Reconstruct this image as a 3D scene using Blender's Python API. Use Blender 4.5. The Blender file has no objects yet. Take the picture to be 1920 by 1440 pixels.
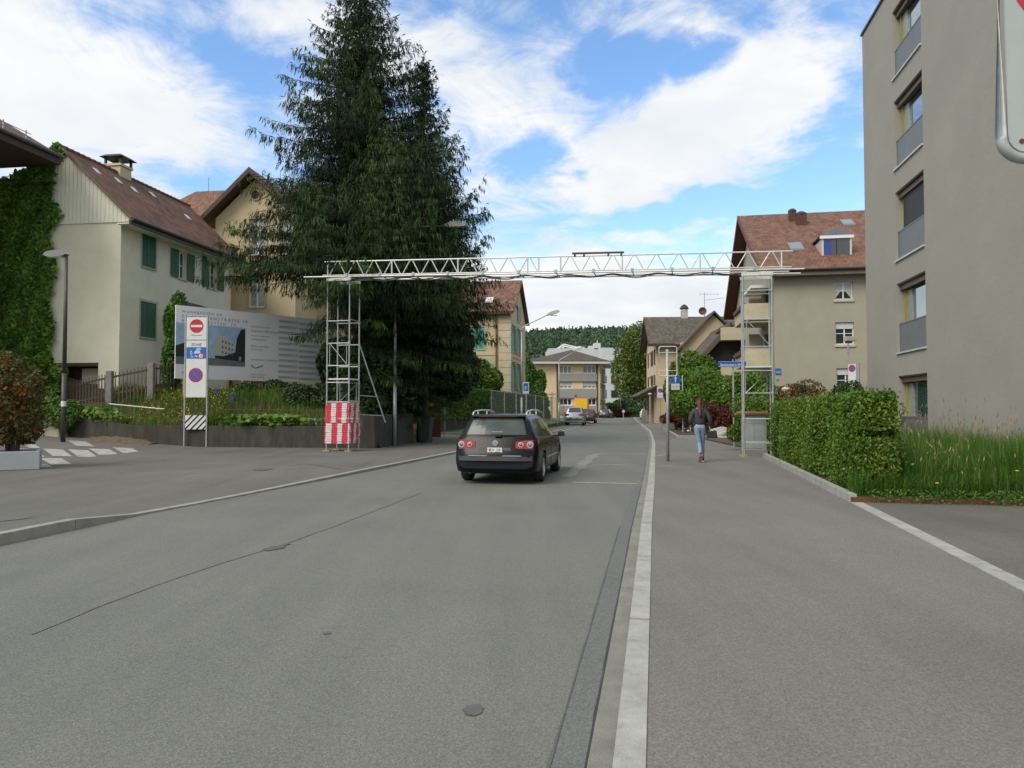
import bpy, math, random
import numpy as np
from mathutils import Vector, Matrix

random.seed(7)
RNG = np.random.default_rng(7)
sc = bpy.context.scene
COL = sc.collection
PI = math.pi
R = math.radians

# ------------------------------------------------------------------ camera
FPX = 1400.0
PITCH = math.atan(45.0 / FPX)
CAMZ = 1.6
cam_data = bpy.data.cameras.new('camera')
cam_data.sensor_width = 36.0
cam_data.lens = FPX / 1920.0 * 36.0
cam_data.clip_start = 0.05
cam_data.clip_end = 6000
cam = bpy.data.objects.new('camera', cam_data)
cam.location = (0, 0, CAMZ)
cam.rotation_euler = (PI / 2 + PITCH, 0, 0)
COL.objects.link(cam)
sc.camera = cam
sc.render.resolution_x = 1024
sc.render.resolution_y = 768

# ------------------------------------------------------------------ light
SUN_EL, SUN_AZ = 44.0, 229.0          # azimuth clockwise from +Y: behind the camera, to the left
sc.view_settings.view_transform = 'Standard'
sc.view_settings.look = 'None'
sc.view_settings.gamma = 1.0
sc.view_settings.exposure = 0.5
sd = bpy.data.lights.new('sun', 'SUN')
sd.energy = 2.1
sd.angle = R(34)
sd.color = (1.0, 0.93, 0.82)
sun = bpy.data.objects.new('sun', sd)
COL.objects.link(sun)
_d = Vector((math.sin(R(SUN_AZ)) * math.cos(R(SUN_EL)), math.cos(R(SUN_AZ)) * math.cos(R(SUN_EL)), math.sin(R(SUN_EL))))
sun.rotation_euler = _d.to_track_quat('Z', 'Y').to_euler()
sun.location = (0, 0, 60)

SKY_STRENGTH = 0.18
world = bpy.data.worlds.new('World')
sc.world = world
world.use_nodes = True
wt = world.node_tree
wt.nodes.clear()
W = wt.nodes.new
wl = wt.links.new


def wmath(op, a, b=None, c=None, clamp=False):
    n = W('ShaderNodeMath'); n.operation = op; n.use_clamp = clamp
    for i, x in enumerate((a, b, c)):
        if x is None: continue
        if isinstance(x, (int, float)): n.inputs[i].default_value = x
        else: wl(x, n.inputs[i])
    return n.outputs[0]


sky = W('ShaderNodeTexSky'); sky.sky_type = 'NISHITA'; sky.sun_disc = False
sky.sun_elevation = R(SUN_EL); sky.sun_rotation = R(SUN_AZ)
sky.air_density = 1.0; sky.dust_density = 0.6; sky.ozone_density = 2.0
tc = W('ShaderNodeTexCoord')
sep = W('ShaderNodeSeparateXYZ'); wl(tc.outputs['Generated'], sep.inputs[0])
AZ = wmath('ARCTAN2', sep.outputs[0], sep.outputs[1])
EL = wmath('ARCSINE', sep.outputs[2])
# cloud layer coordinates: the direction projected on a high plane
zc = wmath('MAXIMUM', wmath('ADD', sep.outputs[2], 0.16), 0.04)
cx = wmath('DIVIDE', sep.outputs[0], zc); cy = wmath('DIVIDE', sep.outputs[1], zc)
comb = W('ShaderNodeCombineXYZ'); wl(cx, comb.inputs[0]); wl(cy, comb.inputs[1])
comb.inputs[2].default_value = 3.7


def wnoise(scale, detail, rough, dist=0.0, vec=None, lac=2.0):
    n = W('ShaderNodeTexNoise'); n.noise_dimensions = '3D'
    n.inputs['Scale'].default_value = scale; n.inputs['Detail'].default_value = detail
    n.inputs['Roughness'].default_value = rough; n.inputs['Distortion'].default_value = dist
    n.inputs['Lacunarity'].default_value = lac
    wl(vec or comb.outputs[0], n.inputs['Vector'])
    return n.outputs[0]


nz = wnoise(2.1, 10, 0.66, 0.9)
nfine = wnoise(5.5, 9, 0.68, 1.1)
nwarp1 = wnoise(3.0, 4, 0.6)
nwarp2 = wnoise(3.4, 4, 0.6, 0.0, tc.outputs['Generated'])
# large clouds and clear patches of this sky, each an ellipse of directions (azimuth, elevation, radii, tilt, weight)
azw = wmath('ADD', AZ, wmath('MULTIPLY', wmath('SUBTRACT', nwarp1, 0.5), 0.22))
elw = wmath('ADD', EL, wmath('MULTIPLY', wmath('SUBTRACT', nwarp2, 0.5), 0.16))


def sky_dir(u, v):
    a = (u - 960) / FPX
    m = (765 - v) / FPX
    return math.atan(a), math.atan(m / math.hypot(1, a))


BLOBS = [
    (60, 150, 330, 170, 0, 0.62), (300, 250, 130, 70, 0, 0.2), (230, 40, 150, 30, 0, -0.35), (480, 140, 90, 90, 0, -0.26),
    (350, 330, 130, 45, 0, -0.34), (620, 40, 300, 90, 0, 0.42), (930, 170, 200, 190, 0, 0.42),
    (1330, 230, 300, 105, 18, 0.95), (1480, 170, 130, 70, 15, 0.4), (1130, 340, 140, 40, 10, 0.35),
    (1220, 110, 190, 60, -12, -0.6), (1560, 60, 130, 40, -25, 0.32), (1310, 55, 150, 40, -20, 0.1),
    (1000, 290, 95, 75, 0, -0.5), (1330, 380, 300, 30, 5, -0.7), (1570, 330, 90, 90, 0, -0.55), (1590, 130, 60, 120, 0, -0.2),
    (930, 460, 180, 60, 0, -0.1), (1230, 430, 110, 40, 0, 0.3), (1120, 570, 420, 110, 0, 0.8), (1700, 300, 400, 300, 0, -0.1),
    (200, 560, 900, 140, 0, 0.3), (-300, 200, 300, 300, 0, 0.3),
]
acc = None
for (u, v, ru, rv, tilt, wgt) in BLOBS:
    a0, e0 = sky_dir(u, v)
    ra, re = ru / FPX, rv / FPX
    dx = wmath('SUBTRACT', azw, a0); dy = wmath('SUBTRACT', elw, e0)
    ct, st = math.cos(R(tilt)), math.sin(R(tilt))
    xx = wmath('ADD', wmath('MULTIPLY', dx, ct / ra), wmath('MULTIPLY', dy, st / ra))
    yy = wmath('ADD', wmath('MULTIPLY', dx, -st / re), wmath('MULTIPLY', dy, ct / re))
    d2 = wmath('ADD', wmath('MULTIPLY', xx, xx), wmath('MULTIPLY', yy, yy))
    f = wmath('MAXIMUM', wmath('SUBTRACT', 1.0, d2), 0.0)
    f = wmath('MULTIPLY', wmath('SMOOTHSTEP', 0, 1, f) if False else f, wgt)
    acc = f if acc is None else wmath('ADD', acc, f)
dens = wmath('ADD', wmath('MULTIPLY', nz, 0.95), wmath('MULTIPLY', nfine, 0.62))
dens = wmath('ADD', dens, wmath('MULTIPLY', acc, 0.50))
# unseen clouds overhead and behind the camera, added to raise the ambient light
back = wmath('MULTIPLY', wmath('SUBTRACT', 0.15, sep.outputs[1]), 0.6, clamp=True)
high = wmath('MULTIPLY', wmath('SUBTRACT', sep.outputs[2], 0.55), 0.9, clamp=True)
dens = wmath('ADD', dens, wmath('MAXIMUM', back, high))
mr = W('ShaderNodeMapRange'); mr.interpolation_type = 'SMOOTHSTEP'
mr.inputs['From Min'].default_value = 0.60; mr.inputs['From Max'].default_value = 1.06
wl(dens, mr.inputs['Value'])
cloud = mr.outputs[0]
shade = wnoise(1.7, 6, 0.55, 0.3)
ramp = W('ShaderNodeValToRGB')
ramp.color_ramp.elements[0].position = 0.36; ramp.color_ramp.elements[0].color = (0.57, 0.61, 0.65, 1)
ramp.color_ramp.elements[1].position = 0.58; ramp.color_ramp.elements[1].color = (0.70, 0.70, 0.705, 1)
wl(shade, ramp.inputs[0])
# the clear sky
hsv = W('ShaderNodeHueSaturation'); hsv.inputs['Saturation'].default_value = 1.12
wl(sky.outputs[0], hsv.inputs['Color'])
skys = W('ShaderNodeVectorMath'); skys.operation = 'SCALE'; skys.inputs['Scale'].default_value = SKY_STRENGTH
wl(hsv.outputs[0], skys.inputs[0])
mix = W('ShaderNodeMix'); mix.data_type = 'RGBA'
wl(cloud, mix.inputs['Factor']); wl(skys.outputs[0], mix.inputs['A']); wl(ramp.outputs[0], mix.inputs['B'])
bg = W('ShaderNodeBackground'); bg.inputs['Strength'].default_value = 1.0
wl(mix.outputs['Result'], bg.inputs['Color'])
wo = W('ShaderNodeOutputWorld'); wl(bg.outputs[0], wo.inputs[0])


# ------------------------------------------------------------------ measuring helpers
def KM(u, v):
    a = (u - 960) / FPX; b = -(v - 720) / FPX
    s, c = math.sin(PITCH), math.cos(PITCH)
    return a / (c - s * b), (s + c * b) / (c - s * b)


def P(u, v, Y):
    k, m = KM(u, v)
    return Vector((k * Y, Y, CAMZ + m * Y))


def G(u, v, z=0.0):
    k, m = KM(u, v)
    return P(u, v, (z - CAMZ) / m)


# ------------------------------------------------------------------ materials
MATS = {}


def nodes_of(name):
    m = bpy.data.materials.new(name); m.use_nodes = True
    nt = m.node_tree; nt.nodes.clear()
    out = nt.nodes.new('ShaderNodeOutputMaterial')
    bs = nt.nodes.new('ShaderNodeBsdfPrincipled')
    nt.links.new(bs.outputs[0], out.inputs[0])
    return m, nt, bs, out


def N(nt, t, **kw):
    n = nt.nodes.new(t)
    for k, v in kw.items(): setattr(n, k, v)
    return n


def nmath(nt, op, a, b=None, clamp=False):
    n = N(nt, 'ShaderNodeMath', operation=op, use_clamp=clamp)
    for i, x in enumerate((a, b)):
        if x is None: continue
        if isinstance(x, (int, float)): n.inputs[i].default_value = x
        else: nt.links.new(x, n.inputs[i])
    return n.outputs[0]


def ramp2(nt, fac, c0, c1, p0=0.3, p1=0.7):
    r = N(nt, 'ShaderNodeValToRGB')
    r.color_ramp.elements[0].position = p0; r.color_ramp.elements[0].color = (*c0, 1)
    r.color_ramp.elements[1].position = p1; r.color_ramp.elements[1].color = (*c1, 1)
    nt.links.new(fac, r.inputs[0])
    return r.outputs[0]


def noise(nt, vec, scale, detail=5, rough=0.55, dist=0.0):
    n = N(nt, 'ShaderNodeTexNoise')
    n.inputs['Scale'].default_value = scale; n.inputs['Detail'].default_value = detail
    n.inputs['Roughness'].default_value = rough; n.inputs['Distortion'].default_value = dist
    nt.links.new(vec, n.inputs['Vector'])
    return n.outputs[0]


def sc3(c, f): return tuple(min(1, x * f) for x in c)


def mat(name, col, rough=0.7, var=0.12, scale=3.0, bump=0.0, bscale=60.0, metal=0.0, spec=0.5, coat=0.0, stretch=None, stain=None, ior=1.5):
    if name in MATS: return MATS[name]
    m, nt, bs, out = nodes_of(name)
    t = N(nt, 'ShaderNodeTexCoord').outputs['Object']
    if stretch:
        mp = N(nt, 'ShaderNodeMapping'); mp.inputs['Scale'].default_value = stretch
        nt.links.new(t, mp.inputs[0]); t2 = mp.outputs[0]
    else: t2 = t
    if var > 0:
        n1 = noise(nt, t2, scale, 7, 0.65)
        c = ramp2(nt, n1, sc3(col, 1 - var), sc3(col, 1 + var), 0.32, 0.68)
        if stain:
            n2 = noise(nt, t2, stain[0], 6, 0.7, 0.4)
            mx = N(nt, 'ShaderNodeMix', data_type='RGBA')
            f = ramp2(nt, n2, (0, 0, 0), (1, 1, 1), stain[2], stain[3])
            nt.links.new(nmath(nt, 'MULTIPLY', f, stain[4]), mx.inputs['Factor'])
            nt.links.new(c, mx.inputs['A']); mx.inputs['B'].default_value = (*stain[1], 1)
            c = mx.outputs['Result']
        nt.links.new(c, bs.inputs['Base Color'])
    else:
        bs.inputs['Base Color'].default_value = (*col, 1)
    bs.inputs['Roughness'].default_value = rough
    bs.inputs['Metallic'].default_value = metal
    bs.inputs['IOR'].default_value = ior
    bs.inputs['Specular IOR Level'].default_value = spec
    bs.inputs['Coat Weight'].default_value = coat
    bs.inputs['Coat Roughness'].default_value = 0.04
    if bump > 0:
        b = N(nt, 'ShaderNodeBump'); b.inputs['Strength'].default_value = bump; b.inputs['Distance'].default_value = 0.02
        nt.links.new(noise(nt, t, bscale, 4, 0.6), b.inputs['Height'])
        nt.links.new(b.outputs[0], bs.inputs['Normal'])
    MATS[name] = m
    return m


def asphalt(name, c_dark, c_light, patch=(0, 0, 0)):
    m, nt, bs, out = nodes_of(name)
    t = N(nt, 'ShaderNodeTexCoord').outputs['Object']
    big = noise(nt, t, 0.35, 5, 0.6, 0.3)
    mp = N(nt, 'ShaderNodeMapping'); mp.inputs['Rotation'].default_value = (0, 0, R(10.9)); mp.inputs['Scale'].default_value = (1.6, 0.09, 1)
    nt.links.new(t, mp.inputs[0])
    streak = noise(nt, mp.outputs[0], 1.0, 5, 0.6)
    grain = noise(nt, t, 55, 3, 0.75)
    vor = N(nt, 'ShaderNodeTexVoronoi'); vor.inputs['Scale'].default_value = 105
    nt.links.new(t, vor.inputs['Vector'])
    base = ramp2(nt, nmath(nt, 'ADD', nmath(nt, 'MULTIPLY', big, 0.55), nmath(nt, 'MULTIPLY', streak, 0.45)), c_dark, c_light, 0.33, 0.67)
    sp = ramp2(nt, vor.outputs['Color'], (0.74, 0.74, 0.74), (1.32, 1.31, 1.27), 0.15, 0.95)
    mu = N(nt, 'ShaderNodeMix', data_type='RGBA', blend_type='MULTIPLY'); mu.inputs['Factor'].default_value = 0.75
    nt.links.new(base, mu.inputs['A']); nt.links.new(sp, mu.inputs['B'])
    g2 = ramp2(nt, grain, (0.8, 0.8, 0.8), (1.2, 1.2, 1.2), 0.3, 0.7)
    mu2 = N(nt, 'ShaderNodeMix', data_type='RGBA', blend_type='MULTIPLY'); mu2.inputs['Factor'].default_value = 1
    nt.links.new(mu.outputs['Result'], mu2.inputs['A']); nt.links.new(g2, mu2.inputs['B'])
    # oil spots and repairs
    sp2 = noise(nt, t, 1.9, 3, 0.5, 0.1)
    mk = ramp2(nt, sp2, (0, 0, 0), (1, 1, 1), 0.72, 0.80)
    mu3 = N(nt, 'ShaderNodeMix', data_type='RGBA')
    nt.links.new(nmath(nt, 'MULTIPLY', mk, 0.45), mu3.inputs['Factor'])
    nt.links.new(mu2.outputs['Result'], mu3.inputs['A']); mu3.inputs['B'].default_value = (*sc3(c_dark, 0.6), 1)
    nt.links.new(mu3.outputs['Result'], bs.inputs['Base Color'])
    bs.inputs['Roughness'].default_value = 0.86
    bs.inputs['Specular IOR Level'].default_value = 0.35
    b = N(nt, 'ShaderNodeBump'); b.inputs['Strength'].default_value = 0.5; b.inputs['Distance'].default_value = 0.006
    nt.links.new(vor.outputs['Distance'], b.inputs['Height']); nt.links.new(b.outputs[0], bs.inputs['Normal'])
    MATS[name] = m
    return m


def tiles(name, c0, c1, tu=0.22, tv=0.34, moss=None, bumpd=0.03):
    m, nt, bs, out = nodes_of(name)
    uv = N(nt, 'ShaderNodeUVMap').outputs[0]
    s = N(nt, 'ShaderNodeSeparateXYZ'); nt.links.new(uv, s.inputs[0])
    v = nmath(nt, 'DIVIDE', s.outputs[1], tv); vf = nmath(nt, 'FLOOR', v)
    u = nmath(nt, 'DIVIDE', s.outputs[0], tu)
    u = nmath(nt, 'ADD', u, nmath(nt, 'MULTIPLY', nmath(nt, 'MODULO', vf, 2.0), 0.5))
    uf = nmath(nt, 'FLOOR', u)
    cm = N(nt, 'ShaderNodeCombineXYZ'); nt.links.new(uf, cm.inputs[0]); nt.links.new(vf, cm.inputs[1])
    wn = N(nt, 'ShaderNodeTexWhiteNoise', noise_dimensions='2D'); nt.links.new(cm.outputs[0], wn.inputs['Vector'])
    big = noise(nt, uv, 0.5, 5, 0.6)
    f = nmath(nt, 'ADD', nmath(nt, 'MULTIPLY', wn.outputs['Value'], 0.55), nmath(nt, 'MULTIPLY', big, 0.5))
    c = ramp2(nt, f, c0, c1, 0.2, 0.85)
    fv = nmath(nt, 'FRACT', v); fu = nmath(nt, 'FRACT', u)
    hump = nmath(nt, 'SINE', nmath(nt, 'MULTIPLY', fu, PI))
    h = nmath(nt, 'ADD', nmath(nt, 'MULTIPLY', nmath(nt, 'SUBTRACT', 1.0, fv), 1.0), nmath(nt, 'MULTIPLY', hump, 0.8))
    if moss:
        mn = noise(nt, uv, 1.4, 7, 0.7)
        mx = N(nt, 'ShaderNodeMix', data_type='RGBA')
        nt.links.new(nmath(nt, 'MULTIPLY', ramp2(nt, mn, (0, 0, 0), (1, 1, 1), 0.48, 0.7), 0.55), mx.inputs['Factor'])
        nt.links.new(c, mx.inputs['A']); mx.inputs['B'].default_value = (*moss, 1)
        c = mx.outputs['Result']
    nt.links.new(c, bs.inputs['Base Color'])
    bs.inputs['Roughness'].default_value = 0.85
    b = N(nt, 'ShaderNodeBump'); b.inputs['Strength'].default_value = 1.0; b.inputs['Distance'].default_value = bumpd
    nt.links.new(h, b.inputs['Height']); nt.links.new(b.outputs[0], bs.inputs['Normal'])
    MATS[name] = m
    return m


def foliage(name, c0, c1, c2=None, rough=0.55, trans=0.3, nscale=0.8):
    m, nt, bs, out = nodes_of(name)
    at = N(nt, 'ShaderNodeAttribute', attribute_name='tint').outputs['Fac']
    t = N(nt, 'ShaderNodeTexCoord').outputs['Object']
    n1 = noise(nt, t, nscale, 3, 0.5)
    f = nmath(nt, 'ADD', nmath(nt, 'MULTIPLY', at, 0.6), nmath(nt, 'MULTIPLY', n1, 0.5))
    r = N(nt, 'ShaderNodeValToRGB')
    r.color_ramp.elements[0].position = 0.25; r.color_ramp.elements[0].color = (*c0, 1)
    r.color_ramp.elements[1].position = 0.68; r.color_ramp.elements[1].color = (*c1, 1)
    if c2:
        e = r.color_ramp.elements.new(0.83); e.color = (*c2, 1)
    nt.links.new(f, r.inputs[0])
    nt.links.new(r.outputs[0], bs.inputs['Base Color'])
    bs.inputs['Roughness'].default_value = rough
    bs.inputs['Specular IOR Level'].default_value = 0.3
    tr = N(nt, 'ShaderNodeBsdfTranslucent'); nt.links.new(r.outputs[0], tr.inputs[0])
    mx = N(nt, 'ShaderNodeMixShader'); mx.inputs[0].default_value = trans
    nt.links.new(bs.outputs[0], mx.inputs[1]); nt.links.new(tr.outputs[0], mx.inputs[2])
    nt.links.new(mx.outputs[0], out.inputs[0])
    MATS[name] = m
    return m


def glassy(name, col=(0.02, 0.025, 0.03), ior=1.9, rough=0.03):
    return mat(name, col, rough, 0.25, 1.2, 0.0, ior=ior)


def wiremesh(name, col, cell=0.05, thick=0.12):
    """a woven wire mesh: thin wires, open between"""
    m, nt, bs, out = nodes_of(name)
    uv = N(nt, 'ShaderNodeUVMap').outputs[0]
    s = N(nt, 'ShaderNodeSeparateXYZ'); nt.links.new(uv, s.inputs[0])
    ms = []
    for i in (0, 1):
        f = nmath(nt, 'FRACT', nmath(nt, 'DIVIDE', s.outputs[i], cell if i else cell * 1.0))
        ms.append(nmath(nt, 'LESS_THAN', f, thick))
    w = nmath(nt, 'MAXIMUM', ms[0], ms[1])
    bs.inputs['Base Color'].default_value = (*col, 1); bs.inputs['Roughness'].default_value = 0.5; bs.inputs['Metallic'].default_value = 0.4
    tr = N(nt, 'ShaderNodeBsdfTransparent')
    mx = N(nt, 'ShaderNodeMixShader')
    nt.links.new(w, mx.inputs[0]); nt.links.new(tr.outputs[0], mx.inputs[1]); nt.links.new(bs.outputs[0], mx.inputs[2])
    nt.links.new(mx.outputs[0], out.inputs[0])
    MATS[name] = m
    return m


M_road = asphalt('road_asphalt', (0.120, 0.124, 0.112), (0.165, 0.168, 0.152))
M_pave = asphalt('pavement_asphalt', (0.130, 0.127, 0.114), (0.178, 0.172, 0.156))
M_pave2 = asphalt('forecourt_asphalt', (0.098, 0.097, 0.087), (0.150, 0.147, 0.132))
M_kerb = mat('kerb_granite', (0.33, 0.335, 0.30), 0.8, 0.2, 4, 0.5, 90, stain=(9, (0.16, 0.16, 0.14), 0.5, 0.75, 0.6))
M_gutter = mat('gutter_concrete', (0.185, 0.182, 0.160), 0.9, 0.2, 3, 0.5, 70, stain=(2.2, (0.26, 0.25, 0.21), 0.5, 0.7, 0.7))
M_tar = mat('tar', (0.028, 0.028, 0.028), 0.6, 0.2, 8)
M_tar2 = mat('worn_tar', (0.088, 0.088, 0.082), 0.8, 0.2, 8)
M_patch = asphalt('asphalt_repair', (0.112, 0.117, 0.112), (0.142, 0.147, 0.140))
M_paint = mat('worn_road_paint', (0.30, 0.30, 0.275), 0.8, 0.3, 6)
M_paintw = mat('white_road_paint', (0.62, 0.62, 0.58), 0.7, 0.2, 7)
M_soil = mat('soil', (0.07, 0.05, 0.032), 0.95, 0.35, 6, 0.8, 30)
M_lawn = mat('lawn_ground', (0.06, 0.10, 0.025), 0.95, 0.4, 2, 0.8, 40)
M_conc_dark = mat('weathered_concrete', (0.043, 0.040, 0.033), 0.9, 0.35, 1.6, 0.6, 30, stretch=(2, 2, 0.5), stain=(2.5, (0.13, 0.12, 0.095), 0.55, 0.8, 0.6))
M_plasterA = mat('cream_plaster', (0.69, 0.68, 0.53), 0.9, 0.07, 0.8, 0.35, 35, stain=(1.2, (0.58, 0.58, 0.48), 0.5, 0.8, 0.5))
M_boards = mat('painted_boards', (0.71, 0.71, 0.60), 0.75, 0.08, 3, stretch=(6, 6, 0.6))
M_plasterC = mat('beige_plaster', (0.50, 0.42, 0.27), 0.9, 0.08, 0.8, 0.3, 35)
M_trim_c = mat('ochre_stone_trim', (0.42, 0.33, 0.16), 0.85, 0.1, 3)
M_plasterD = mat('old_cream_plaster', (0.50, 0.42, 0.25), 0.9, 0.1, 0.7, 0.3, 30)
M_quoin = mat('sandstone_quoin', (0.50, 0.44, 0.31), 0.85, 0.12, 2, 0.2, 30)
M_plasterE = mat('apricot_plaster', (0.64, 0.50, 0.31), 0.9, 0.05, 0.6)
M_greyband = mat('grey_panel', (0.27, 0.27, 0.25), 0.7, 0.06, 0.8)
M_white_wall = mat('white_render', (0.47, 0.50, 0.50), 0.85, 0.05, 0.5)
M_plasterG = mat('pale_pink_plaster', (0.52, 0.42, 0.29), 0.9, 0.07, 0.5)
M_plasterH = mat('tan_plaster', (0.325, 0.312, 0.242), 0.9, 0.09, 0.5, 0.3, 30, stain=(0.5, (0.30, 0.27, 0.20), 0.45, 0.8, 0.5))
M_balc = mat('cream_balcony_concrete', (0.47, 0.42, 0.30), 0.85, 0.1, 1.2, stain=(2, (0.30, 0.26, 0.18), 0.55, 0.8, 0.5))
M_taupe = mat('taupe_render', (0.300, 0.287, 0.245), 0.95, 0.07, 0.35, 0.35, 9, stretch=(1, 1, 1.4), stain=(0.6, (0.272, 0.256, 0.215), 0.4, 0.7, 0.5))
M_roofA = tiles('weathered_brown_tiles', (0.055, 0.028, 0.018), (0.17, 0.075, 0.045), 0.24, 0.36, (0.075, 0.05, 0.03), 0.06)
M_roofC = tiles('old_red_brown_tiles', (0.10, 0.050, 0.030), (0.22, 0.11, 0.065), 0.2, 0.3)
M_roofD = tiles('mottled_red_tiles', (0.085, 0.042, 0.028), (0.21, 0.105, 0.065), 0.25, 0.38, (0.09, 0.05, 0.04))
M_roofE = tiles('dark_brown_tiles', (0.05, 0.035, 0.03), (0.10, 0.075, 0.06), 0.25, 0.35)
M_roofG = tiles('grey_brown_tiles', (0.055, 0.045, 0.034), (0.12, 0.10, 0.078), 0.22, 0.34)
M_roofH = tiles('terracotta_tiles', (0.095, 0.042, 0.025), (0.205, 0.100, 0.057), 0.26, 0.38, (0.10, 0.05, 0.035), 0.05)
M_dwood = mat('dark_brown_wood', (0.055, 0.03, 0.02), 0.7, 0.3, 6, stretch=(1, 1, 4))
M_redwood = mat('red_brown_soffit', (0.12, 0.04, 0.028), 0.7, 0.2, 4)
M_blackmetal = mat('black_gutter_metal', (0.018, 0.018, 0.018), 0.45, 0.2, 3)
M_gshut = mat('dark_green_shutter_paint', (0.018, 0.11, 0.045), 0.55, 0.15, 6)
M_tshut = mat('turquoise_shutter_paint', (0.07, 0.33, 0.30), 0.6, 0.15, 4)
M_brshut = mat('brown_shutter_paint', (0.10, 0.045, 0.03), 0.6, 0.2, 4)
M_whitep = mat('white_window_paint', (0.68, 0.70, 0.70), 0.5, 0.06, 4)
M_lgrey = mat('light_grey_stone_sill', (0.42, 0.40, 0.34), 0.8, 0.1, 4)
M_glass = glassy('window_glass')
M_glass_l = mat('curtained_glass', (0.30, 0.33, 0.34), 0.06, 0.2, 2.5, ior=1.7)
M_glass_g = mat('green_reflecting_glass', (0.03, 0.07, 0.055), 0.04, 0.3, 2.5, ior=1.9)
M_glass_r = mat('sky_reflecting_glass', (0.30, 0.36, 0.40), 0.03, 0.1, 0.7, metal=0.85, ior=2.0)
M_blind = mat('roller_blind_slats', (0.50, 0.52, 0.53), 0.6, 0.06, 2)
M_screen = mat('perforated_grey_panel', (0.155, 0.165, 0.165), 0.5, 0.07, 3, metal=0.2)
M_yellow = mat('yellow_green_frame', (0.27, 0.23, 0.03), 0.6, 0.1, 4)
M_bronze = mat('bronze_lintel', (0.12, 0.08, 0.045), 0.5, 0.2, 4)
M_alu = mat('pale_aluminium', (0.55, 0.55, 0.52), 0.45, 0.08, 5, metal=0.3)
M_galv = mat('galvanised_steel', (0.36, 0.385, 0.38), 0.5, 0.2, 9, metal=0.45)
M_galvl = mat('bright_scaffold_tube', (0.60, 0.61, 0.58), 0.45, 0.14, 9, metal=0.25)
M_dpole = mat('dark_grey_pole_paint', (0.045, 0.045, 0.047), 0.5, 0.2, 5)
M_lampgl = mat('lamp_lens', (0.42, 0.44, 0.42), 0.25, 0.1, 5)
M_sw = mat('sign_white', (0.60, 0.61, 0.60), 0.45, 0.05, 3)
M_red = mat('sign_red', (0.42, 0.015, 0.025), 0.45, 0.1, 5)
M_blue = mat('sign_blue', (0.01, 0.11, 0.42), 0.45, 0.08, 5)
M_black = mat('black_paint', (0.012, 0.012, 0.012), 0.5, 0.1, 5)
M_dtext = mat('grey_print', (0.16, 0.17, 0.18), 0.6, 0.0)
M_board = mat('billboard_sheet', (0.90, 0.93, 0.95), 0.5, 0.03, 0.6)
M_wood = mat('fresh_timber', (0.46, 0.28, 0.10), 0.75, 0.2, 5, stretch=(8, 8, 0.8))
M_fwood = mat('weathered_fence_wood', (0.10, 0.075, 0.055), 0.85, 0.35, 8, stretch=(6, 6, 0.7))
M_fpost = mat('grey_concrete_post', (0.22, 0.21, 0.19), 0.9, 0.2, 6)
M_stone = mat('pale_stone', (0.36, 0.32, 0.24), 0.85, 0.25, 4, 0.6, 25)
M_rust = mat('rusty_steel', (0.10, 0.04, 0.022), 0.85, 0.35, 10)
M_cab = mat('grey_cabinet_paint', (0.25, 0.275, 0.275), 0.55, 0.14, 3, stain=(5, (0.14, 0.15, 0.15), 0.5, 0.8, 0.5))
M_bark = mat('bark', (0.065, 0.045, 0.032), 0.9, 0.35, 8, 0.8, 25, stretch=(3, 3, 0.6))
M_planter = mat('painted_planter_concrete', (0.36, 0.38, 0.40), 0.7, 0.08, 1.5, 0.2, 40)
M_bin = mat('dark_bin_plastic', (0.022, 0.024, 0.027), 0.5, 0.15, 4)
F_fir = foliage('fir_needles', (0.007, 0.014, 0.005), (0.021, 0.044, 0.012), (0.058, 0.108, 0.022), 0.8, 0.10, 0.9)
F_hedge = foliage('beech_leaves', (0.035, 0.09, 0.010), (0.115, 0.215, 0.020), (0.21, 0.27, 0.04), 0.5, 0.3, 1.6)
F_dark = foliage('dark_evergreen_leaves', (0.012, 0.030, 0.010), (0.035, 0.075, 0.020), None, 0.55, 0.15)
F_thuja = foliage('clipped_hedge_leaves', (0.035, 0.09, 0.014), (0.10, 0.19, 0.030), None, 0.6, 0.2)
F_ivy = foliage('ivy_leaves', (0.022, 0.07, 0.010), (0.085, 0.21, 0.022), (0.19, 0.33, 0.045), 0.5, 0.25, 1.0)
F_tree = foliage('lime_leaves', (0.040, 0.075, 0.014), (0.12, 0.17, 0.030), (0.22, 0.23, 0.05), 0.55, 0.25, 0.5)
F_green = foliage('bright_shrub_leaves', (0.040, 0.10, 0.014), (0.11, 0.21, 0.022), (0.19, 0.28, 0.045), 0.5, 0.3, 1.0)
F_redl = foliage('dark_red_leaves', (0.045, 0.012, 0.010), (0.14, 0.035, 0.028), None, 0.5, 0.2, 1.5)
F_photinia = foliage('orange_tipped_leaves', (0.025, 0.05, 0.012), (0.12, 0.10, 0.025), (0.33, 0.11, 0.03), 0.5, 0.3, 2.0)
F_grass = foliage('meadow_grass', (0.035, 0.10, 0.014), (0.095, 0.21, 0.026), (0.17, 0.25, 0.06), 0.7, 0.3, 0.8)
F_seed = foliage('seed_heads', (0.20, 0.15, 0.07), (0.33, 0.24, 0.13), None, 0.8, 0.2)
F_yel = foliage('yellow_petals', (0.45, 0.33, 0.02), (0.75, 0.55, 0.03), None, 0.6, 0.2)
F_purp = foliage('violet_petals', (0.14, 0.10, 0.40), (0.28, 0.20, 0.65), None, 0.6, 0.2)
F_far = foliage('hazed_wood_leaves', (0.032, 0.065, 0.040), (0.07, 0.125, 0.060), (0.11, 0.165, 0.075), 0.8, 0.1, 0.01)  # leaf green lightened towards blue, haze of distance put into the colour


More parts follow.
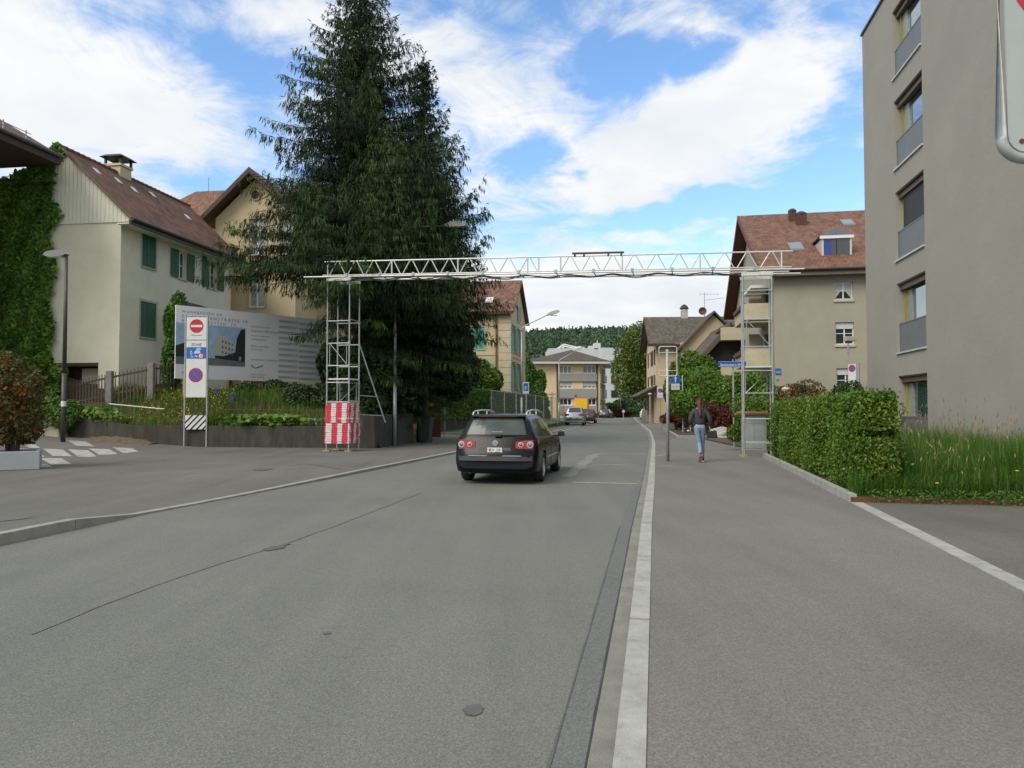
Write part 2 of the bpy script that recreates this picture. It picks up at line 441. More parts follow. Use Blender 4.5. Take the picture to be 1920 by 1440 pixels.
# ------------------------------------------------------------------ mesh helpers
class MB:
    def __init__(s, M=None):
        s.v = []; s.f = []; s.uv = []; s.mi = []; s.M = M; s.cur = 0

    def _add(s, pts):
        b = len(s.v)
        for p in pts:
            p = Vector(p)
            s.v.append(tuple(s.M @ p) if s.M is not None else tuple(p))
        return b

    def poly(s, pts, uv=None):
        b = s._add(pts); n = len(pts)
        s.f.append(tuple(range(b, b + n))); s.uv.append(uv); s.mi.append(s.cur)

    def box(s, x0, x1, y0, y1, z0, z1):
        s.hexa([(x0, y0, z0), (x1, y0, z0), (x1, y1, z0), (x0, y1, z0), (x0, y0, z1), (x1, y0, z1), (x1, y1, z1), (x0, y1, z1)])

    def hexa(s, p):
        b = s._add(p)
        for q in ((3, 2, 1, 0), (4, 5, 6, 7), (0, 1, 5, 4), (1, 2, 6, 5), (2, 3, 7, 6), (3, 0, 4, 7)):
            s.f.append(tuple(b + i for i in q)); s.uv.append(None); s.mi.append(s.cur)

    def bar(s, p, q, w, h=None, up=(0, 0, 1)):
        p, q = Vector(p), Vector(q); h = h or w
        d = (q - p).normalized(); up = Vector(up)
        if abs(d.dot(up)) > 0.98: up = Vector((1, 0, 0)) if abs(d.x) < 0.9 else Vector((0, 1, 0))
        a = d.cross(up).normalized() * w / 2; b = a.cross(d).normalized() * h / 2
        s.hexa([p - a - b, p + a - b, p + a + b, p - a + b, q - a - b, q + a - b, q + a + b, q - a + b])

    def tube(s, p, q, r0, r1=None, n=8, caps=True):
        s.path([p, q], [r0, r0 if r1 is None else r1], n, caps)

    def path(s, pts, r, n=8, caps=True):
        pts = [Vector(p) for p in pts]
        if not isinstance(r, (list, tuple)): r = [r] * len(pts)
        ref = Vector((0, 0, 1))
        d0 = (pts[-1] - pts[0])
        if d0.length > 0 and abs(d0.normalized().z) > 0.9: ref = Vector((1, 0, 0))
        rings = []
        for i, p in enumerate(pts):
            if i == 0: d = pts[1] - p
            elif i == len(pts) - 1: d = p - pts[i - 1]
            else: d = (pts[i + 1] - pts[i - 1])
            d.normalize()
            a = d.cross(ref)
            if a.length < 1e-4: a = d.cross(Vector((0, 1, 0)))
            a.normalize(); b = a.cross(d)
            rings.append(s._add([p + (a * math.cos(2 * PI * k / n) + b * math.sin(2 * PI * k / n)) * r[i] for k in range(n)]))
        for i in range(len(rings) - 1):
            for k in range(n):
                k2 = (k + 1) % n
                s.f.append((rings[i] + k, rings[i] + k2, rings[i + 1] + k2, rings[i + 1] + k)); s.uv.append(None); s.mi.append(s.cur)
        if caps:
            for rg, rev in ((rings[0], True), (rings[-1], False)):
                q = list(range(rg, rg + n)); s.f.append(tuple(reversed(q)) if rev else tuple(q)); s.uv.append(None); s.mi.append(s.cur)

    def lathe(s, prof, o=(0, 0, 0), n=20, axis='Z', a0=0, a1=2 * PI):
        """prof: (radius, height) pairs"""
        o = Vector(o); full = abs(a1 - a0 - 2 * PI) < 1e-6
        rows = []
        for (r, h) in prof:
            pts = []
            for k in range(n if full else n + 1):
                t = a0 + (a1 - a0) * k / n
                c, sn = math.cos(t) * r, math.sin(t) * r
                pts.append(o + (Vector((c, sn, h)) if axis == 'Z' else Vector((h, c, sn)) if axis == 'X' else Vector((c, h, sn))))
            rows.append(s._add(pts))
        m = n
        for i in range(len(rows) - 1):
            for k in range(m):
                k2 = (k + 1) % n if full else k + 1
                s.f.append((rows[i] + k, rows[i] + k2, rows[i + 1] + k2, rows[i + 1] + k)); s.uv.append(None); s.mi.append(s.cur)

    def prism(s, pts, ext):
        ext = Vector(ext); pts = [Vector(p) for p in pts]; n = len(pts)
        b = s._add(pts + [p + ext for p in pts])
        s.f.append(tuple(range(b, b + n))); s.f.append(tuple(range(b + 2 * n - 1, b + n - 1, -1)))
        s.uv += [None, None]; s.mi += [s.cur, s.cur]
        for i in range(n):
            j = (i + 1) % n
            s.f.append((b + i, b + j, b + n + j, b + n + i)); s.uv.append(None); s.mi.append(s.cur)

    def roof(s, e0, e1, r1, r0, th=0.12):
        """one roof plane: eave e0-e1, ridge r0-r1, UV in metres; with thickness"""
        e0, e1, r1, r0 = map(Vector, (e0, e1, r1, r0))
        U = (e1 - e0).normalized(); nrm = U.cross(r0 - e0).normalized()
        if nrm.z < 0: nrm = -nrm
        Vd = nrm.cross(U)
        if Vd.z < 0: Vd = -Vd
        uv = [((p - e0).dot(U), (p - e0).dot(Vd)) for p in (e0, e1, r1, r0)]
        s.poly([e0, e1, r1, r0], uv)
        d = nrm * th
        lo = [p - d for p in (e0, e1, r1, r0)]
        s.poly(lo)
        P4 = [e0, e1, r1, r0]
        for i in range(4):
            j = (i + 1) % 4
            s.poly([P4[i], P4[j], lo[j], lo[i]])

    def build(s, name, mats, parent=None, smooth=False, props=None, bevel=0):
        me = bpy.data.meshes.new(name)
        me.from_pydata(s.v, [], s.f)
        if not isinstance(mats, (list, tuple)): mats = [mats]
        for m in mats: me.materials.append(m)
        if len(mats) > 1: me.polygons.foreach_set('material_index', s.mi)
        if any(u is not None for u in s.uv):
            ul = me.uv_layers.new(name='UVMap'); k = 0
            for fi, f in enumerate(s.f):
                for j in range(len(f)):
                    if s.uv[fi] is not None: ul.data[k].uv = s.uv[fi][j]
                    k += 1
        me.update()
        if smooth: me.polygons.foreach_set('use_smooth', [True] * len(me.polygons))
        o = bpy.data.objects.new(name, me); COL.objects.link(o)
        if parent is not None: o.parent = parent
        if bevel:
            b = o.modifiers.new('bevel', 'BEVEL'); b.width = bevel; b.segments = 2; b.limit_method = 'ANGLE'; b.angle_limit = R(40)
        if props:
            for k, v in props.items(): o[k] = v
        return o


def tag(o, label, cat, group=None, kind=None):
    if label: o['label'] = label
    if cat: o['category'] = cat
    if group: o['group'] = group
    if kind: o['kind'] = kind
    return o


def thing(name, label, cat, loc=(0, 0, 0), rotz=0.0, group=None):
    o = bpy.data.objects.new(name, None); o.empty_display_size = 0.3
    COL.objects.link(o); o.location = loc; o.rotation_euler = (0, 0, rotz)
    return tag(o, label, cat, group)


def struct(name, mb, m, smooth=False):
    o = mb.build(name, m, smooth=smooth); o['kind'] = 'structure'
    return o


def copy_tree(o, parent=None):
    c = o.copy(); COL.objects.link(c); c.parent = parent
    for ch in o.children: copy_tree(ch, c)
    return c


def text_obj(body, size, m, parent, Mx, name='lettering', align='LEFT', depth=0.003, space=1.0, bold=0.0):
    cu = bpy.data.curves.new(name, 'FONT'); cu.body = body; cu.size = size; cu.align_x = align
    cu.extrude = depth; cu.space_character = space; cu.offset = bold; cu.resolution_u = 2
    tmp = bpy.data.objects.new('tmp_text', cu); COL.objects.link(tmp)
    bpy.context.view_layer.update()
    me = bpy.data.meshes.new_from_object(tmp.evaluated_get(bpy.context.evaluated_depsgraph_get()))
    bpy.data.objects.remove(tmp); bpy.data.curves.remove(cu)
    me.name = name; me.materials.clear(); me.materials.append(m)
    me.transform(Mx)
    o = bpy.data.objects.new(name, me); COL.objects.link(o); o.parent = parent
    return o


def quads_obj(name, Q, m, parent=None, tint=None, nv=4):
    """Q: (N, nv, 3) array of faces"""
    Q = np.asarray(Q, dtype=np.float32); n = len(Q)
    me = bpy.data.meshes.new(name)
    me.vertices.add(n * nv); me.vertices.foreach_set('co', Q.reshape(-1))
    me.loops.add(n * nv); me.loops.foreach_set('vertex_index', np.arange(n * nv, dtype=np.int32))
    me.polygons.add(n); me.polygons.foreach_set('loop_start', np.arange(0, n * nv, nv, dtype=np.int32))
    me.update(calc_edges=True)
    a = me.attributes.new('tint', 'FLOAT', 'FACE')
    a.data.foreach_set('value', np.asarray(tint if tint is not None else RNG.random(n), dtype=np.float32))
    me.materials.append(m)
    o = bpy.data.objects.new(name, me); COL.objects.link(o)
    if parent is not None: o.parent = parent
    return o


def norm(a): return a / np.maximum(np.linalg.norm(a, axis=-1, keepdims=True), 1e-9)


def leaf_quads(pts, size, out=None, flat=0.5, aspect=1.6):
    """kite-shaped leaves at pts; out = preferred outward normal"""
    n = len(pts)
    d = norm(RNG.normal(size=(n, 3)))
    nr = norm(RNG.normal(size=(n, 3)) * flat + (out if out is not None else np.array([0, 0, 1.0])))
    a = norm(np.cross(nr, d)); b = np.cross(nr, a)
    s = (size * RNG.uniform(0.6, 1.3, n))[:, None]
    p = pts
    return np.stack([p - a * s * aspect / 2, p + b * s * 0.5 - a * s * 0.1, p + a * s * aspect / 2, p - b * s * 0.5 - a * s * 0.1], 1)


def lumpy(center, radii, n, k=14, lump=0.45, low=-1.0, seed=0, fill=0.25):
    """points and outward normals on the surface of many overlapping lumps inside an ellipsoid"""
    rg = np.random.default_rng(seed)
    c = norm(rg.normal(size=(k, 3))) * rg.uniform(0.35, 0.8, (k, 1))
    c[:, 2] = np.maximum(c[:, 2], low)
    w = rg.uniform(0.7, 1.2, k) * lump
    idx = rg.integers(0, k, n)
    dirs = norm(rg.normal(size=(n, 3)))
    rr = np.where(rg.random(n) < fill, rg.uniform(0.3, 1, n), rg.uniform(0.88, 1.1, n))
    p = c[idx] + dirs * (w[idx] * rr)[:, None]
    # drop points deep inside other lumps
    dmin = np.full(n, 9.0)
    for j in range(k):
        dj = np.linalg.norm(p - c[j], axis=1) / w[j]
        dj[idx == j] = 9
        dmin = np.minimum(dmin, dj)
    keep = (dmin > 0.75) & (p[:, 2] > low)
    p = p[keep]; dirs = dirs[keep]
    return p * np.array(radii) + np.array(center), dirs


def shrub(name, label, cat, base, w, d, h, m, n, leaf=0.1, group=None, stems=5, seed=1, k=14, low=-0.92, lump=0.45, flat=0.7, rot=0):
    t = thing(name, label, cat, base, rot, group)
    p, o = lumpy((0, 0, h * 0.52), (w / 2, d / 2, h / 2 * 1.04), n, k, lump, low, seed)
    quads_obj('foliage', leaf_quads(p, leaf, o, flat), m, t)
    mb = MB(); rr = random.Random(seed)
    for i in range(stems):
        a = rr.uniform(0, 2 * PI); q = (math.cos(a) * w * 0.22, math.sin(a) * d * 0.22, h * rr.uniform(0.5, 0.75))
        mb.path([(math.cos(a) * 0.05 * w, math.sin(a) * 0.05 * d, -0.05), (q[0] * 0.4, q[1] * 0.4, q[2] * 0.5), q], [0.02 + h * 0.008, 0.015 + h * 0.005, 0.008], 5)
    mb.build('stem', M_bark, t)
    return t


def tree(name, label, base, h, cr, m, n, leaf, trunk_h, seed=1, group=None, lump=0.4, k=26):
    t = thing(name, label, 'tree', base, 0, group)
    ch = h - trunk_h
    p, o = lumpy((0, 0, trunk_h + ch / 2), (cr, cr, ch / 2), n, k, lump, -1, seed)
    quads_obj('crown', leaf_quads(p, leaf, o, 0.7), m, t)
    mb = MB(); rr = random.Random(seed)
    mb.path([(0, 0, -0.2), (0.05, 0, trunk_h * 0.6), (0, 0.1, trunk_h + ch * 0.3), (0.1, 0, trunk_h + ch * 0.7)], [h * 0.03, h * 0.022, h * 0.014, 0.03], 9)
    for i in range(9):
        a = rr.uniform(0, 2 * PI); z0 = trunk_h * 0.8 + ch * rr.uniform(0, 0.5)
        L = cr * rr.uniform(0.5, 0.85)
        mb.path([(0, 0.05, z0), (math.cos(a) * L * 0.5, math.sin(a) * L * 0.5, z0 + L * 0.35), (math.cos(a) * L, math.sin(a) * L, z0 + L * 0.6)], [h * 0.01, h * 0.006, 0.02], 6)
    mb.build('trunk', M_bark, t, smooth=True)
    return t

# ================================================================== THE SETTING
def xy(p): return (p[0], p[1])


def sm(t): t = max(0.0, min(1.0, t)); return t * t * (3 - 2 * t)


def sheet(name, pts, z, m, th=0.0, structure=True, step=None):
    mb = MB()
    if th: mb.prism([(x, y, z - th) for x, y in pts], (0, 0, th))
    else: mb.poly([(x, y, z) for x, y in pts])
    return struct(name, mb, m)


mb = MB(); mb.box(-1500, 1500, -300, 2500, -2.0, -0.06)
struct('ground', mb, M_lawn)

# kerb lines in metres (road runs off to the right of the view, about 11 degrees)
RK = [(-6.5, -33), (-2.1, -10), (0.419, 3.19), (1.74, 10.1), (2.75, 15.2), (3.89, 21.1), (5.93, 31.7), (6.8, 36.5), (9.15, 50), (13.1, 77), (18.8, 115), (27, 170), (36, 230)]
LK = [(-13.8, -30), (-10.2, -10), (-7.4, 3), (-5.98, 8.73), (-5.55, 11.1), (-3.97, 17.4), (-2.04, 26), (0.05, 36), (1.9, 44), (4.1, 56), (6.3, 68), (9.8, 90), (14.0, 115), (21, 158), (29, 210)]
mb = MB()


def interp(L, y):
    for (x0, y0), (x1, y1) in zip(L, L[1:]):
        if y0 <= y <= y1: return x0 + (x1 - x0) * (y - y0) / (y1 - y0)
    return L[-1][0] if y > L[-1][1] else L[0][0]


ys = [-30, -15, -5] + [i * 4.0 for i in range(0, 45)]
for a, b in zip(ys, ys[1:]):
    mb.poly([(interp(LK, a) - .1, a, 0), (interp(RK, a) + .1, a, 0), (interp(RK, b) + .1, b, 0), (interp(LK, b) - .1, b, 0)])
mb.poly([(10, 176, 0), (80, 176, 0), (80, 250, 0), (10, 250, 0)])
struct('road', mb, M_road)


def offs(L, d):
    out = []
    for i, (x, y) in enumerate(L):
        a = L[max(0, i - 1)]; b = L[min(len(L) - 1, i + 1)]
        t = Vector((b[0] - a[0], b[1] - a[1])).normalized()
        out.append((x + t.y * d, y - t.x * d))
    return out


def strip(name, L, d0, d1, z0, z1, m, gap=1.0, structure=True, joint=0.008, ymin=-20, ymax=1e9, hfun=None):
    """a row of stones following a line"""
    mb = MB()
    # resample
    pts = []
    for (x0, y0), (x1, y1) in zip(L, L[1:]):
        n = max(1, int(math.hypot(x1 - x0, y1 - y0) / gap))
        for i in range(n): pts.append((x0 + (x1 - x0) * i / n, y0 + (y1 - y0) * i / n))
    pts.append(L[-1])
    A = offs(pts, d0); B = offs(pts, d1)
    for i in range(len(pts) - 1):
        if pts[i][1] < ymin or pts[i + 1][1] > ymax: continue
        h0 = z1 if hfun is None else hfun(pts[i][1]); h1 = z1 if hfun is None else hfun(pts[i + 1][1])
        def sh(p, q): return (p[0] + (q[0] - p[0]) * joint, p[1] + (q[1] - p[1]) * joint)
        a0, a1 = sh(A[i], A[i + 1]), sh(A[i + 1], A[i]); b0, b1 = sh(B[i], B[i + 1]), sh(B[i + 1], B[i])
        mb.hexa([(*a0, z0), (*b0, z0), (*b1, z0), (*a1, z0), (*a0, h0), (*b0, h0), (*b1, h1), (*a1, h1)])
    o = struct(name, mb, m)
    return o


strip('kerb_right', RK, 0.0, 0.14, -0.1, 0.068, M_kerb, 1.9)
strip('gutter', RK, -0.118, -0.006, -0.1, 0.010, M_gutter, 2.4, joint=0.003)
strip('kerb_left', LK, -0.15, 0.0, -0.1, 0.05, mat('worn_kerb_granite', (.27, .27, .24), .85, .2, 4, .5, 90), 1.0, joint=0.004, hfun=lambda y: 0.13 if y < 10.0 else (0.13 - (y - 10.0) * 0.088 if y < 11.2 else 0.024 + .04 * sm((y - 13) / 6)))
# pavement on the right reaches to the houses
mb = MB()
B = offs(RK, 0.138)
for a, b in zip(B, B[1:]):
    wa, wb = (60, 60)
    mb.poly([(a[0], a[1], 0.06), (a[0] + wa, a[1] - wa * .19, 0.06), (b[0] + wb, b[1] - wb * .19, 0.06), (b[0], b[1], 0.06)])
    mb.poly([(a[0], a[1], 0.06), (b[0], b[1], 0.06), (b[0], b[1], -0.05), (a[0], a[1], -0.05)])
struct('pavement_right', mb, M_pave)




def zleft(x, y):
    return 0.016 + .04 * sm((y - 13) / 6) + 0.062 * max(0.0, -12.5 - x) * sm((y - 17) / 9.0) + 0.012 * max(0, -24 - x)


mb = MB()
A = offs(LK, -0.148)
yy = [-30, -15, -5, 3] + [3 + 1.5 * i for i in range(1, 25)] + [42 + 4 * i for i in range(0, 30)]
for a, b in zip(yy, yy[1:]):
    if b <= a: continue
    xs = [0, 1.5, 3, 5, 7, 9, 11, 14, 17, 20, 25, 32, 45, 70]
    xa, xb = interp(A, a), interp(A, b)
    for i in range(len(xs) - 1):
        q = [(xa - xs[i], a), (xb - xs[i], b), (xb - xs[i + 1], b), (xa - xs[i + 1], a)]
        mb.poly([(x, y, zleft(x, y) if a < 40 else 0.056) for x, y in q])
struct('pavement_left', mb, M_pave2)

# driveway right of the pale strip
DL = lambda y: 2.97 + .208 * y
mb = MB(); mb.poly([(DL(-20) + .16, -20, .064), (40, -28, .064), (40, 5, .064), (12.5, 11.0, .064), (DL(12.2) + .18, 12.2, .064)])
struct('driveway', mb, M_pave2)
strip('border_strip', [(DL(-20), -20), (DL(12.25), 12.25)], 0.0, 0.19, -0.05, 0.069, M_kerb, 1.6)
strip('bed_kerb', [(DL(12.3), 12.3), (DL(23.3), 23.3)], 0.0, 0.12, -0.05, 0.19, M_kerb, 1.0)
mb = MB(); e0 = Vector((DL(12.3) + .02, 12.28, 0)); e1 = Vector((13.0, 10.9, 0))
mb.bar((e0.x, e0.y, .10), (e1.x, e1.y, .085), .02, .085)
struct('bed_edging', mb, M_rust)
mb = MB(); mb.prism([(DL(12.35) + .13, 12.3, .0), (13.0, 10.95, 0), (13, 26, 0), (30, 46, 0), (12.6, 48, 0), (9.3, 36, 0), (8.6, 24.2, 0), (DL(23.3) + .13, 23.3, 0)], (0, 0, .13))
struct('planting_bed', mb, M_soil)
# bed with the rock beyond the junction
mb = MB(); mb.prism([(8.6, 38.6, 0), (13.5, 37.8, 0), (17, 60, 0), (16.0, 76, 0), (14.8, 70, 0), (11.0, 54, 0)], (0, 0, .12)); struct('shrub_bed', mb, M_soil)
mb = MB(); mb.bar((8.6, 38.55, .1), (13.5, 37.75, .1), .14, .2); mb.bar((8.55, 38.6, .1), (11.0, 54, .1), .12, .16); struct('shrub_bed_kerb', mb, M_kerb)


def wobble(L, amp, step=.4):
    out = []
    for (x0, y0), (x1, y1) in zip(L, L[1:]):
        n = max(1, int(math.hypot(x1 - x0, y1 - y0) / step))
        for i in range(n): out.append((x0 + (x1 - x0) * i / n + random.uniform(-amp, amp), y0 + (y1 - y0) * i / n))
    out.append(L[-1]); return out


def ribbon(name, L, w, z, m, amp=0.01, wvar=0.4, step=.4):
    pts = wobble(L, amp, step); mb = MB()
    ws = [w * random.uniform(1 - wvar, 1 + wvar) / 2 for _ in pts]
    out = []
    for i, (x, y) in enumerate(pts):
        a = pts[max(0, i - 1)]; b = pts[min(len(pts) - 1, i + 1)]
        t = Vector((b[0] - a[0], b[1] - a[1])).normalized()
        out.append(((x + t.y * ws[i], y - t.x * ws[i], z), (x - t.y * ws[i], y + t.x * ws[i], z)))
    for a, b in zip(out, out[1:]): mb.poly([a[0], a[1], b[1], b[0]])
    return struct(name, mb, m)


M_tar2w = mat('faint_tar', (0.113, 0.114, 0.106), 0.8, 0.3, 8)


def gp(*uv): return [xy(G(u, v)) for u, v in uv]


ribbon('gutter_seam', offs([p for p in RK if -15 < p[1] < 40], -0.126), .014, .0045, M_tar, .004, .5, .15)
ribbon('longitudinal_seam', gp((60, 1190), (180, 1140), (300, 1095), (420, 1055), (520, 1025), (620, 990), (790, 924)), .020, .0045, M_tar2w, .006, .35, .25)
ribbon('tar_spot', gp((498, 1033), (520, 1027), (540, 1020)), .13, .008, M_tar2, .01, .6, .08)
ribbon('cable_trench', [(x - .212, y) for x, y in RK if -6 < y < 16], .15, .004, M_patch, .003, .05, .8)
ribbon('trench_edge', [(x - .292, y) for x, y in RK if -6 < y < 11], .010, .0085, M_tar2, .002, .5, .3)


def blob(name, c, rx, ry, z, m, seed=0, n=18):
    rr = random.Random(seed); mb = MB()
    mb.poly([(c[0] + math.cos(2 * PI * i / n) * rx * rr.uniform(.8, 1.15), c[1] + math.sin(2 * PI * i / n) * ry * rr.uniform(.8, 1.15), z) for i in range(n)])
    return struct(name, mb, m)


blob('oil_stain', G(888, 1332), .055, .085, .005, M_tar2, 1)
blob('oil_stain', G(612, 1188), .03, .03, .005, M_tar2, 2)
blob('manhole_patch', G(494, 880, .06), .22, .35, .064, M_tar2, 3)
ribbon('forecourt_seam', [xy(G(u, v, .06)) for u, v in ((540, 874), (575, 869), (640, 880))], .03, .064, M_tar2, .005, .3)
blob('asphalt_patch', G(-5, 972, .02), 0.42, .28, .0225, M_patch, 5)
# worn markings
for (a, b, w) in ((((1075, 904.5)), (1196, 907.5), .12), ((1110, 871), (1203, 873), .14), ((1118, 852), (1210, 851.5), .16)):
    ribbon('faded_line', gp(a, b), w, .006, M_paint, .01, .5, .3)
ribbon('faded_line', gp((1062, 895), (1118, 851)), .28, .0055, mat('very_worn_paint', (0.185, 0.18, 0.165), .85, .3, 6), .03, .5, .5)
ribbon('faded_line', [xy(G(u, v, .06)) for u, v in ((1229, 874.5), (1262, 874.5))], .09, .066, M_paint, .01, .5, .3)
ribbon('faded_line', [xy(G(u, v, .06)) for u, v in ((1229, 855), (1249, 853))], .09, .066, M_paint, .01, .5, .3)
L = offs(LK, .12)
for k in range(22):
    y = 50 + k * 2.2
    x0, x1 = interp(L, y), interp(L, y + 1.1)
    ribbon('bay_dash', [(x0, y), (x1, y + 1.1)], .14, .006, M_paintw, 0, .05, 1.0)
# checkered give-way marks of the side street
mk = [((60, 843), 24, 4), ((108, 841.5), 28, 3.5), ((152, 838), 26, 3), ((105, 851), 30, 4), ((155, 849), 28, 4), ((195, 846), 30, 3.5), ((238, 842.5), 28, 3), ((82, 857), 18, 2.5), ((60, 836.5), 16, 2)]
for (u, v), du, dv in mk:
    z = .06
    q = []
    for uu, vv in ((u - du, v - dv * .9), (u + du * .35, v - dv), (u + du, v + dv * .8), (u - du * .3, v + dv)):
        p = G(uu, vv, .3 if u < 120 else .16)
        q.append(p)
    mb = MB(); mb.poly([(p.x, p.y, zleft(p.x, p.y) + .012) for p in q]); struct('give_way_mark', mb, mat('worn_white_paint', (.33, .33, .31), .8, .35, 5))

# ------------------------------------------------------------------ garden terrain on the left
WALLP = [(-19.2, 31.4), (-17.6, 30.6), (-15.4, 30.1), (-12.5, 29.7), (-8.5, 29.1), (-5.35, 28.75)]


def ywall(x): return np.interp(x, [p[0] for p in WALLP], [p[1] for p in WALLP])


def zgarden(x, y):
    d = y - float(ywall(x)) - .15
    top = .86 if x > -16 else .86 + (-16 - x) * .22
    z = top + 1.25 * sm((d - .1) / 2.4) + .45 * sm((d - 2.2) / 5) + .9 * sm((d - 3) / 4) * sm((-16 - x) / 3)
    # falls away towards the street on the right
    z -= 1.6 * sm((x + 9.5) / 5.5) * sm(d / 3)
    return z * (1 - sm((x + 5.6) / .7)) - .1 * sm((x + 5.6) / .7)


mb = MB()
gx = [-60, -45, -35, -28, -24, -22] + [-21 + .5 * i for i in range(0, 37)]
for a, b in zip(gx, gx[1:]):
    dd = [.13, .5, 1, 1.5, 2, 2.5, 3.2, 4, 5.5, 7.5, 10, 16, 26]
    for c, d in zip(dd, dd[1:]):
        q = [(a, float(ywall(a)) + c), (b, float(ywall(b)) + c), (b, float(ywall(b)) + d), (a, float(ywall(a)) + d)]
        mb.poly([(x, y, zgarden(x, y)) for x, y in q])
struct('garden_ground', mb, M_soil, smooth=True)

# retaining wall
t = thing('retaining_wall', 'low dark weathered concrete garden wall behind the no-entry sign and the red and white barrier', 'wall', (0, 0, 0))
mb = MB()
for (x0, y0), (x1, y1) in zip(WALLP, WALLP[1:]):
    t0 = .9 if x0 > -16 else .9 + (-16 - x0) * .2; t1 = .9 if x1 > -16 else .9 + (-16 - x1) * .2
    mb.hexa([(x0, y0, -.3), (x1, y1, -.3), (x1, y1 + .24, -.3), (x0, y0 + .24, -.3), (x0, y0, t0), (x1, y1, t1), (x1, y1 + .24, t1), (x0, y0 + .24, t0)])
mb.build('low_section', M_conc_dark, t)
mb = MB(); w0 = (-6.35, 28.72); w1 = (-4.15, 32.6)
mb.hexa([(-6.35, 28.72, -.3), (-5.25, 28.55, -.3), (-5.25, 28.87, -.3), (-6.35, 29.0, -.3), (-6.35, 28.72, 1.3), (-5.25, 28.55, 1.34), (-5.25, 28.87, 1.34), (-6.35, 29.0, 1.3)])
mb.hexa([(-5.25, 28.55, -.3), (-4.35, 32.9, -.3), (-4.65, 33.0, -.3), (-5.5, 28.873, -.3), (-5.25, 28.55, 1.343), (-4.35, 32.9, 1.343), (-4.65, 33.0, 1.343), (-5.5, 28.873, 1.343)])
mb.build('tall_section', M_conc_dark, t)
mb = MB(); mb.cur = 0
c = Vector((-5.95, 28.70, 1.03))
for k in range(6):
    a = k * 1.05; mb.bar(c + Vector((math.cos(a) * .1, -.004, math.sin(a) * .1)), c + Vector((math.cos(a + 1.6) * .13, -.004, math.sin(a + 1.6) * .09)), .02, .01)
o = mb.build('graffiti_scribble', mat('blue_spray_paint', (.03, .16, .33), .6, .1, 5), t); o.location = (0.25, -.06, 0)

t = thing('stone_block', 'pale upright stone block at the left end of the garden wall by the lamp', 'stone', (-18.9, 30.7, .38))
mb = MB()
mb.hexa([(-.4, -.25, -.3), (.55, -.35, -.3), (.6, .3, -.3), (-.4, .3, -.3), (-.33, -.2, .78), (.42, -.28, .72), (.45, .25, .72), (-.33, .25, .78)])
mb.build('block', M_stone, t, bevel=.05)
# earth heap in front of the wall
mb = MB(); rr = random.Random(4)
for i in range(14):
    for j in range(4):
        def hp(i, j):
            x = -17.3 + i * .22; y = float(ywall(x)) - .02 - j * .27
            h = (.20 * math.sin(PI * (i + .4) / 15) ** .6) * (1 - j / 4.0) ** .8
            return (x, y, zleft(x, y) - .02 + h + .03 * math.sin(i * 2.3 + j))
        mb.poly([hp(i, j), hp(i + 1, j), hp(i + 1, j + 1), hp(i, j + 1)])
o = mb.build('earth_heap', mat('dry_earth', (.13, .10, .06), .95, .3, 6, .8, 30), smooth=True); tag(o, None, None, None, 'structure')

# ------------------------------------------------------------------ hill and wood far away
def hillz(x, y):
    f = math.exp(-((y - 1000) / 330) ** 2)
    return -3 + (85 + 10 * math.sin(x / 210 + 1.2) + 4 * math.sin(x / 71) + .02 * (x - 150)) * f


mb = MB(); hx = [-900 + 60 * i for i in range(41)]; hy = [380 + 55 * i for i in range(18)]
for a, b in zip(hx, hx[1:]):
    for c, d in zip(hy, hy[1:]): mb.poly([(a, c, hillz(a, c)), (b, c, hillz(b, c)), (b, d, hillz(b, d)), (a, d, hillz(a, d))])
struct('hill', mb, mat('far_hillside', (.04, .08, .03), .95, .3, .02), smooth=True)
Q = []; TI = []
rg = np.random.default_rng(3)
for i in range(4200):
    if i < 3000: x = rg.uniform(-60, 260); y = 560 + 450 * rg.random() ** 1.0
    else: x = rg.uniform(-700, 1200); y = rg.uniform(760, 1010)
    z = hillz(x, y); con = rg.random() < (.75 if y > 900 else .3)
    h = rg.uniform(9, 15) if con else rg.uniform(8, 12); w = rg.uniform(2.0, 3.2) if con else rg.uniform(3.5, 5.5)
    nq = 44
    th = rg.uniform(0, 2 * PI, nq); hh = rg.uniform(.15, 1, nq)
    rad = w * (1.05 - hh) if con else w * np.sqrt(np.maximum(0, 1 - (2 * hh - 1.05) ** 2))
    pts = np.stack([x + np.cos(th) * rad, y + np.sin(th) * rad, z + hh * h], 1)
    out = norm(np.stack([np.cos(th), np.sin(th), np.full(nq, .5)], 1))
    Q.append(leaf_quads(pts, 2.1 if not con else 1.5, out, .5, 1.3)); TI.append(np.clip((.15 if con else .55) + rg.normal(0, .15) + rg.normal(0, .1, nq), 0, 1))
o = quads_obj('hill_forest', np.concatenate(Q), F_far, None, np.concatenate(TI)); tag(o, 'green wooded hill rising behind the white apartment block', 'forest', None, 'stuff')

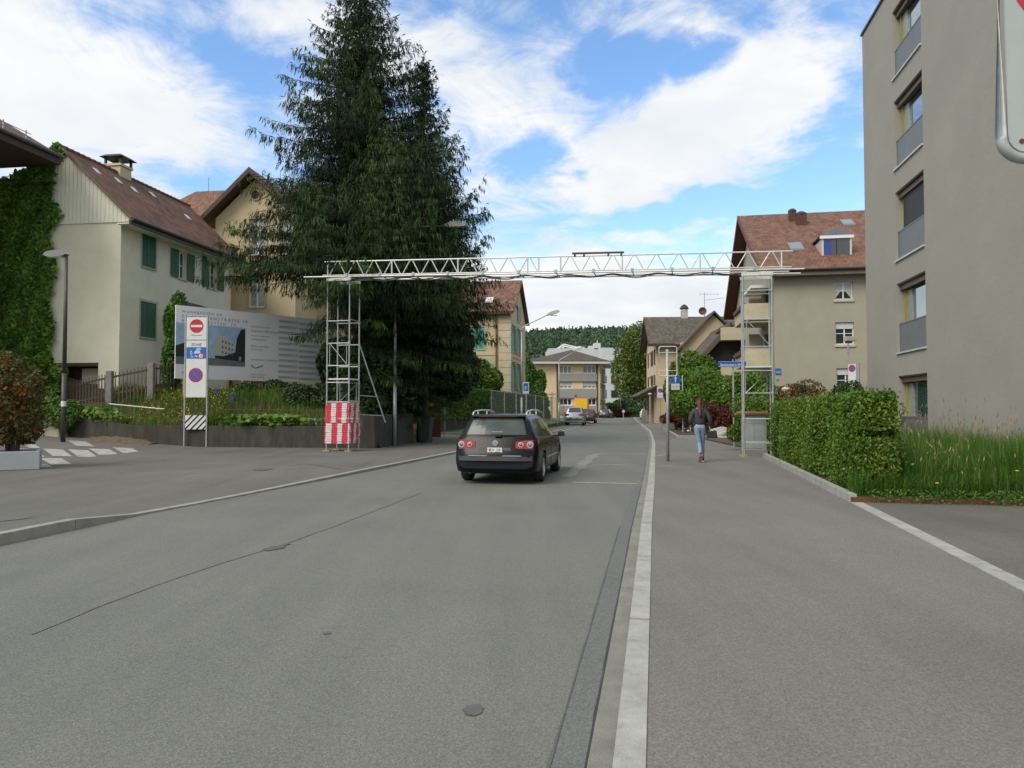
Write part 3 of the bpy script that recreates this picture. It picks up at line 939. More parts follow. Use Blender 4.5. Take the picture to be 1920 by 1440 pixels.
# ================================================================== BUILDINGS
class Fac:
    """a facade frame: A = corner (x, y), U = unit direction along it, Nn = inward normal"""
    def __init__(s, A, B, inward):
        s.A = Vector((A[0], A[1], 0)); s.L = math.hypot(B[0] - A[0], B[1] - A[1])
        s.U = Vector((B[0] - A[0], B[1] - A[1], 0)) / s.L
        s.N = Vector((-s.U.y, s.U.x, 0))
        if s.N.dot(Vector((inward[0], inward[1], 0))) < 0: s.N = -s.N

    def p(s, u, d, z): q = s.A + s.U * u + s.N * d; return (q.x, q.y, z)

    def box(s, mb, u0, u1, d0, d1, z0, z1):
        mb.hexa([s.p(u0, d0, z0), s.p(u1, d0, z0), s.p(u1, d1, z0), s.p(u0, d1, z0), s.p(u0, d0, z1), s.p(u1, d0, z1), s.p(u1, d1, z1), s.p(u0, d1, z1)])

    def wall(s, mb, z0, z1, holes=(), depth=.2, u0=0, u1=None):
        u1 = s.L if u1 is None else u1
        us = sorted(set([u0, u1] + [h[0] for h in holes] + [h[1] for h in holes]))
        zs = sorted(set([z0, z1] + [h[2] for h in holes] + [h[3] for h in holes]))
        for a, b in zip(us, us[1:]):
            for c, d in zip(zs, zs[1:]):
                if any(h[0] <= a + 1e-6 and h[1] >= b - 1e-6 and h[2] <= c + 1e-6 and h[3] >= d - 1e-6 for h in holes): continue
                mb.poly([s.p(a, 0, c), s.p(b, 0, c), s.p(b, 0, d), s.p(a, 0, d)])
        for (a, b, c, d) in [h[:4] for h in holes]:
            mb.poly([s.p(a, 0, c), s.p(a, depth, c), s.p(a, depth, d), s.p(a, 0, d)])
            mb.poly([s.p(b, 0, c), s.p(b, depth, c), s.p(b, depth, d), s.p(b, 0, d)])
            mb.poly([s.p(a, 0, d), s.p(b, 0, d), s.p(b, depth, d), s.p(a, depth, d)])
            mb.poly([s.p(a, 0, c), s.p(b, 0, c), s.p(b, depth, c), s.p(a, depth, c)])


def window(f, par, h, depth=.16, frame=M_whitep, pane=M_glass, fw=.07, mull=1, trans=0, sill=M_lgrey, blind=0, blindm=M_blind, sillh=.07, sillp=.06, surround=None, curtains=False):
    a, b, c, d = h[:4]
    mb = MB()
    f.box(mb, a, a + fw, depth - .02, depth + .05, c, d); f.box(mb, b - fw, b, depth - .02, depth + .05, c, d)
    f.box(mb, a + fw, b - fw, depth - .02, depth + .05, c, c + fw); f.box(mb, a + fw, b - fw, depth - .02, depth + .05, d - fw, d)
    for i in range(mull):
        x = a + (b - a) * (i + 1) / (mull + 1)
        f.box(mb, x - fw * .55, x + fw * .55, depth - .018, depth + .048, c + fw, d - fw)
    for i in range(trans):
        z = c + (d - c) * (i + 1) / (trans + 1)
        n = mull + 1; xs = [a + fw] + [a + (b - a) * (k + 1) / n for k in range(mull)] + [b - fw]
        for k in range(n): f.box(mb, xs[k] + (fw * .55 if k else 0), xs[k + 1] - (fw * .55 if k < n - 1 else 0), depth - .012, depth + .03, z - .02, z + .02)
    w = mb.build('window', frame, par)
    mb = MB(); f.box(mb, a + .01, b - .01, depth + .012, depth + .024, c + .01, d - .01); mb.build('pane', pane, w)
    if curtains:
        mb = MB()
        for k in range(2):
            x0 = a + fw + (b - a - 2 * fw) * k / 2; x1 = x0 + (b - a - 2 * fw) / 2
            mid = (x0 + x1) / 2 + (.12 if k == 0 else -.12)
            mb.poly([f.p(x0, depth + .008, d - fw), f.p(x1, depth + .008, d - fw), f.p(x1, depth + .008, c + .5 if k else d - .7), f.p(mid, depth + .008, c + (d - c) * .5), f.p(x0, depth + .008, c + fw if k == 0 else d - .7)] if k == 0 else
                    [f.p(x0, depth + .008, d - fw), f.p(x1, depth + .008, d - fw), f.p(x1, depth + .008, c + fw), f.p(mid, depth + .008, c + (d - c) * .5), f.p(x0, depth + .008, d - .7)])
        mb.build('curtain', mat('net_curtain', (.42, .44, .45), .8, .05, 5), w)
    if sill:
        mb = MB(); f.box(mb, a - .06, b + .06, -sillp, depth - .022, c - sillh, c - .003); mb.build('sill', sill, w)
    if blind:
        mb = MB(); n = int((d - c) * blind / .06)
        for k in range(n):
            z = d - .004 - k * .06
            mb.hexa([f.p(a + .012, depth - .06, z - .056), f.p(b - .012, depth - .06, z - .056), f.p(b - .012, depth - .03, z - .056), f.p(a + .012, depth - .03, z - .056),
                     f.p(a + .012, depth - .045, z), f.p(b - .012, depth - .045, z), f.p(b - .012, depth - .03, z), f.p(a + .012, depth - .03, z)])
        mb.build('roller_blind', blindm, w)
    if surround:
        mb = MB(); s = .14
        f.box(mb, a - s, a, -.03, .02, c - .003, d + s); f.box(mb, b, b + s, -.03, .02, c - .003, d + s); f.box(mb, a, b, -.03, .02, d, d + s)
        mb.build('surround', surround, w)
    return w


def shutter(f, par, u0, u1, z0, z1, m, d=-.045, slats=True):
    mb = MB(); th = .035; fr = .055
    f.box(mb, u0, u0 + fr, d - th, d, z0, z1); f.box(mb, u1 - fr, u1, d - th, d, z0, z1)
    zm = (z0 + z1) / 2
    for z in (z0, zm - fr / 2, z1 - fr): f.box(mb, u0 + fr, u1 - fr, d - th, d, z, z + fr)
    if slats:
        for (za, zb) in ((z0 + fr, zm - fr / 2), (zm + fr / 2, z1 - fr)):
            n = max(2, int((zb - za) / .085))
            for k in range(n):
                z = za + (zb - za) * k / n; dz = (zb - za) / n
                mb.hexa([f.p(u0 + fr, d - th + .002, z + .01), f.p(u1 - fr, d - th + .002, z + .01), f.p(u1 - fr, d - th + .012, z), f.p(u0 + fr, d - th + .012, z),
                         f.p(u0 + fr, d - .014, z + dz * .95), f.p(u1 - fr, d - .014, z + dz * .95), f.p(u1 - fr, d - .004, z + dz * .9), f.p(u0 + fr, d - .004, z + dz * .9)])
    else: f.box(mb, u0 + fr, u1 - fr, d - th + .01, d - .008, z0 + fr, z1 - fr)
    return mb.build('shutter', m, par)


def tloc(C, ang, u, v, xl=0.0):
    """distance along the local y axis of a house (corner C, heading ang) where pixel column u meets the plane x=xl"""
    k, _ = KM(u, v)
    sx, sy = math.sin(ang), math.cos(ang)
    cx, cy = C[0] + xl * math.cos(ang), C[1] - xl * math.sin(ang)
    return (k * cy - cx) / (sx - k * sy)


def zloc(C, ang, t, v, u):
    Y = C[1] + math.cos(ang) * t
    return CAMZ + KM(u, v)[1] * Y


def xloc(C, ang, u, v, yl=0.0):
    """position along the local x axis where column u meets the plane y=yl"""
    k, _ = KM(u, v)
    sx, sy = math.cos(ang), -math.sin(ang)
    cx, cy = C[0] + yl * math.sin(ang), C[1] + yl * math.cos(ang)
    return (k * cy - cx) / (sx - k * sy)


# ---------------------------------------------------------------- house A (cream, green shutters, left)
AA = math.atan(.15); CA = (-17.4, 33.0)
HA = thing('cream_house', 'cream plastered house with dark green shutters and steep brown tiled roof on the left', 'house', (CA[0], CA[1], 0), -AA)
WA, LA = 5.6, 9.4           # local: x from -WA to 0, y from 0 to LA
EZ, RZ = 9.95, 13.2


def rect_s(C, ang, u0, u1, v0, v1):
    """pixel rectangle -> hole on the street facade x=0"""
    a, b = tloc(C, ang, u0, (v0 + v1) / 2), tloc(C, ang, u1, (v0 + v1) / 2); um = (u0 + u1) / 2; tm = (a + b) / 2
    return (a, b, zloc(C, ang, tm, v1, um), zloc(C, ang, tm, v0, um))


fs = Fac((0, 0), (0, LA), (-1, 0)); fg = Fac((-WA, 0), (0, 0), (0, 1))
hs = [rect_s(CA, AA, 266, 292, 441, 502), rect_s(CA, AA, 334, 349, 472, 523), rect_s(CA, AA, 391, 406, 487, 541), rect_s(CA, AA, 263, 292, 567, 633), rect_s(CA, AA, 350, 372, 590, 645)]
mb = MB()
fs.wall(mb, 1.0, EZ + .05, [h for h in hs], .18)
gar = (xloc(CA, AA, 94, 700) + WA, xloc(CA, AA, 184, 700) + WA, 1.6, CAMZ + KM(140, 681)[1] * 33)
fg.wall(mb, 1.0, EZ + .02, [gar], .5)
for (x, y0, y1) in ((-WA, 0, LA),): mb.poly([(x, y0, 1), (x, y1, 1), (x, y1, EZ), (x, y0, EZ)])
mb.poly([(-WA, LA, 1), (0, LA, 1), (0, LA, EZ), (-WA / 2 - .1, LA, RZ - .1), (-WA, LA, EZ)])
mb.build('wall', M_plasterA, HA)
mb = MB(); fg.box(mb, gar[0] - .1, gar[1] + .1, .5, .55, gar[2], gar[3] + .1)
g = mb.build('garage_opening', M_black, HA)
mb = MB(); fg.box(mb, gar[0], gar[1], -.03, .1, gar[3] - .12, gar[3] + .03); fg.box(mb, gar[0] - .06, gar[0], -.03, .1, gar[2], gar[3]); mb.build('opening_frame', M_dwood, g)
mb = MB(); fg.box(mb, gar[0] + 1.25, gar[1] - .05, .42, .46, gar[2], gar[3] - .2); mb.build('pale_panel', M_lgrey, g)
# boarded gable: each board a thin strip with a gap
mb = MB()
bw = .2; n = int((WA + 1.1) / bw)
for i in range(n):
    x0 = -WA - .55 + i * bw; x1 = x0 + bw - .018
    def top(x): return min(RZ - .15, EZ + .15 + (RZ - EZ - .25) * (1 - abs(x + WA / 2) / (WA / 2 + .58)))
    xm = -WA / 2
    if x0 < xm < x1: pts = [(x0, -.04, EZ - .08), (x1, -.04, EZ - .08), (x1, -.04, top(x1)), (xm, -.04, top(xm)), (x0, -.04, top(x0))]
    else: pts = [(x0, -.04, EZ - .08), (x1, -.04, EZ - .08), (x1, -.04, top(x1)), (x0, -.04, top(x0))]
    mb.prism(pts, (0, -.022, 0))
mb.prism([(-WA - .55, -.0, EZ - .06), (.55, 0, EZ - .06), (.55, 0, EZ + .15), (-WA / 2, 0, RZ - .12), (-WA - .55, 0, EZ + .15)], (0, -.04, 0))
mb.build('gable_boards', M_boards, HA)
# roof
rr_ = MB(); ov = .72; zE = EZ + .02
slope = (RZ - zE) / (WA / 2 + ov)
rr_.roof((ov, -.32, zE), (ov, LA + .3, zE), (-WA / 2, LA + .3, RZ + .12), (-WA / 2, -.32, RZ + .12), .10)
rr_.roof((-WA - ov, LA + .3, zE), (-WA - ov, -.32, zE), (-WA / 2, -.32, RZ + .12), (-WA / 2, LA + .3, RZ + .12), .10)
roofA = rr_.build('roof', M_roofA, HA)
mb = MB()
for i in range(28):
    y = -.32 + i * (LA + .62) / 28
    mb.tube((-WA / 2, y, RZ + .10), (-WA / 2, y + .38, RZ + .15), .10, .085, 8)
mb.build('ridge_tiles', M_roofA, roofA)
for (u, v) in ((182, 322), (222, 340), (252, 357), (286, 366), (352, 408)):
    k, m = KM(u, v)
    # meet the street-side roof plane
    best = None
    for i in range(400):
        Y = 32 + i * .03; X = k * Y; Z = CAMZ + m * Y
        lx = (X - CA[0]) * math.cos(AA) - (Y - CA[1]) * math.sin(AA); ly = (X - CA[0]) * math.sin(AA) + (Y - CA[1]) * math.cos(AA)
        zr = zE + (ov - lx) * (RZ + .12 - zE) / (WA / 2 + ov)
        if Z > zr - .001 and best is None and lx < ov: pass
        e = abs(Z - zr)
        if best is None or e < best[0]: best = (e, lx, ly, zr)
    _, lx, ly, zr = best
    s_ = (RZ + .12 - zE) / (WA / 2 + ov); mb = MB()
    mb.hexa([(lx + .13, ly - .14, zr - .13 * s_ + .02), (lx + .13, ly + .14, zr - .13 * s_ + .02), (lx - .13, ly + .14, zr + .13 * s_ + .02), (lx - .13, ly - .14, zr + .13 * s_ + .02),
             (lx + .13, ly - .14, zr - .13 * s_ + .06), (lx + .13, ly + .14, zr - .13 * s_ + .06), (lx - .13, ly + .14, zr + .13 * s_ + .06), (lx - .13, ly - .14, zr + .13 * s_ + .06)])
    mb.build('glass_tile', mat('frosted_glass_tile', (.55, .57, .56), .3, .1, 5), roofA)
mb = MB(); mb.path([(ov + .07, -.34, zE - .06), (ov + .07, LA + .32, zE - .06)], .085, 8); mb.box(ov - .12, ov, -.31, LA + .29, zE - .26, zE - .102)
mb.build('gutter', M_blackmetal, roofA)
mb = MB(); mb.box(.004, ov - .121, -.3, LA + .28, zE - .26, zE - .20); mb.build('soffit', M_plasterA, roofA)
# verge boards on the front gable
mb = MB()
for sgn in (1, -1):
    xe = ov if sgn > 0 else -WA - ov
    mb.hexa([(xe, -.34, zE - .12), (-WA / 2, -.34, RZ), (-WA / 2, -.30, RZ), (xe, -.30, zE - .12), (xe, -.34, zE + .03), (-WA / 2, -.34, RZ + .15), (-WA / 2, -.30, RZ + .15), (xe, -.30, zE + .03)])
mb.build('verge_board', mat('brown_verge_paint', (.13, .075, .05), .7, .2, 5), roofA)
# chimney with a metal hood, on the far slope
Yc = 37.2; pc = P(222, 315, Yc)
lx = (pc.x - CA[0]) * math.cos(AA) - (Yc - CA[1]) * math.sin(AA); ly = (pc.x - CA[0]) * math.sin(AA) + (Yc - CA[1]) * math.cos(AA)
zc_ = pc.z
mb = MB(); mb.box(lx - .42, lx + .42, ly - .42, ly + .42, zc_ - 2.2, zc_ - .02); mb.box(lx - .48, lx + .48, ly - .48, ly + .48, zc_ - .02, zc_ + .09)
ch = mb.build('chimney', M_plasterC, roofA)
mb = MB()
for sx in (-1, 1):
    for sy in (-1, 1): mb.box(lx + sx * .4 - .05, lx + sx * .4 + .05, ly + sy * .4 - .05, ly + sy * .4 + .05, zc_ + .09, zc_ + .42)
T = zc_ + .42
mb.hexa([(lx - .62, ly - .62, T), (lx + .62, ly - .62, T), (lx + .62, ly + .62, T), (lx - .62, ly + .62, T), (lx - .4, ly - .4, T + .16), (lx + .4, ly - .4, T + .16), (lx + .4, ly + .4, T + .16), (lx - .4, ly + .4, T + .16)])
mb.build('chimney_hood', M_blackmetal, ch)
# windows and shutters
for i, h in enumerate(hs):
    w = window(fs, HA, h, .16, M_whitep, M_glass, .07, 1 if i in (0, 3) else 1, 1, M_lgrey)
    if i in (0, 3):
        m_ = (h[0] + h[1]) / 2
        shutter(fs, w, h[0], m_ - .005, h[2], h[3], M_gshut, .03); shutter(fs, w, m_ + .005, h[1], h[2], h[3], M_gshut, .03)
        mb = MB(); s = .1
        fs.box(mb, h[0] - s, h[0], -.02, .02, h[2], h[3] + s); fs.box(mb, h[1], h[1] + s, -.02, .02, h[2], h[3] + s); fs.box(mb, h[0], h[1], -.02, .02, h[3], h[3] + s); mb.build('surround', M_lgrey, w)
    elif i in (1, 2):
        wd = .62
        shutter(fs, w, h[0] - wd - .04, h[0] - .04, h[2], h[3], M_gshut); shutter(fs, w, h[1] + .04, h[1] + .04 + wd, h[2], h[3], M_gshut)
for (v0, v1) in ((424, 488), (562, 632)):
    a, b = xloc(CA, AA, 58, 500) + WA, xloc(CA, AA, 78, 500) + WA
    shutter(fg, HA, a, b, CAMZ + KM(68, v1)[1] * 33, CAMZ + KM(68, v0)[1] * 33, M_gshut)
# porch canopy with dark tiles
pa, pb = tloc(CA, AA, 337, 575, .3), tloc(CA, AA, 424, 580, 1.0)
zp = CAMZ + KM(380, 576)[1] * 37
mb = MB()
mb.roof((1.55, pa - .5, zp - .25), (1.55, pb, zp - .25), (0, pb - .8, zp + .42), (0, pa + .9, zp + .42), .1)
mb.roof((-.0, pa - .5, zp - .25), (1.55, pa - .5, zp - .25), (0.0, pa + .9, zp + .42), (0, pa + .9, zp + .42), .1)
pr = mb.build('porch_roof', M_roofE, HA)
mb = MB(); mb.box(1.4, 1.5, pa - .4, pa - .3, 1.5, zp - .35); mb.build('porch_post', M_dwood, pr); mb = MB(); mb.box(1.4, 1.5, pb - .3, pb - .2, 1.5, zp - .35); mb.build('porch_post', M_dwood, pr)

# ---------------------------------------------------------------- neighbouring house at the left edge: only its eave reaches into view
CB = (-19.75, 32.4)
HB = thing('edge_house', 'dark eave and brown tiled roof of the house cut off by the left picture edge', 'house', (CB[0], CB[1], 0), -AA)
ze = CAMZ + KM(98, 292)[1] * 32.4
mb = MB(); mb.box(-9.0, -2.7, -4.8, -1.2, 0, ze - .25); mb.build('wall', mat('dull_beige_plaster', (.40, .36, .27), .9, .08, 1), HB)  # edge house wall in one dull beige tone
mb = MB(); mb.roof((0, -5.4, ze), (0, 0, ze), (-4.6, 0, ze + 2.7), (-4.6, -5.4, ze + 2.7), .12); mb.roof((-9.3, 0, ze), (-9.3, -5.4, ze), (-4.6, -5.4, ze + 2.7), (-4.6, 0, ze + 2.7), .12)
rb = mb.build('roof', M_roofA, HB)
mb = MB(); mb.box(-.12, -.02, -5.3, -.02, ze - .42, ze - .121); mb.box(-9.3, -.12, -.14, -.02, ze - .42, ze - .16); mb.build('fascia', M_dwood, rb)
mb = MB(); mb.box(-2.9, -.121, -5.3, -.141, ze - .40, ze - .35); mb.build('soffit', M_dwood, rb)
mb = MB(); mb.path([(.06, -5.4, ze - .06), (.06, 0.02, ze - .06)], .08, 8); mb.build('gutter', mat('grey_gutter', (.07, .08, .075), .5, .2, 4), rb)
mb = MB()
for dz in (.12, .26): mb.path([(-.45, -5.2, ze + .27 + dz), (-.45, -1.2, ze + .27 + dz)], .018, 5)
for k in range(4): mb.box(-.47, -.43, -5.0 + k * 1.17, -4.96 + k * 1.17, ze + .25, ze + .62)
mb.build('snow_guard', M_galv, rb)

# ---------------------------------------------------------------- house C (beige gable behind)
AC = math.atan(.12); Yc = 44.0
cl = P(403, 500, Yc); ap = P(481, 322, Yc)
CC = (cl.x, cl.y); halfC = (ap.x - cl.x) / math.cos(AC)
HC = thing('beige_gable_house', 'tall beige house with an overhanging gable and round attic window, half hidden behind the spruce', 'house', (CC[0], CC[1], 0), -AC)
wC = halfC * 2; apz = ap.z - .55; ez = apz - halfC * .93
fC = Fac((0, 0), (wC, 0), (0, 1))
xw = xloc(CC, AC, 467, 440); xw2 = xloc(CC, AC, 497, 440)
hw = (xw, xw2, CAMZ + KM(480, 480)[1] * 44, CAMZ + KM(480, 413)[1] * 44)
hw2 = (xw, xw2, hw[2] - 3.1, hw[3] - 3.1); hw3 = (xw + 1.9, xw2 + 1.9, hw[2], hw[3])
mb = MB(); fC.wall(mb, 0, ez, [hw, hw2, hw3] if hw[3] < ez else [hw2], .18)
mb.poly([(0, 0, ez), (wC, 0, ez), (halfC, 0, apz)])
mb.poly([(0, 0, 0), (0, 11, 0), (0, 11, ez), (0, 0, ez)]); mb.poly([(wC, 0, 0), (wC, 11, 0), (wC, 11, ez), (wC, 0, ez)])
mb.build('wall', M_plasterC, HC)
for h in ((hw, hw2, hw3) if hw[3] < ez else (hw2,)): window(fC, HC, h, .16, M_whitep, M_glass_l, .08, 1, 0, M_lgrey, surround=M_trim_c)
if hw[3] >= ez: window(fC, HC, hw, -.03, M_whitep, M_glass_l, .08, 1, 0, M_lgrey, surround=M_trim_c)
mb = MB(); oz = CAMZ + KM(480, 369)[1] * 44; ox = xloc(CC, AC, 480, 369)
mb.lathe([(.33, 0), (.33, -.08), (.25, -.09), (.25, -.02)], (ox, 0, oz), 20, 'Y'); wo = mb.build('round_window', M_trim_c, HC)
mb = MB(); mb.lathe([(.25, -.03), (0.001, -.03)], (ox, 0, oz), 20, 'Y'); mb.build('pane', M_black, wo)
mb = MB(); o_ = .75; zz = apz - (halfC + o_) * .93 + .45
mb.roof((-o_, -.7, zz), (-o_, 11, zz), (halfC, 11, apz + .5), (halfC, -.7, apz + .5), .16); mb.roof((wC + o_, 11, zz), (wC + o_, -.7, zz), (halfC, -.7, apz + .5), (halfC, 11, apz + .5), .16)
rC = mb.build('roof', M_roofC, HC)
mb = MB()
for s in (-1, 1):
    xe = -o_ if s < 0 else wC + o_
    mb.hexa([(xe, -.74, zz - .30), (halfC, -.74, apz + .20), (halfC, -.70, apz + .20), (xe, -.70, zz - .30), (xe, -.74, zz + .03), (halfC, -.74, apz + .53), (halfC, -.70, apz + .53), (xe, -.70, zz + .03)])
    # boxed overhang beneath
    mb.hexa([(xe, -.69, zz - .34), (halfC, -.69, apz + .14), (halfC, -.02, apz + .14), (xe, -.02, zz - .34), (xe, -.69, zz - .20), (halfC, -.69, apz + .30), (halfC, -.02, apz + .30), (xe, -.02, zz - .20)])
mb.build('verge_board', M_dwood, rC)
mb = MB(); mb.tube((halfC + .9, 1.5, apz - .1), (halfC + .9, 1.5, apz + 1.0), .015, None, 5); mb.build('lightning_rod', M_blackmetal, rC)
# main block with hipped roof behind
r0 = P(368, 359, 51); r1 = P(432, 357, 51); e0 = P(340, 395, 47)
def toC(p): dx, dy = p.x - CC[0], p.y - CC[1]; return (dx * math.cos(AC) - dy * math.sin(AC), dx * math.sin(AC) + dy * math.cos(AC), p.z)
a_, b_ = toC(r0), toC(r1)
y0, y1 = 3.2, a_[1] + (a_[1] - 3.2); xl = a_[0] - 3.0; ezb = a_[2] - 3.1
mb = MB(); mb.box(xl + .5, wC + 4, y0 + .5, y1 - .5, 0, ezb); mb.build('rear_wall', M_plasterC, HC)
mb = MB(); mb.roof((xl, y0, ezb), (wC + 4.5, y0, ezb), (wC + 2, a_[1], a_[2]), (a_[0], a_[1], a_[2])); mb.roof((wC + 4.5, y1, ezb), (xl, y1, ezb), (a_[0], a_[1], a_[2]), (wC + 2, a_[1], a_[2])); mb.roof((xl, y1, ezb), (xl, y0, ezb), (a_[0], a_[1], a_[2]), (a_[0], a_[1] + .01, a_[2]))
rr2 = mb.build('rear_roof', M_roofC, HC)
mb = MB(); mb.tube((a_[0] + .9, a_[1], a_[2]), (a_[0] + .9, a_[1], a_[2] + .95), .015, None, 5); mb.build('lightning_rod', M_blackmetal, rr2)

# ---------------------------------------------------------------- house D (cream, turquoise shutters)
AD = math.atan(.15); CD = (-.12, 62.0)
HD = thing('turquoise_shutter_house', 'old cream house with sandstone corner blocks and turquoise shutters behind the clipped hedge', 'house', (CD[0], CD[1], 0), -AD)
WD, LD = 11.0, 9.4
Zd = lambda v, u=930, Y=62: CAMZ + KM(u, v)[1] * Y
eD = Zd(583)
fD = Fac((-WD, 0), (0, 0), (0, 1)); fDs = Fac((0, 0), (0, LD), (-1, 0))
X_ = lambda u: xloc(CD, AD, u, 640) + WD
hD = [(X_(893), X_(909), Zd(654), Zd(612)), (X_(893), X_(909), Zd(728), Zd(682)), (X_(868), X_(882), Zd(654), Zd(612)), (X_(868), X_(882), Zd(728), Zd(682))]
sD = [(tloc(CD, AD, u0, 700), tloc(CD, AD, u1, 700), Zd(v1, 962, 65), Zd(v0, 962, 65)) for (u0, u1, v0, v1) in ((959.5, 964.5, 618, 662), (959.5, 964.5, 684, 730), (969.5, 974.5, 618, 662), (969.5, 974.5, 684, 730))]
mb = MB(); fD.wall(mb, 0, eD, hD, .2); fDs.wall(mb, 0, eD, sD, .2)
rzD = Zd(526, 930, 66.5) - .2
mb.poly([(0, 0, eD), (0, LD, eD), (0, LD / 2, rzD)])
mb.poly([(-WD, 0, 0), (-WD, LD, 0), (-WD, LD, eD), (-WD, LD / 2, rzD), (-WD, 0, eD)]); mb.poly([(-WD, LD, 0), (0, LD, 0), (0, LD, eD), (-WD, LD, eD)])
mb.build('wall', M_plasterD, HD)
mb = MB(); qh = .62; n = int(eD / qh)
for k in range(n):
    z = k * qh; mb.box(-1.0, .05, -.05, -.0, z + .02, z + qh - .02); mb.box(.0, .05, .001, .95, z + .02, z + qh - .02)
mb.build('corner_blocks', M_quoin, HD)
mb = MB(); mb.box(-1.25, -1.13, -.14, -.04, 0, eD); mb.build('downpipe', mat('copper_brown_pipe', (.14, .08, .04), .6, .2, 4), HD)
mb = MB(); fD.box(mb, 0, WD, -.04, 0, Zd(660) - .25, Zd(660) - .05); fDs.box(mb, 1.0, LD, -.05, 0, Zd(668), Zd(668) + .15); mb.build('string_course', M_quoin, HD)
mb = MB(); mb.roof((-WD - .4, -.5, eD - .05), (.35, -.5, eD - .05), (.35, LD / 2, rzD + .25), (-WD - .4, LD / 2, rzD + .25), .16); mb.roof((.35, LD + .5, eD - .05), (-WD - .4, LD + .5, eD - .05), (-WD - .4, LD / 2, rzD + .25), (.35, LD / 2, rzD + .25), .16)
rD = mb.build('roof', M_roofD, HD)
mb = MB(); mb.box(-WD - .4, .3, -.55, -.46, eD - .3, eD - .07); mb.build('gutter', M_dwood, rD)
mb = MB(); sx_ = xloc(CD, AD, 914, 567); s_ = (rzD + .3 - eD) / (LD / 2 + .5); yk = .9
mb.hexa([(sx_ - .3, yk - .3, eD + (yk + .2) * s_ + .08), (sx_ + .3, yk - .3, eD + (yk + .2) * s_ + .08), (sx_ + .3, yk + .4, eD + (yk + .9) * s_ + .08), (sx_ - .3, yk + .4, eD + (yk + .9) * s_ + .08),
         (sx_ - .3, yk - .3, eD + (yk + .2) * s_ + .2), (sx_ + .3, yk - .3, eD + (yk + .2) * s_ + .2), (sx_ + .3, yk + .4, eD + (yk + .9) * s_ + .2), (sx_ - .3, yk + .4, eD + (yk + .9) * s_ + .2)])
mb.build('skylight', M_sw, rD)
for i, h in enumerate(hD):
    w = window(fD, HD, h, .18, M_whitep, M_glass, .07, 1, 1, M_quoin, surround=M_quoin)
    wd = (h[1] - h[0]) / 2
    if i == 0: shutter(fD, w, h[0], (h[0] + h[1]) / 2 - .01, h[2], h[3], M_tshut, .05); shutter(fD, w, (h[0] + h[1]) / 2 + .01, h[1], h[2], h[3], M_tshut, .05)
    elif i == 1: shutter(fD, w, h[1] + .15, h[1] + .15 + wd * 1.5, h[2] - .4, h[3], M_tshut); shutter(fD, w, h[0] - .15 - wd, h[0] - .15, h[2], h[3], M_tshut)
    else: shutter(fD, w, h[1] + .15, h[1] + .15 + wd, h[2], h[3], M_tshut)
    if i in (0, 2):
        mb = MB(); m_ = (h[0] + h[1]) / 2; r = (h[1] - h[0]) / 2 + .35
        pts = [fD.p(m_ + r * math.cos(a), -.06, h[3] + .16 + .55 * math.sin(a)) for a in [PI * k / 10 for k in range(11)]]
        mb.prism(pts, (0, .06, 0)); mb.build('arched_pediment', M_quoin, w)
for i, h in enumerate(sD):
    w = window(fDs, HD, h, .18, M_whitep, M_glass, .07, 1, 1, M_quoin)
    wd = (h[1] - h[0]) * .5
    shutter(fDs, w, h[0] - wd - .05, h[0] - .05, h[2], h[3], M_tshut); shutter(fDs, w, h[1] + .05, h[1] + .05 + wd, h[2], h[3], M_tshut)
    mb = MB(); fDs.box(mb, h[0] - .2, h[1] + .2, -.16, 0, h[3] + .12, h[3] + .3); mb.build('window_cornice', M_quoin, w)
ha = (LD / 2 - .9, LD / 2 + .9, Zd(602, 967, 66), Zd(572, 967, 66))
w = window(fDs, HD, (ha[0] + .5, ha[1] - .5, ha[2], ha[3]), -.02, M_whitep, M_glass, .07, 1, 1, M_quoin)
shutter(fDs, w, ha[0], ha[0] + .48, ha[2], ha[3], M_tshut); shutter(fDs, w, ha[1] - .48, ha[1], ha[2], ha[3], M_tshut)

# ---------------------------------------------------------------- building E (apricot with grey bands)
AE = math.atan(.22); YE = 118.0
pe0 = P(1004, 770, YE); pe1 = P(1125, 770, YE)
CE = (pe1.x, pe1.y)      # right front corner
HE = thing('apricot_block', 'apricot three-storey house with grey balcony bands and dark hipped roof at the street bend', 'building', (CE[0], CE[1], 0), 0.0)
WE = pe1.x - pe0.x; LE = 12.0
ZE = lambda v: CAMZ + KM(1060, v)[1] * YE
eE = ZE(683)
XE = lambda u: P(u, 720, YE).x - CE[0] + WE
fE = Fac((-WE, 0), (0, 0), (0, 1)); dxe = LE * .2; fEs = Fac((0, 0), (dxe, LE), (-1, 0))
hE = []
for (v0, v1) in ((686, 700), (716, 728), (747, 760)):
    for (u0, u1) in ((1049, 1072), (1093, 1118)): hE.append((XE(u0), XE(u1), ZE(v1), ZE(v0)))
mb = MB(); fE.wall(mb, 0, eE, hE, .25); fEs.wall(mb, 0, eE, [], .2)
mb.poly([(-WE, 0, 0), (-WE + dxe, LE, 0), (-WE + dxe, LE, eE), (-WE, 0, eE)]); mb.poly([(-WE + dxe, LE, 0), (dxe, LE, 0), (dxe, LE, eE), (-WE + dxe, LE, eE)])
mb.build('wall', M_plasterE, HE)
for i, h in enumerate(hE): window(fE, HE, h, .2, M_whitep, M_glass_l if i < 2 else M_glass, .12, 2, 0, None, blind=0 if i not in (2, 3) else .75)
for (v0, v1) in ((701, 715), (729, 746), (761, 776)):
    mb = MB(); fE.box(mb, XE(1048), XE(1119), -.25, -.01, ZE(v1), ZE(v0)); mb.build('balcony_band', M_greyband, HE)
    mb = MB(); fEs.box(mb, 3.0, 8.5, -.5, -.01, ZE(v1), ZE(v0)); mb.build('balcony_band', M_greyband, HE)
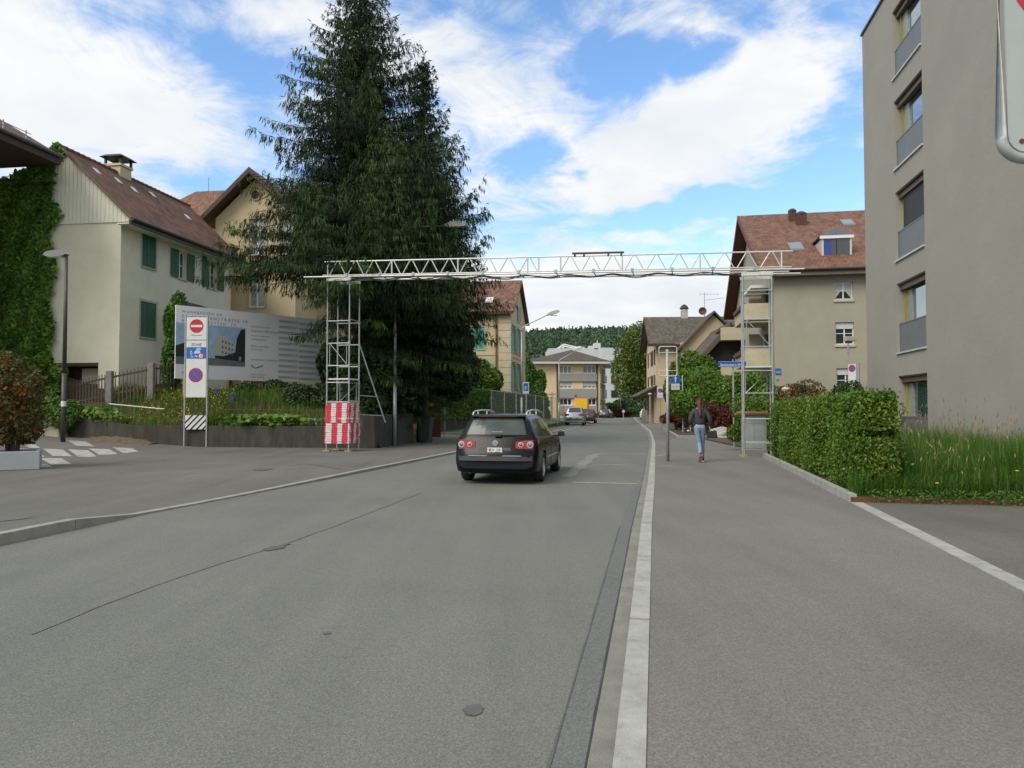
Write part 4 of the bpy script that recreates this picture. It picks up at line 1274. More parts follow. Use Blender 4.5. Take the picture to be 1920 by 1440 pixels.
for k, (v0, v1) in enumerate(((688, 700), (718, 728), (748, 760))):
    for t_ in (1.2, 4.2, 6.8, 9.6):
        mb = MB(); fEs.box(mb, t_, t_ + 1.3, -.06, -.01, ZE(v1), ZE(v0)); mb.build('window', M_glass, HE)
mb = MB(); fE.box(mb, XE(1043.5), XE(1046), -.12, -.0, 0, eE); fE.box(mb, WE - .6, WE - .35, -.12, 0, 0, eE); mb.build('downpipe', M_dwood, HE)
mb = MB(); pk = P(1071, 656, YE + 6); px_, pz_ = pk.x - CE[0], pk.z
c4 = [(-WE - 1.7, -1.3), (1.4, -1.3), (dxe + 1.4, LE + 1.2), (-WE + dxe - 1.5, LE + 1.2)]
for i in range(4):
    a, b = c4[i], c4[(i + 1) % 4]; mb.roof((*a, eE + .45), (*b, eE + .45), (px_ + .05, 6, pz_), (px_, 6, pz_), .12)
rE = mb.build('roof', M_roofE, HE)
mb = MB(); mb.prism([(*c, eE + .02) for c in c4], (0, 0, .33)); mb.build('eaves_slab', mat('pale_eaves', (.5, .49, .45), .8, .05, 1), rE)

# ---------------------------------------------------------------- building F (white flat roofed block behind)
YF = 165.0
def FX(u): return KM(u, 720)[0] * YF
def FZ(v): return CAMZ + KM(1100, v)[1] * YF
HF = thing('white_block', 'white flat-roofed apartment block with a rooftop frame behind the apricot house', 'building', (FX(1028), YF, 0))
W1, W2, W3 = FX(1122) - FX(1028), FX(1158) - FX(1028), FX(1166) - FX(1028)
mb = MB(); mb.box(0, W1, 0, 14, 0, FZ(653)); mb.box(W1 + .01, W2, -6, 12, 0, FZ(656)); mb.box(W2 + .01, W3, 2, 12, 0, FZ(662)); mb.build('wall', M_white_wall, HF)
for (v0, v1, m) in ((683, 697, M_glass), (708, 721, M_brshut), (733, 746, M_glass)):
    fF = Fac((W1, -6), (W2, -6), (0, 1)); a, b = FX(1139) - FX(1028) - W1, FX(1152) - FX(1028) - W1
    mb = MB(); fF.box(mb, a, b, -.12, -.02, FZ(v1), FZ(v0)); w = mb.build('window', M_dwood, HF)
    mb = MB(); fF.box(mb, a + .15, b - .15, -.16, -.121, FZ(v1) + .15, FZ(v0) - .15); mb.build('pane', m, w)
mb = MB(); mb.box(W1, W2 + .3, -6.3, -5.9, FZ(680), FZ(677)); mb.build('roof_edge', M_lgrey, HF)
mb = MB(); x0, x1, x2 = FX(1045) - FX(1028), FX(1058) - FX(1028), FX(1085) - FX(1028)
for y in (2, 6):
    mb.bar((x0, y, FZ(653)), (x1, y, FZ(644)), .25); mb.bar((x1, y, FZ(644)), (x2, y, FZ(650)), .25); mb.bar((x2, y, FZ(650)), (x2, y, FZ(653)), .2); mb.bar((x1, y, FZ(644)), (x1, y, FZ(653)), .2)
mb.bar((x1, 2, FZ(644)), (x1, 6, FZ(644)), .2); mb.bar((x2, 2, FZ(650)), (x2, 6, FZ(650)), .2)
mb.build('rooftop_frame', M_whitep, HF)
mb = MB(); xa = FX(1123) - FX(1028); mb.box(xa - 1, xa + .4, 0, 3, FZ(655), FZ(643)); mb.box(xa - 2.2, xa - 1, 1, 2.4, FZ(655), FZ(648)); mb.tube((xa - .2, 1, FZ(643)), (xa - .2, 1, FZ(637)), .12, None, 6); mb.lathe([(1.6, 0), (1.2, .5), (.1, .8)], (FX(1090) - FX(1028), 4, FZ(653)), 12)
mb.build('roof_plant', M_white_wall, HF)
o = thing('pale_shed', 'small white building glimpsed between the turquoise-shuttered house and the apricot block', 'building', (P(978, 760, 140).x, 140, 0))
mb = MB(); wp = P(1004, 760, 140).x - P(978, 760, 140).x; zt = CAMZ + KM(990, 684)[1] * 140
mb.box(0, wp, 0, 8, 0, zt); mb.build('wall', M_white_wall, o); mb = MB(); mb.box(-.3, wp + .3, -.3, 8.3, zt, zt + .3); mb.build('roof', M_lgrey, o)

# ---------------------------------------------------------------- house G (dark roof, brown shutters, right)
AG = math.atan(.075); YG = 76.0
pg = P(1230, 700, YG); CG = (pg.x, pg.y)
HG = thing('arcade_house', 'pale house with grey-brown tiled roofs, brown shutters and a ground-floor arcade on the right', 'house', (CG[0], CG[1], 0), -AG)
XG = lambda u, v=650, yl=0: xloc(CG, AG, u, v, yl)
ZG = lambda v, Y=YG, u=1260: CAMZ + KM(u, v)[1] * Y
eG = ZG(645); LG = 9.0
tG = lambda u, v=680: tloc(CG, AG, u, v)
fGf = Fac((0, 0), (XG(1300), 0), (0, 1)); fGs = Fac((0, 0), (0, LG), (1, 0))
mb = MB()
hG = []
for (v0, v1) in ((654, 683), (702, 722)):
    hG.append((1.2, 2.4, ZG(v1), ZG(v0))); hG.append((4.2, 6.6, ZG(v1), ZG(v0)))
fGf.wall(mb, 0, eG, [], .2); fGs.wall(mb, ZG(735), eG, hG, .15)
rzG = ZG(598, YG + LG / 2)
mb.poly([(0, 0, eG), (0, LG, eG), (0, LG / 2, rzG)])
mb.poly([(0, LG, 0), (14, LG, 0), (14, LG, eG), (0, LG, eG)])
# front cross gable
xa0, xa1 = XG(1277), XG(1331); xr = xa1 + (xa1 - xa0)
gz = ZG(586, YG - 2); 
mb.poly([(xa0 - .2, -2, 0), (xr, -2, 0), (xr, -2, eG - .1), (xa1, -2, gz - .3), (xa0 - .2, -2, eG - .1)])
mb.poly([(xa0 - .2, -2, 0), (xa0 - .2, 0, 0), (xa0 - .2, 0, eG), (xa0 - .2, -2, eG)])
mb.build('wall', M_plasterG, HG)
for h in hG:
    w = window(fGs, HG, h, .12, M_whitep, M_glass, .08, 1, 0, None)
    shutter(fGs, w, h[0] - .65, h[0] - .05, h[2], h[3], M_brshut, -.05, False); shutter(fGs, w, h[1] + .05, h[1] + .65, h[2], h[3], M_brshut, -.05, False)
mb = MB()
for y in (.2, 2.6, 5.0, 7.4): mb.box(-.15, .35, y, y + .5, 0, ZG(735))
mb.box(2.2, 2.3, 0, LG, 0, ZG(735)); mb.build('arcade_column', M_plasterG, HG)
mb = MB(); mb.roof((-2.0, -.9, ZG(736) - .35), (-2.0, LG + .4, ZG(736) - .35), (0.0, LG + .4, ZG(723)), (0, -.9, ZG(723)), .12); mb.build('canopy_roof', M_roofG, HG)
mb = MB(); rk = .5
mb.roof((-.75, -.7, eG - .1), (15, -.7, eG - .1), (15, LG / 2, rzG + .2), (-.75, LG / 2, rzG + .2), .14); mb.roof((15, LG + .7, eG - .1), (-.75, LG + .7, eG - .1), (-.75, LG / 2, rzG + .2), (15, LG / 2, rzG + .2), .14)
rG = mb.build('roof', M_roofG, HG)
mb = MB()
sg = (gz - eG) / (xa1 - xa0)
mb.roof((xa0 - .7, LG / 2, eG - .7 * sg), (xa0 - .7, -2.5, eG - .7 * sg), (xa1, -2.5, gz + .1), (xa1, LG / 2, gz + .1), .14); mb.roof((xr + .7, -2.5, eG - .7 * sg), (xr + .7, LG / 2, eG - .7 * sg), (xa1, LG / 2, gz + .1), (xa1, -2.5, gz + .1), .14)
rG2 = mb.build('gable_roof', M_roofG, HG)
mb = MB(); mb.box(-.9, xa0 - .7, -.85, -.7, eG - .3, eG - .02); mb.build('gutter', M_dwood, rG)
mb = MB()
for (y0_, z0_) in ((-.7, eG), (LG + .7, eG)):
    mb.hexa([(-.79, y0_, eG - .4), (-.79, LG / 2, rzG - .1), (-.75, LG / 2, rzG - .1), (-.75, y0_, eG - .4), (-.79, y0_, eG - .08), (-.79, LG / 2, rzG + .22), (-.75, LG / 2, rzG + .22), (-.75, y0_, eG - .08)])
mb.build('verge_board', M_dwood, rG)
mb = MB(); cxg = XG(1296, 600); mb.box(cxg - .35, cxg + .35, LG / 2 - .3, LG / 2 + .3, rzG - .3, rzG + .9); chg = mb.build('chimney', M_lgrey, rG)
mb = MB(); mb.lathe([(.5, 0), (.48, .08), (.3, .35), (.05, .5)], (cxg, LG / 2, rzG + 1.05), 10); mb.box(cxg - .3, cxg - .2, LG / 2 - .1, LG / 2 + .1, rzG + .9, rzG + 1.1); mb.box(cxg + .2, cxg + .3, LG / 2 - .1, LG / 2 + .1, rzG + .9, rzG + 1.1); mb.build('chimney_hood', M_dwood, chg)
# antenna
mb = MB(); ax = XG(1321, 560, 2); az0, az1 = ZG(592), ZG(543)
mb.tube((ax, 2, az0 - .3), (ax, 2, az1), .04, .03, 6); mb.tube((ax - .6, 1.6, ZG(548)), (ax + 1.6, 2.4, ZG(546)), .02, None, 5)
for k in range(6): mb.tube((ax - .5 + k * .38, 1.65 + k * .13 - .35, ZG(547.5)), (ax - .5 + k * .38, 1.65 + k * .13 + .35, ZG(547.5)), .014, None, 4)
mb.tube((ax - .1, 2, ZG(559)), (ax + 2.1, 2.2, ZG(554)), .02, None, 5)
an = mb.build('antenna', M_galv, rG2)
mb = MB(); mb.lathe([(.02, .12), (.3, .04), (.42, -.04)], (ax - .25, 1.8, ZG(580)), 12, 'Y'); mb.build('satellite_dish', M_redwood, rG2)
# dark boarded barn against it
YB = 66.0; pb_ = P(1312, 700, YB)
HBn = thing('dark_barn', 'dark weatherboarded barn with a sloping brown roof between the pale house and the balcony block', 'barn', (pb_.x, pb_.y, 0), -AG)
XB = lambda u, v: xloc((pb_.x, pb_.y), AG, u, v)
ZB = lambda v: CAMZ + KM(1340, v)[1] * YB
xt = XB(1366, 606); xl_, xrb = XB(1290, 690), XB(1366, 606) * 2 - XB(1290, 690)
mb = MB(); mb.poly([(xl_ + .8, 0, 0), (xrb - .8, 0, 0), (xrb - .8, 0, ZB(680)), (xt, 0, ZB(612)), (xl_ + .8, 0, ZB(680))]); mb.poly([(xl_ + .8, 0, 0), (xl_ + .8, 8, 0), (xl_ + .8, 8, ZB(680)), (xl_ + .8, 0, ZB(680))])
mb.build('wall', mat('dark_weatherboard', (.022, .02, .022), .8, .3, 4, stretch=(5, 5, .5)), HBn)
mb = MB(); mb.roof((xl_, 9, ZB(690)), (xl_, -.8, ZB(690)), (xt, -.8, ZB(606)), (xt, 9, ZB(606)), .15); mb.roof((xrb, -.8, ZB(690)), (xrb, 9, ZB(690)), (xt, 9, ZB(606)), (xt, -.8, ZB(606)), .15)
rbn = mb.build('roof', M_roofG, HBn)
mb = MB(); mb.hexa([(xl_, -.85, ZB(690) - .6), (xt, -.85, ZB(606) - .6), (xt, -.8, ZB(606) - .6), (xl_, -.8, ZB(690) - .6), (xl_, -.85, ZB(690)), (xt, -.85, ZB(606)), (xt, -.8, ZB(606)), (xl_, -.8, ZB(690))]); mb.build('verge_board', mat('grey_brown_boards', (.11, .085, .065), .8, .2, 3), rbn)

# ---------------------------------------------------------------- building H (red roof, balconies)
AH = math.atan(.185); CH = (P(1452, 600, 49).x, 49.0)
HH = thing('balcony_block', 'tan apartment house with red tiled roof, dormer and concrete balconies behind the right scaffold tower', 'building', (CH[0], CH[1], 0), -AH)
LH, WH = 23.0, 17.0
ZH = lambda v, Y=49.0, u=1540: CAMZ + KM(u, v)[1] * Y
XH = lambda u, v=600, yl=0: xloc(CH, AH, u, v, yl)
eH = ZH(513)
fHf = Fac((0, 0), (WH, 0), (0, 1)); fHs = Fac((0, 0), (0, LH), (1, 0))
hH = [(XH(1565), XH(1600), ZH(560, 47.9), ZH(527, 47.9)), (XH(1566), XH(1601), ZH(645, 47.9), ZH(603, 47.9)), (XH(1567), XH(1603), ZH(735, 47.9), ZH(690, 47.9))]
hH2 = [(h[0] + 5.5, h[1] + 5.5, h[2], h[3]) for h in hH]
hHs = []
for z0 in (1.6, 4.7, 7.8):
    hHs.append((2.0, 4.4, z0, z0 + 2.15)); hHs.append((9.0, 10.4, z0 + .9, z0 + 2.15)); hHs.append((16.8, 19.2, z0, z0 + 2.15))
mb = MB(); fHf.wall(mb, 0, eH, hH + hH2, .2); fHs.wall(mb, 0, eH, hHs, .2)
rzH = ZH(406, 60.5, 1500) - .3; yR = 11.5
mb.poly([(0, 0, eH), (0, LH, eH), (0, yR, rzH)])
mb.poly([(WH, 0, 0), (WH, LH, 0), (WH, LH, eH), (WH, yR, rzH), (WH, 0, eH)]); mb.poly([(0, LH, 0), (WH, LH, 0), (WH, LH, eH), (0, LH, eH)])
mb.build('wall', M_plasterH, HH)
for i, h in enumerate(hH + hH2):
    window(fHf, HH, h, .16, M_whitep, M_glass, .07, 1, 1, M_balc, blind=0 if i % 3 == 0 else .3, sillh=.16, sillp=.08, curtains=(i % 3 == 0))
for h in hHs:
    w = window(fHs, HH, h, .16, M_brshut if h[1] - h[0] > 2 else M_whitep, M_glass, .09, 1, 0, None)
mb = MB()
mb.roof((-.95, -.75, eH + .12), (WH + .8, -.75, eH + .12), (WH + .8, yR, rzH + .35), (-.95, yR, rzH + .35), .2); mb.roof((WH + .8, LH + .75, eH + .12), (-.95, LH + .75, eH + .12), (-.95, yR, rzH + .35), (WH + .8, yR, rzH + .35), .2)
rH = mb.build('roof', M_roofH, HH)
mb = MB(); mb.path([(-.95, -.83, eH + .05), (WH + .8, -.83, eH + .05)], .09, 8); mb.build('gutter', M_blackmetal, rH)
mb = MB(); mb.box(-.9, WH + .7, -.74, -.0, eH - .28, eH - .02)
mb.build('soffit', mat('grey_brown_soffit', (.16, .125, .10), .8, .1, 3), rH)
mb = MB()
for (ya, za, yb, zb) in ((-.75, eH + .12, yR, rzH + .35), (LH + .75, eH + .12, yR, rzH + .35)):
    mb.hexa([(-.99, ya, za - .42), (-.95, ya, za - .42), (-.95, yb, zb - .42), (-.99, yb, zb - .42), (-.99, ya, za + .05), (-.95, ya, za + .05), (-.95, yb, zb + .05), (-.99, yb, zb + .05)])
    mb.hexa([(-.94, ya, za - .40), (-.02, ya, za - .40), (-.02, yb, zb - .40), (-.94, yb, zb - .40), (-.94, ya, za - .21), (-.02, ya, za - .21), (-.02, yb, zb - .21), (-.94, yb, zb - .21)])
mb.build('verge_board', M_redwood, rH)
sH = (rzH + .35 - eH - .12) / (yR + .75)
zR = lambda y: eH + .12 + (y + .75) * sH


def roof_pt(u, v):
    best = None
    k, m = KM(u, v)
    for i in range(1500):
        Y = 46 + i * .012; X = k * Y; Z = CAMZ + m * Y
        dx, dy = X - CH[0], Y - CH[1]
        lx = dx * math.cos(AH) - dy * math.sin(AH); ly = dx * math.sin(AH) + dy * math.cos(AH)
        e = abs(Z - zR(ly))
        if best is None or e < best[0]: best = (e, lx, ly)
    return best[1], best[2]


for (u, v, w_, l_) in ((1492, 464, .45, .7), (1589, 419, .42, .6)):
    x, y = roof_pt(u, v); mb = MB()
    mb.hexa([(x - w_, y - l_, zR(y - l_) + .02), (x + w_, y - l_, zR(y - l_) + .02), (x + w_, y + l_, zR(y + l_) + .02), (x - w_, y + l_, zR(y + l_) + .02),
             (x - w_, y - l_, zR(y - l_) + .14), (x + w_, y - l_, zR(y - l_) + .14), (x + w_, y + l_, zR(y + l_) + .14), (x - w_, y + l_, zR(y + l_) + .14)])
    s = mb.build('skylight', mat('grey_skylight_frame', (.2, .2, .21), .5, .1, 4), rH)
    w2, l2 = w_ * .78, l_ * .82; mb = MB()
    mb.poly([(x - w2, y - l2, zR(y - l2) + .15), (x + w2, y - l2, zR(y - l2) + .15), (x + w2, y + l2, zR(y + l2) + .15), (x - w2, y + l2, zR(y + l2) + .15)]); mb.build('pane', M_glass_r, s)
# dormer
x, y = roof_pt(1569, 478); zb_ = zR(y) - .1; dw = .95; dh = ZH(444, 47.5 + y) - ZH(478, 47.5 + y)
mb = MB(); mb.box(x - dw, x - dw + .12, y - .02, y + 3.0, zb_, zb_ + dh); mb.box(x + dw - .12, x + dw, y - .02, y + 3.0, zb_, zb_ + dh); mb.box(x - dw + .12, x + dw - .12, y + .4, y + .5, zb_, zb_ + dh)
dm = mb.build('dormer', M_alu, rH)
mb = MB(); mb.box(x - dw + .12, x - .02, y + .02, y + .06, zb_ + .1, zb_ + dh - .02); mb.box(x + .02, x + dw - .12, y + .02, y + .06, zb_ + .1, zb_ + dh - .02); mb.build('dormer_window', M_glass, dm)
mb = MB(); mb.box(x - dw + .2, x - .35, y - .005, y + .015, zb_ + .15, zb_ + dh - .1); mb.build('blue_curtain', mat('blue_cloth', (.03, .06, .30), .7, .1, 5), dm)
mb = MB(); mb.box(x - dw - .12, x + dw + .12, y - .12, y + .02, zb_ + dh, zb_ + dh + .2); mb.build('dormer_head', M_whitep, dm)
mb = MB(); T = zb_ + dh + .2; mb.prism([(x - dw - .15, y - .1, T), (x + dw + .15, y - .1, T), (x, y - .1, T + .62)], (0, 3.6, 0)); mb.build('dormer_roof', mat('zinc_sheet', (.17, .20, .22), .45, .15, 3, metal=.5), dm)
mb = MB()
for (u, v0, v1, w_) in ((1485.5, 395, 413, .27), (1502, 401, 420, .36)):
    xx, yv = roof_pt(u, v1); zt = CAMZ + KM(u, v0)[1] * (CH[1] + math.cos(AH) * yv)
    mb.box(xx - w_, xx + w_, yv - w_, yv + w_, zR(yv) - .3, zt - .25); mb.lathe([(w_ * 1.2, -.25), (w_ * 1.2, -.15), (w_ * .6, 0), (.02, .02)], (xx, yv, zt), 10)
mb.build('chimney', mat('dark_red_brick', (.08, .035, .03), .85, .3, 5), rH)
# balconies, each a box open at the top
for z0 in (1.35, 4.42, 7.5):
    for (ya, yb, ex) in ((.7, 5.6, 1.9), (15.6, 20.6, 2.0)):
        if z0 < 2 and ya > 10: pass
        mb = MB(); h_ = 1.12
        mb.box(-ex, .0, ya, yb, z0, z0 + .16)
        mb.box(-ex, -ex + .12, ya, yb, z0 + .16, z0 + h_); mb.box(-ex + .12, .0, ya, ya + .1, z0 + .16, z0 + h_); mb.box(-ex + .12, 0, yb - .1, yb, z0 + .16, z0 + h_)
        b = mb.build('balcony', M_balc, HH)
        mb = MB(); mb.box(-ex - .03, -ex + .15, ya - .02, yb + .02, z0 + h_ + .002, z0 + h_ + .05); mb.build('balcony_rail', M_dwood, b)
        mb = MB(); mb.box(-ex - .16, -ex - .01, ya + .3, yb - .3, z0 + h_ - .32, z0 + h_ - .1); mb.build('flower_box', M_redwood, b)
    mb = MB(); mb.box(-.9, -.02, 5.7, 5.82, z0, z0 + 2.6); mb.build('balcony_screen', M_balc, HH)
# awning box and house number
mb = MB(); mb.box(-1.3, -.02, 1.3, 5.5, 9.75, 9.95); mb.build('awning_box', M_whitep, HH)
mb = MB(); x0, x1 = XH(1453.5, 697), XH(1464, 697); mb.box(x0, x1, -.05, -.02, ZH(702, 49, 1458), ZH(691, 49, 1458)); pl = mb.build('house_number_plate', M_blue, HH)
text_obj('162', .2, M_sw, pl, Matrix.Translation(((x0 + x1) / 2, -.053, ZH(699.5, 49, 1458))) @ Matrix.Rotation(PI / 2, 4, 'X'), 'number', 'CENTER')
mb = MB(); mb.box(x0 + .05, x0 + .17, -.07, -.01, ZH(712, 49, 1458), ZH(709, 49, 1458)); mb.build('door_bell', M_galv, HH)

# ---------------------------------------------------------------- the taupe block on the right
AT = math.atan(.177)
CT = (12.62, 26.5)         # far corner of the street facade
HT = thing('taupe_block', 'tall taupe rendered apartment block with deep-set windows filling the right picture edge', 'building', (CT[0], CT[1], 0), -AT)
LT = 19.0; HTz = 15.0
tT = lambda u, v=500: tloc(CT, AT, u, v)
fT = Fac((0, -LT), (0, 0), (1, 0))
holes = []
spec = [(1672, 21, 147), (1675.5, 188, 318), (1680, 359, 489), (1683, 532, 664), (1687, 706, 836)]
u_edge = [1726.5, 1728.5, 1733, 1737.5, 1741.5]
for (ul, vt, vb), ur in zip(spec, u_edge):
    ta, tb = tT(ul, (vt + vb) / 2), tT(ur, (vt + vb) / 2)
    Y = CT[1] + math.cos(AT) * ta
    z1 = CAMZ + KM(ul, vt)[1] * Y; z0 = CAMZ + KM(ul, vb)[1] * Y
    holes.append((LT + tb, LT + ta, z0, z1))
ua, ub = np.mean([h[0] for h in holes]), np.mean([h[1] for h in holes])
zb0 = [.45 + 2.88 * i for i in range(5)][::-1]
holes = [(ua, ub, z, z + 2.14) for z in zb0]
mb = MB(); fT.wall(mb, 0, HTz, holes, .32)
mb.poly([(0, 0, 0), (14, 0, 0), (14, 0, HTz), (0, 0, HTz)]); mb.poly([(0, -LT, 0), (14, -LT, 0), (14, -LT, HTz), (0, -LT, HTz)]); mb.poly([(14, -LT, 0), (14, 0, 0), (14, 0, HTz), (14, -LT, HTz)])
mb.poly([(0, 0, HTz), (14, 0, HTz), (14, -LT, HTz), (0, -LT, HTz)])
mb.build('wall', M_taupe, HT)
mb = MB(); mb.box(-.05, 14.05, -LT - .05, .05, HTz + .003, HTz + .09); mb.build('roof_edge', M_blackmetal, HT)
for i, h in enumerate(holes):
    a, b, c, d = h; mb = MB(); D = .30; fw = .08
    fT.box(mb, b - .20, b - .14, D - .12, D + .02, c, d); fT.box(mb, a, a + .07, D - .16, D + .02, c, d)
    fT.box(mb, a + .07, b - .20, D - .1, D + .02, c, c + .07)
    w = mb.build('window', M_yellow, HT)
    mb = MB(); fT.box(mb, a + .07, b - .201, D - .02, D - .01, c + .07, d - .22 if i != 2 else d - .03)
    mb.build('pane', [M_glass_r, M_glass_r, M_glass, M_glass_r, M_glass_g][i], w)
    mb = MB(); fT.box(mb, b - .60, b - .201, D - .06, D - .021, c + .07, d - .23); fT.box(mb, b - .14, b - .0, D - .05, D + .02, c, d); mb.build('frame_post', M_galv, w)
    mb = MB(); fT.box(mb, a + .07, b, D - .2, D - .03, d - .2, d - .01); fT.box(mb, a, b, .02, D - .21, d - .035, d - .004); mb.build('blind_box', M_bronze, w)
    mb = MB(); fT.box(mb, a - .02, b + .04, -.05, .03, c - .055, c - .004); mb.build('sill', M_alu, w)
    mb = MB(); fT.box(mb, a + .01, b - .01, .06, .075, c + .0, c + .86); fT.box(mb, a + .01, b - .01, .05, .085, c + .86, c + .90); mb.build('parapet_panel', M_screen, w)
    if i == 2:
        mb = MB()
        for k in range(30): fT.box(mb, a + .08, b - .21, D - .13, D - .115, c + .1 + k * .066, c + .15 + k * .066)
        mb.build('roller_blind', mat('dark_lowered_blind', (.03, .03, .028), .5, .2, 4), w)

# ================================================================== TREES AND PLANTS
def streaks(p, q, w, side=None):
    """long narrow kites from p to q"""
    d = q - p
    if side is None: side = norm(RNG.normal(size=p.shape))
    a = norm(np.cross(d, side)) * (w[:, None] if isinstance(w, np.ndarray) else w) * .5
    m = p + d * .55
    return np.stack([p, m + a, q, m - a], 1)


def spruce(name, label, base, h, prof, seed, zlow=1.0, allow=None, tipup=.12, dens=1.0, fw_=.3, extra=()):
    """prof: list of (z, radius)"""
    rg = np.random.default_rng(seed)
    t = thing(name, label, 'tree', base)
    pz = [a for a, _ in prof][::-1]; pr = [b for _, b in prof][::-1]
    Q = []; T = []; limb = MB()
    z = zlow
    while z < h - .25:
        f = (h - z) / h
        wf = rg.uniform(.82, 1.1)
        nb = 9 + int(6 * f + rg.random() * 2)
        az0 = rg.uniform(0, 2 * PI)
        ex = [e for e in extra if z <= e[0] < z + .30 + .10 * f]
        for k in range(nb + len(ex)):
            az = az0 + 2 * PI * k / nb + rg.normal(0, .22)
            zz = z + rg.uniform(-.15, .15)
            az = (az + PI) % (2 * PI) - PI
            if k >= nb: zz, az = ex[k - nb][0], ex[k - nb][1] + rg.normal(0, .05)
            elif allow and not allow(zz, az): continue
            fwd = 1 + .50 * fw_ * max(0, -math.sin(az) - .5) * (max(0, 1 - abs(zz - 6.5) / 6) if zz > 3.2 else 0)
            L = float(np.interp(zz, pz, pr)) * rg.uniform(.55, 1.16) * fwd * wf
            if k >= nb: L = ex[k - nb][2]
            if L < .15: continue
            dr = np.array([math.cos(az), math.sin(az)])
            up = .28 * (1 - f) + .02; droop = .42 * f + .10
            n = max(3, int(L / .19 * dens))
            s = (np.arange(n) + rg.random(n)) / n
            def pos(s):
                zz_ = zz + L * (up * s - droop * s ** 1.8 + tipup * 1.4 * s ** 5)
                return np.stack([dr[0] * s * L, dr[1] * s * L, zz_], -1)
            if zz > .5 and k % 2 == 0:
                pts = [tuple(pos(np.array(x))) for x in (0, .35, .7, .97)]
                limb.path(pts, [.018 + .012 * L * .8, .012 + .006 * L, .012, .006], 4, False)
            pb = pos(s)
            tb = float(np.clip(rg.normal(.42, .22), 0, 1))
            # lateral twigs
            for sg in (-1, 1):
                ang = az + sg * rg.uniform(.7, 1.15, n)
                lt = np.clip((.18 + .34 * (1 - s)) * L * .55, .14, 1.15) * rg.uniform(.6, 1.2, n)
                dirs = np.stack([np.cos(ang), np.sin(ang), rg.uniform(-.28, .02, n)], -1)
                q = pb + dirs * lt[:, None]
                Q.append(streaks(pb, q, rg.uniform(.03, .055, n), np.tile(np.array([[0, 0, 1.0]]), (n, 1)) + rg.normal(0, .4, (n, 3))))
                T.append(np.clip(tb + rg.normal(0, .1, n), 0, 1))
                m = 9
                for j in range(m):
                    u = rg.uniform(.15, 1.0, n)
                    p0 = pb + dirs * (lt * u)[:, None]
                    hl = rg.uniform(.12, .42, n) * min(1, .45 + L * .16)
                    dn = np.stack([rg.normal(0, .22, n) + dirs[:, 0] * .3, rg.normal(0, .22, n) + dirs[:, 1] * .3, -np.ones(n)], -1)
                    Q.append(streaks(p0, p0 + norm(dn) * hl[:, None], rg.uniform(.020, .046, n)))
                    T.append(np.clip(tb + rg.normal(.02, .13, n) + .22 * (s > .75), 0, 1))
            # growing tips
            nt = 5
            tp = pos(np.linspace(.82, 1, nt)); dd = np.stack([rg.normal(dr[0], .4, nt), rg.normal(dr[1], .4, nt), rg.uniform(-.2, .7, nt)], -1)
            Q.append(streaks(tp, tp + norm(dd) * rg.uniform(.1, .28, nt)[:, None], np.full(nt, .05))); T.append(np.full(nt, min(1, tb + .35)))
        z += .30 + .10 * f
    # leader
    n = 90; zt = rg.uniform(h - 1.6, h + .35, n); a = rg.uniform(0, 2 * PI, n)
    p0 = np.stack([np.zeros(n), np.zeros(n), zt], -1); d = np.stack([np.cos(a), np.sin(a), rg.uniform(.3, 1.4, n)], -1)
    Q.append(streaks(p0, p0 + norm(d) * rg.uniform(.12, .3, n)[:, None], np.full(n, .05))); T.append(rg.uniform(.3, .7, n))
    quads_obj('crown', np.concatenate(Q), F_fir, t, np.concatenate(T))
    tr = MB(); tr.path([(0, 0, -.6), (.04, .02, h * .3), (-.03, 0, h * .65), (0, 0, h + .15)], [h * .016, h * .0125, h * .006, .015], 10)
    tk = tr.build('trunk', M_bark, t, smooth=True)
    limb.build('limb', M_bark, tk)
    return t


SP1 = (-6.9, 33.4, .9); h1 = 20.1
spruce('spruce_tree', 'tallest dark spruce, its top touching the upper picture edge, behind the left scaffold tower', SP1, h1,
       [(20.2, .15), (19.2, 1.1), (17.6, 1.9), (15.5, 2.9), (13.2, 3.5), (10.8, 4.3), (8.8, 5.0), (7.2, 5.8), (5.0, 5.8), (3.5, 5.0), (1.2, 3.6)], 11, 1.0,
       allow=lambda z, a: z > 7.0 or (math.cos(a) > -.12 and z > 3.0) or math.cos(a) > .15,
       extra=[(z, a, 7.4 - abs(z - 6.8) * .5) for z in (6.2, 6.8, 7.4, 8.1, 8.8) for a in (-1.66, -1.52, -1.36)] + [(z, a, L) for z in (6.9, 7.5, 8.1) for a, L in ((2.6, 4.9), (3.0, 5.5), (-2.9, 5.3))])
SP2 = (-4.15, 34.6, .5)
spruce('spruce_tree', 'shorter slim spruce leaning against the right side of the tallest spruce', SP2, 17.5,
       [(17.6, .1), (16.2, .6), (14, 1.4), (12.2, 1.9), (10.5, 2.5), (7.5, 3.0), (4.0, 2.8), (1.5, 2.0)], 23, .8, allow=lambda z, a: z > 3.6 or math.cos(a) < -.2, tipup=.30, fw_=1.5, extra=[(z, a, L) for z in (5.3, 5.7, 6.1, 6.6, 7.1, 7.6, 8.1, 8.6, 9.1, 9.6, 10.1, 10.6) for a, L in ((-1.78, 7.2 - abs(z - 7) * .3), (-1.62, 7.4 - abs(z - 7) * .35), (-1.45, 6.9 - abs(z - 7) * .3), (-1.2, 5.6 - abs(z - 7) * .2))])

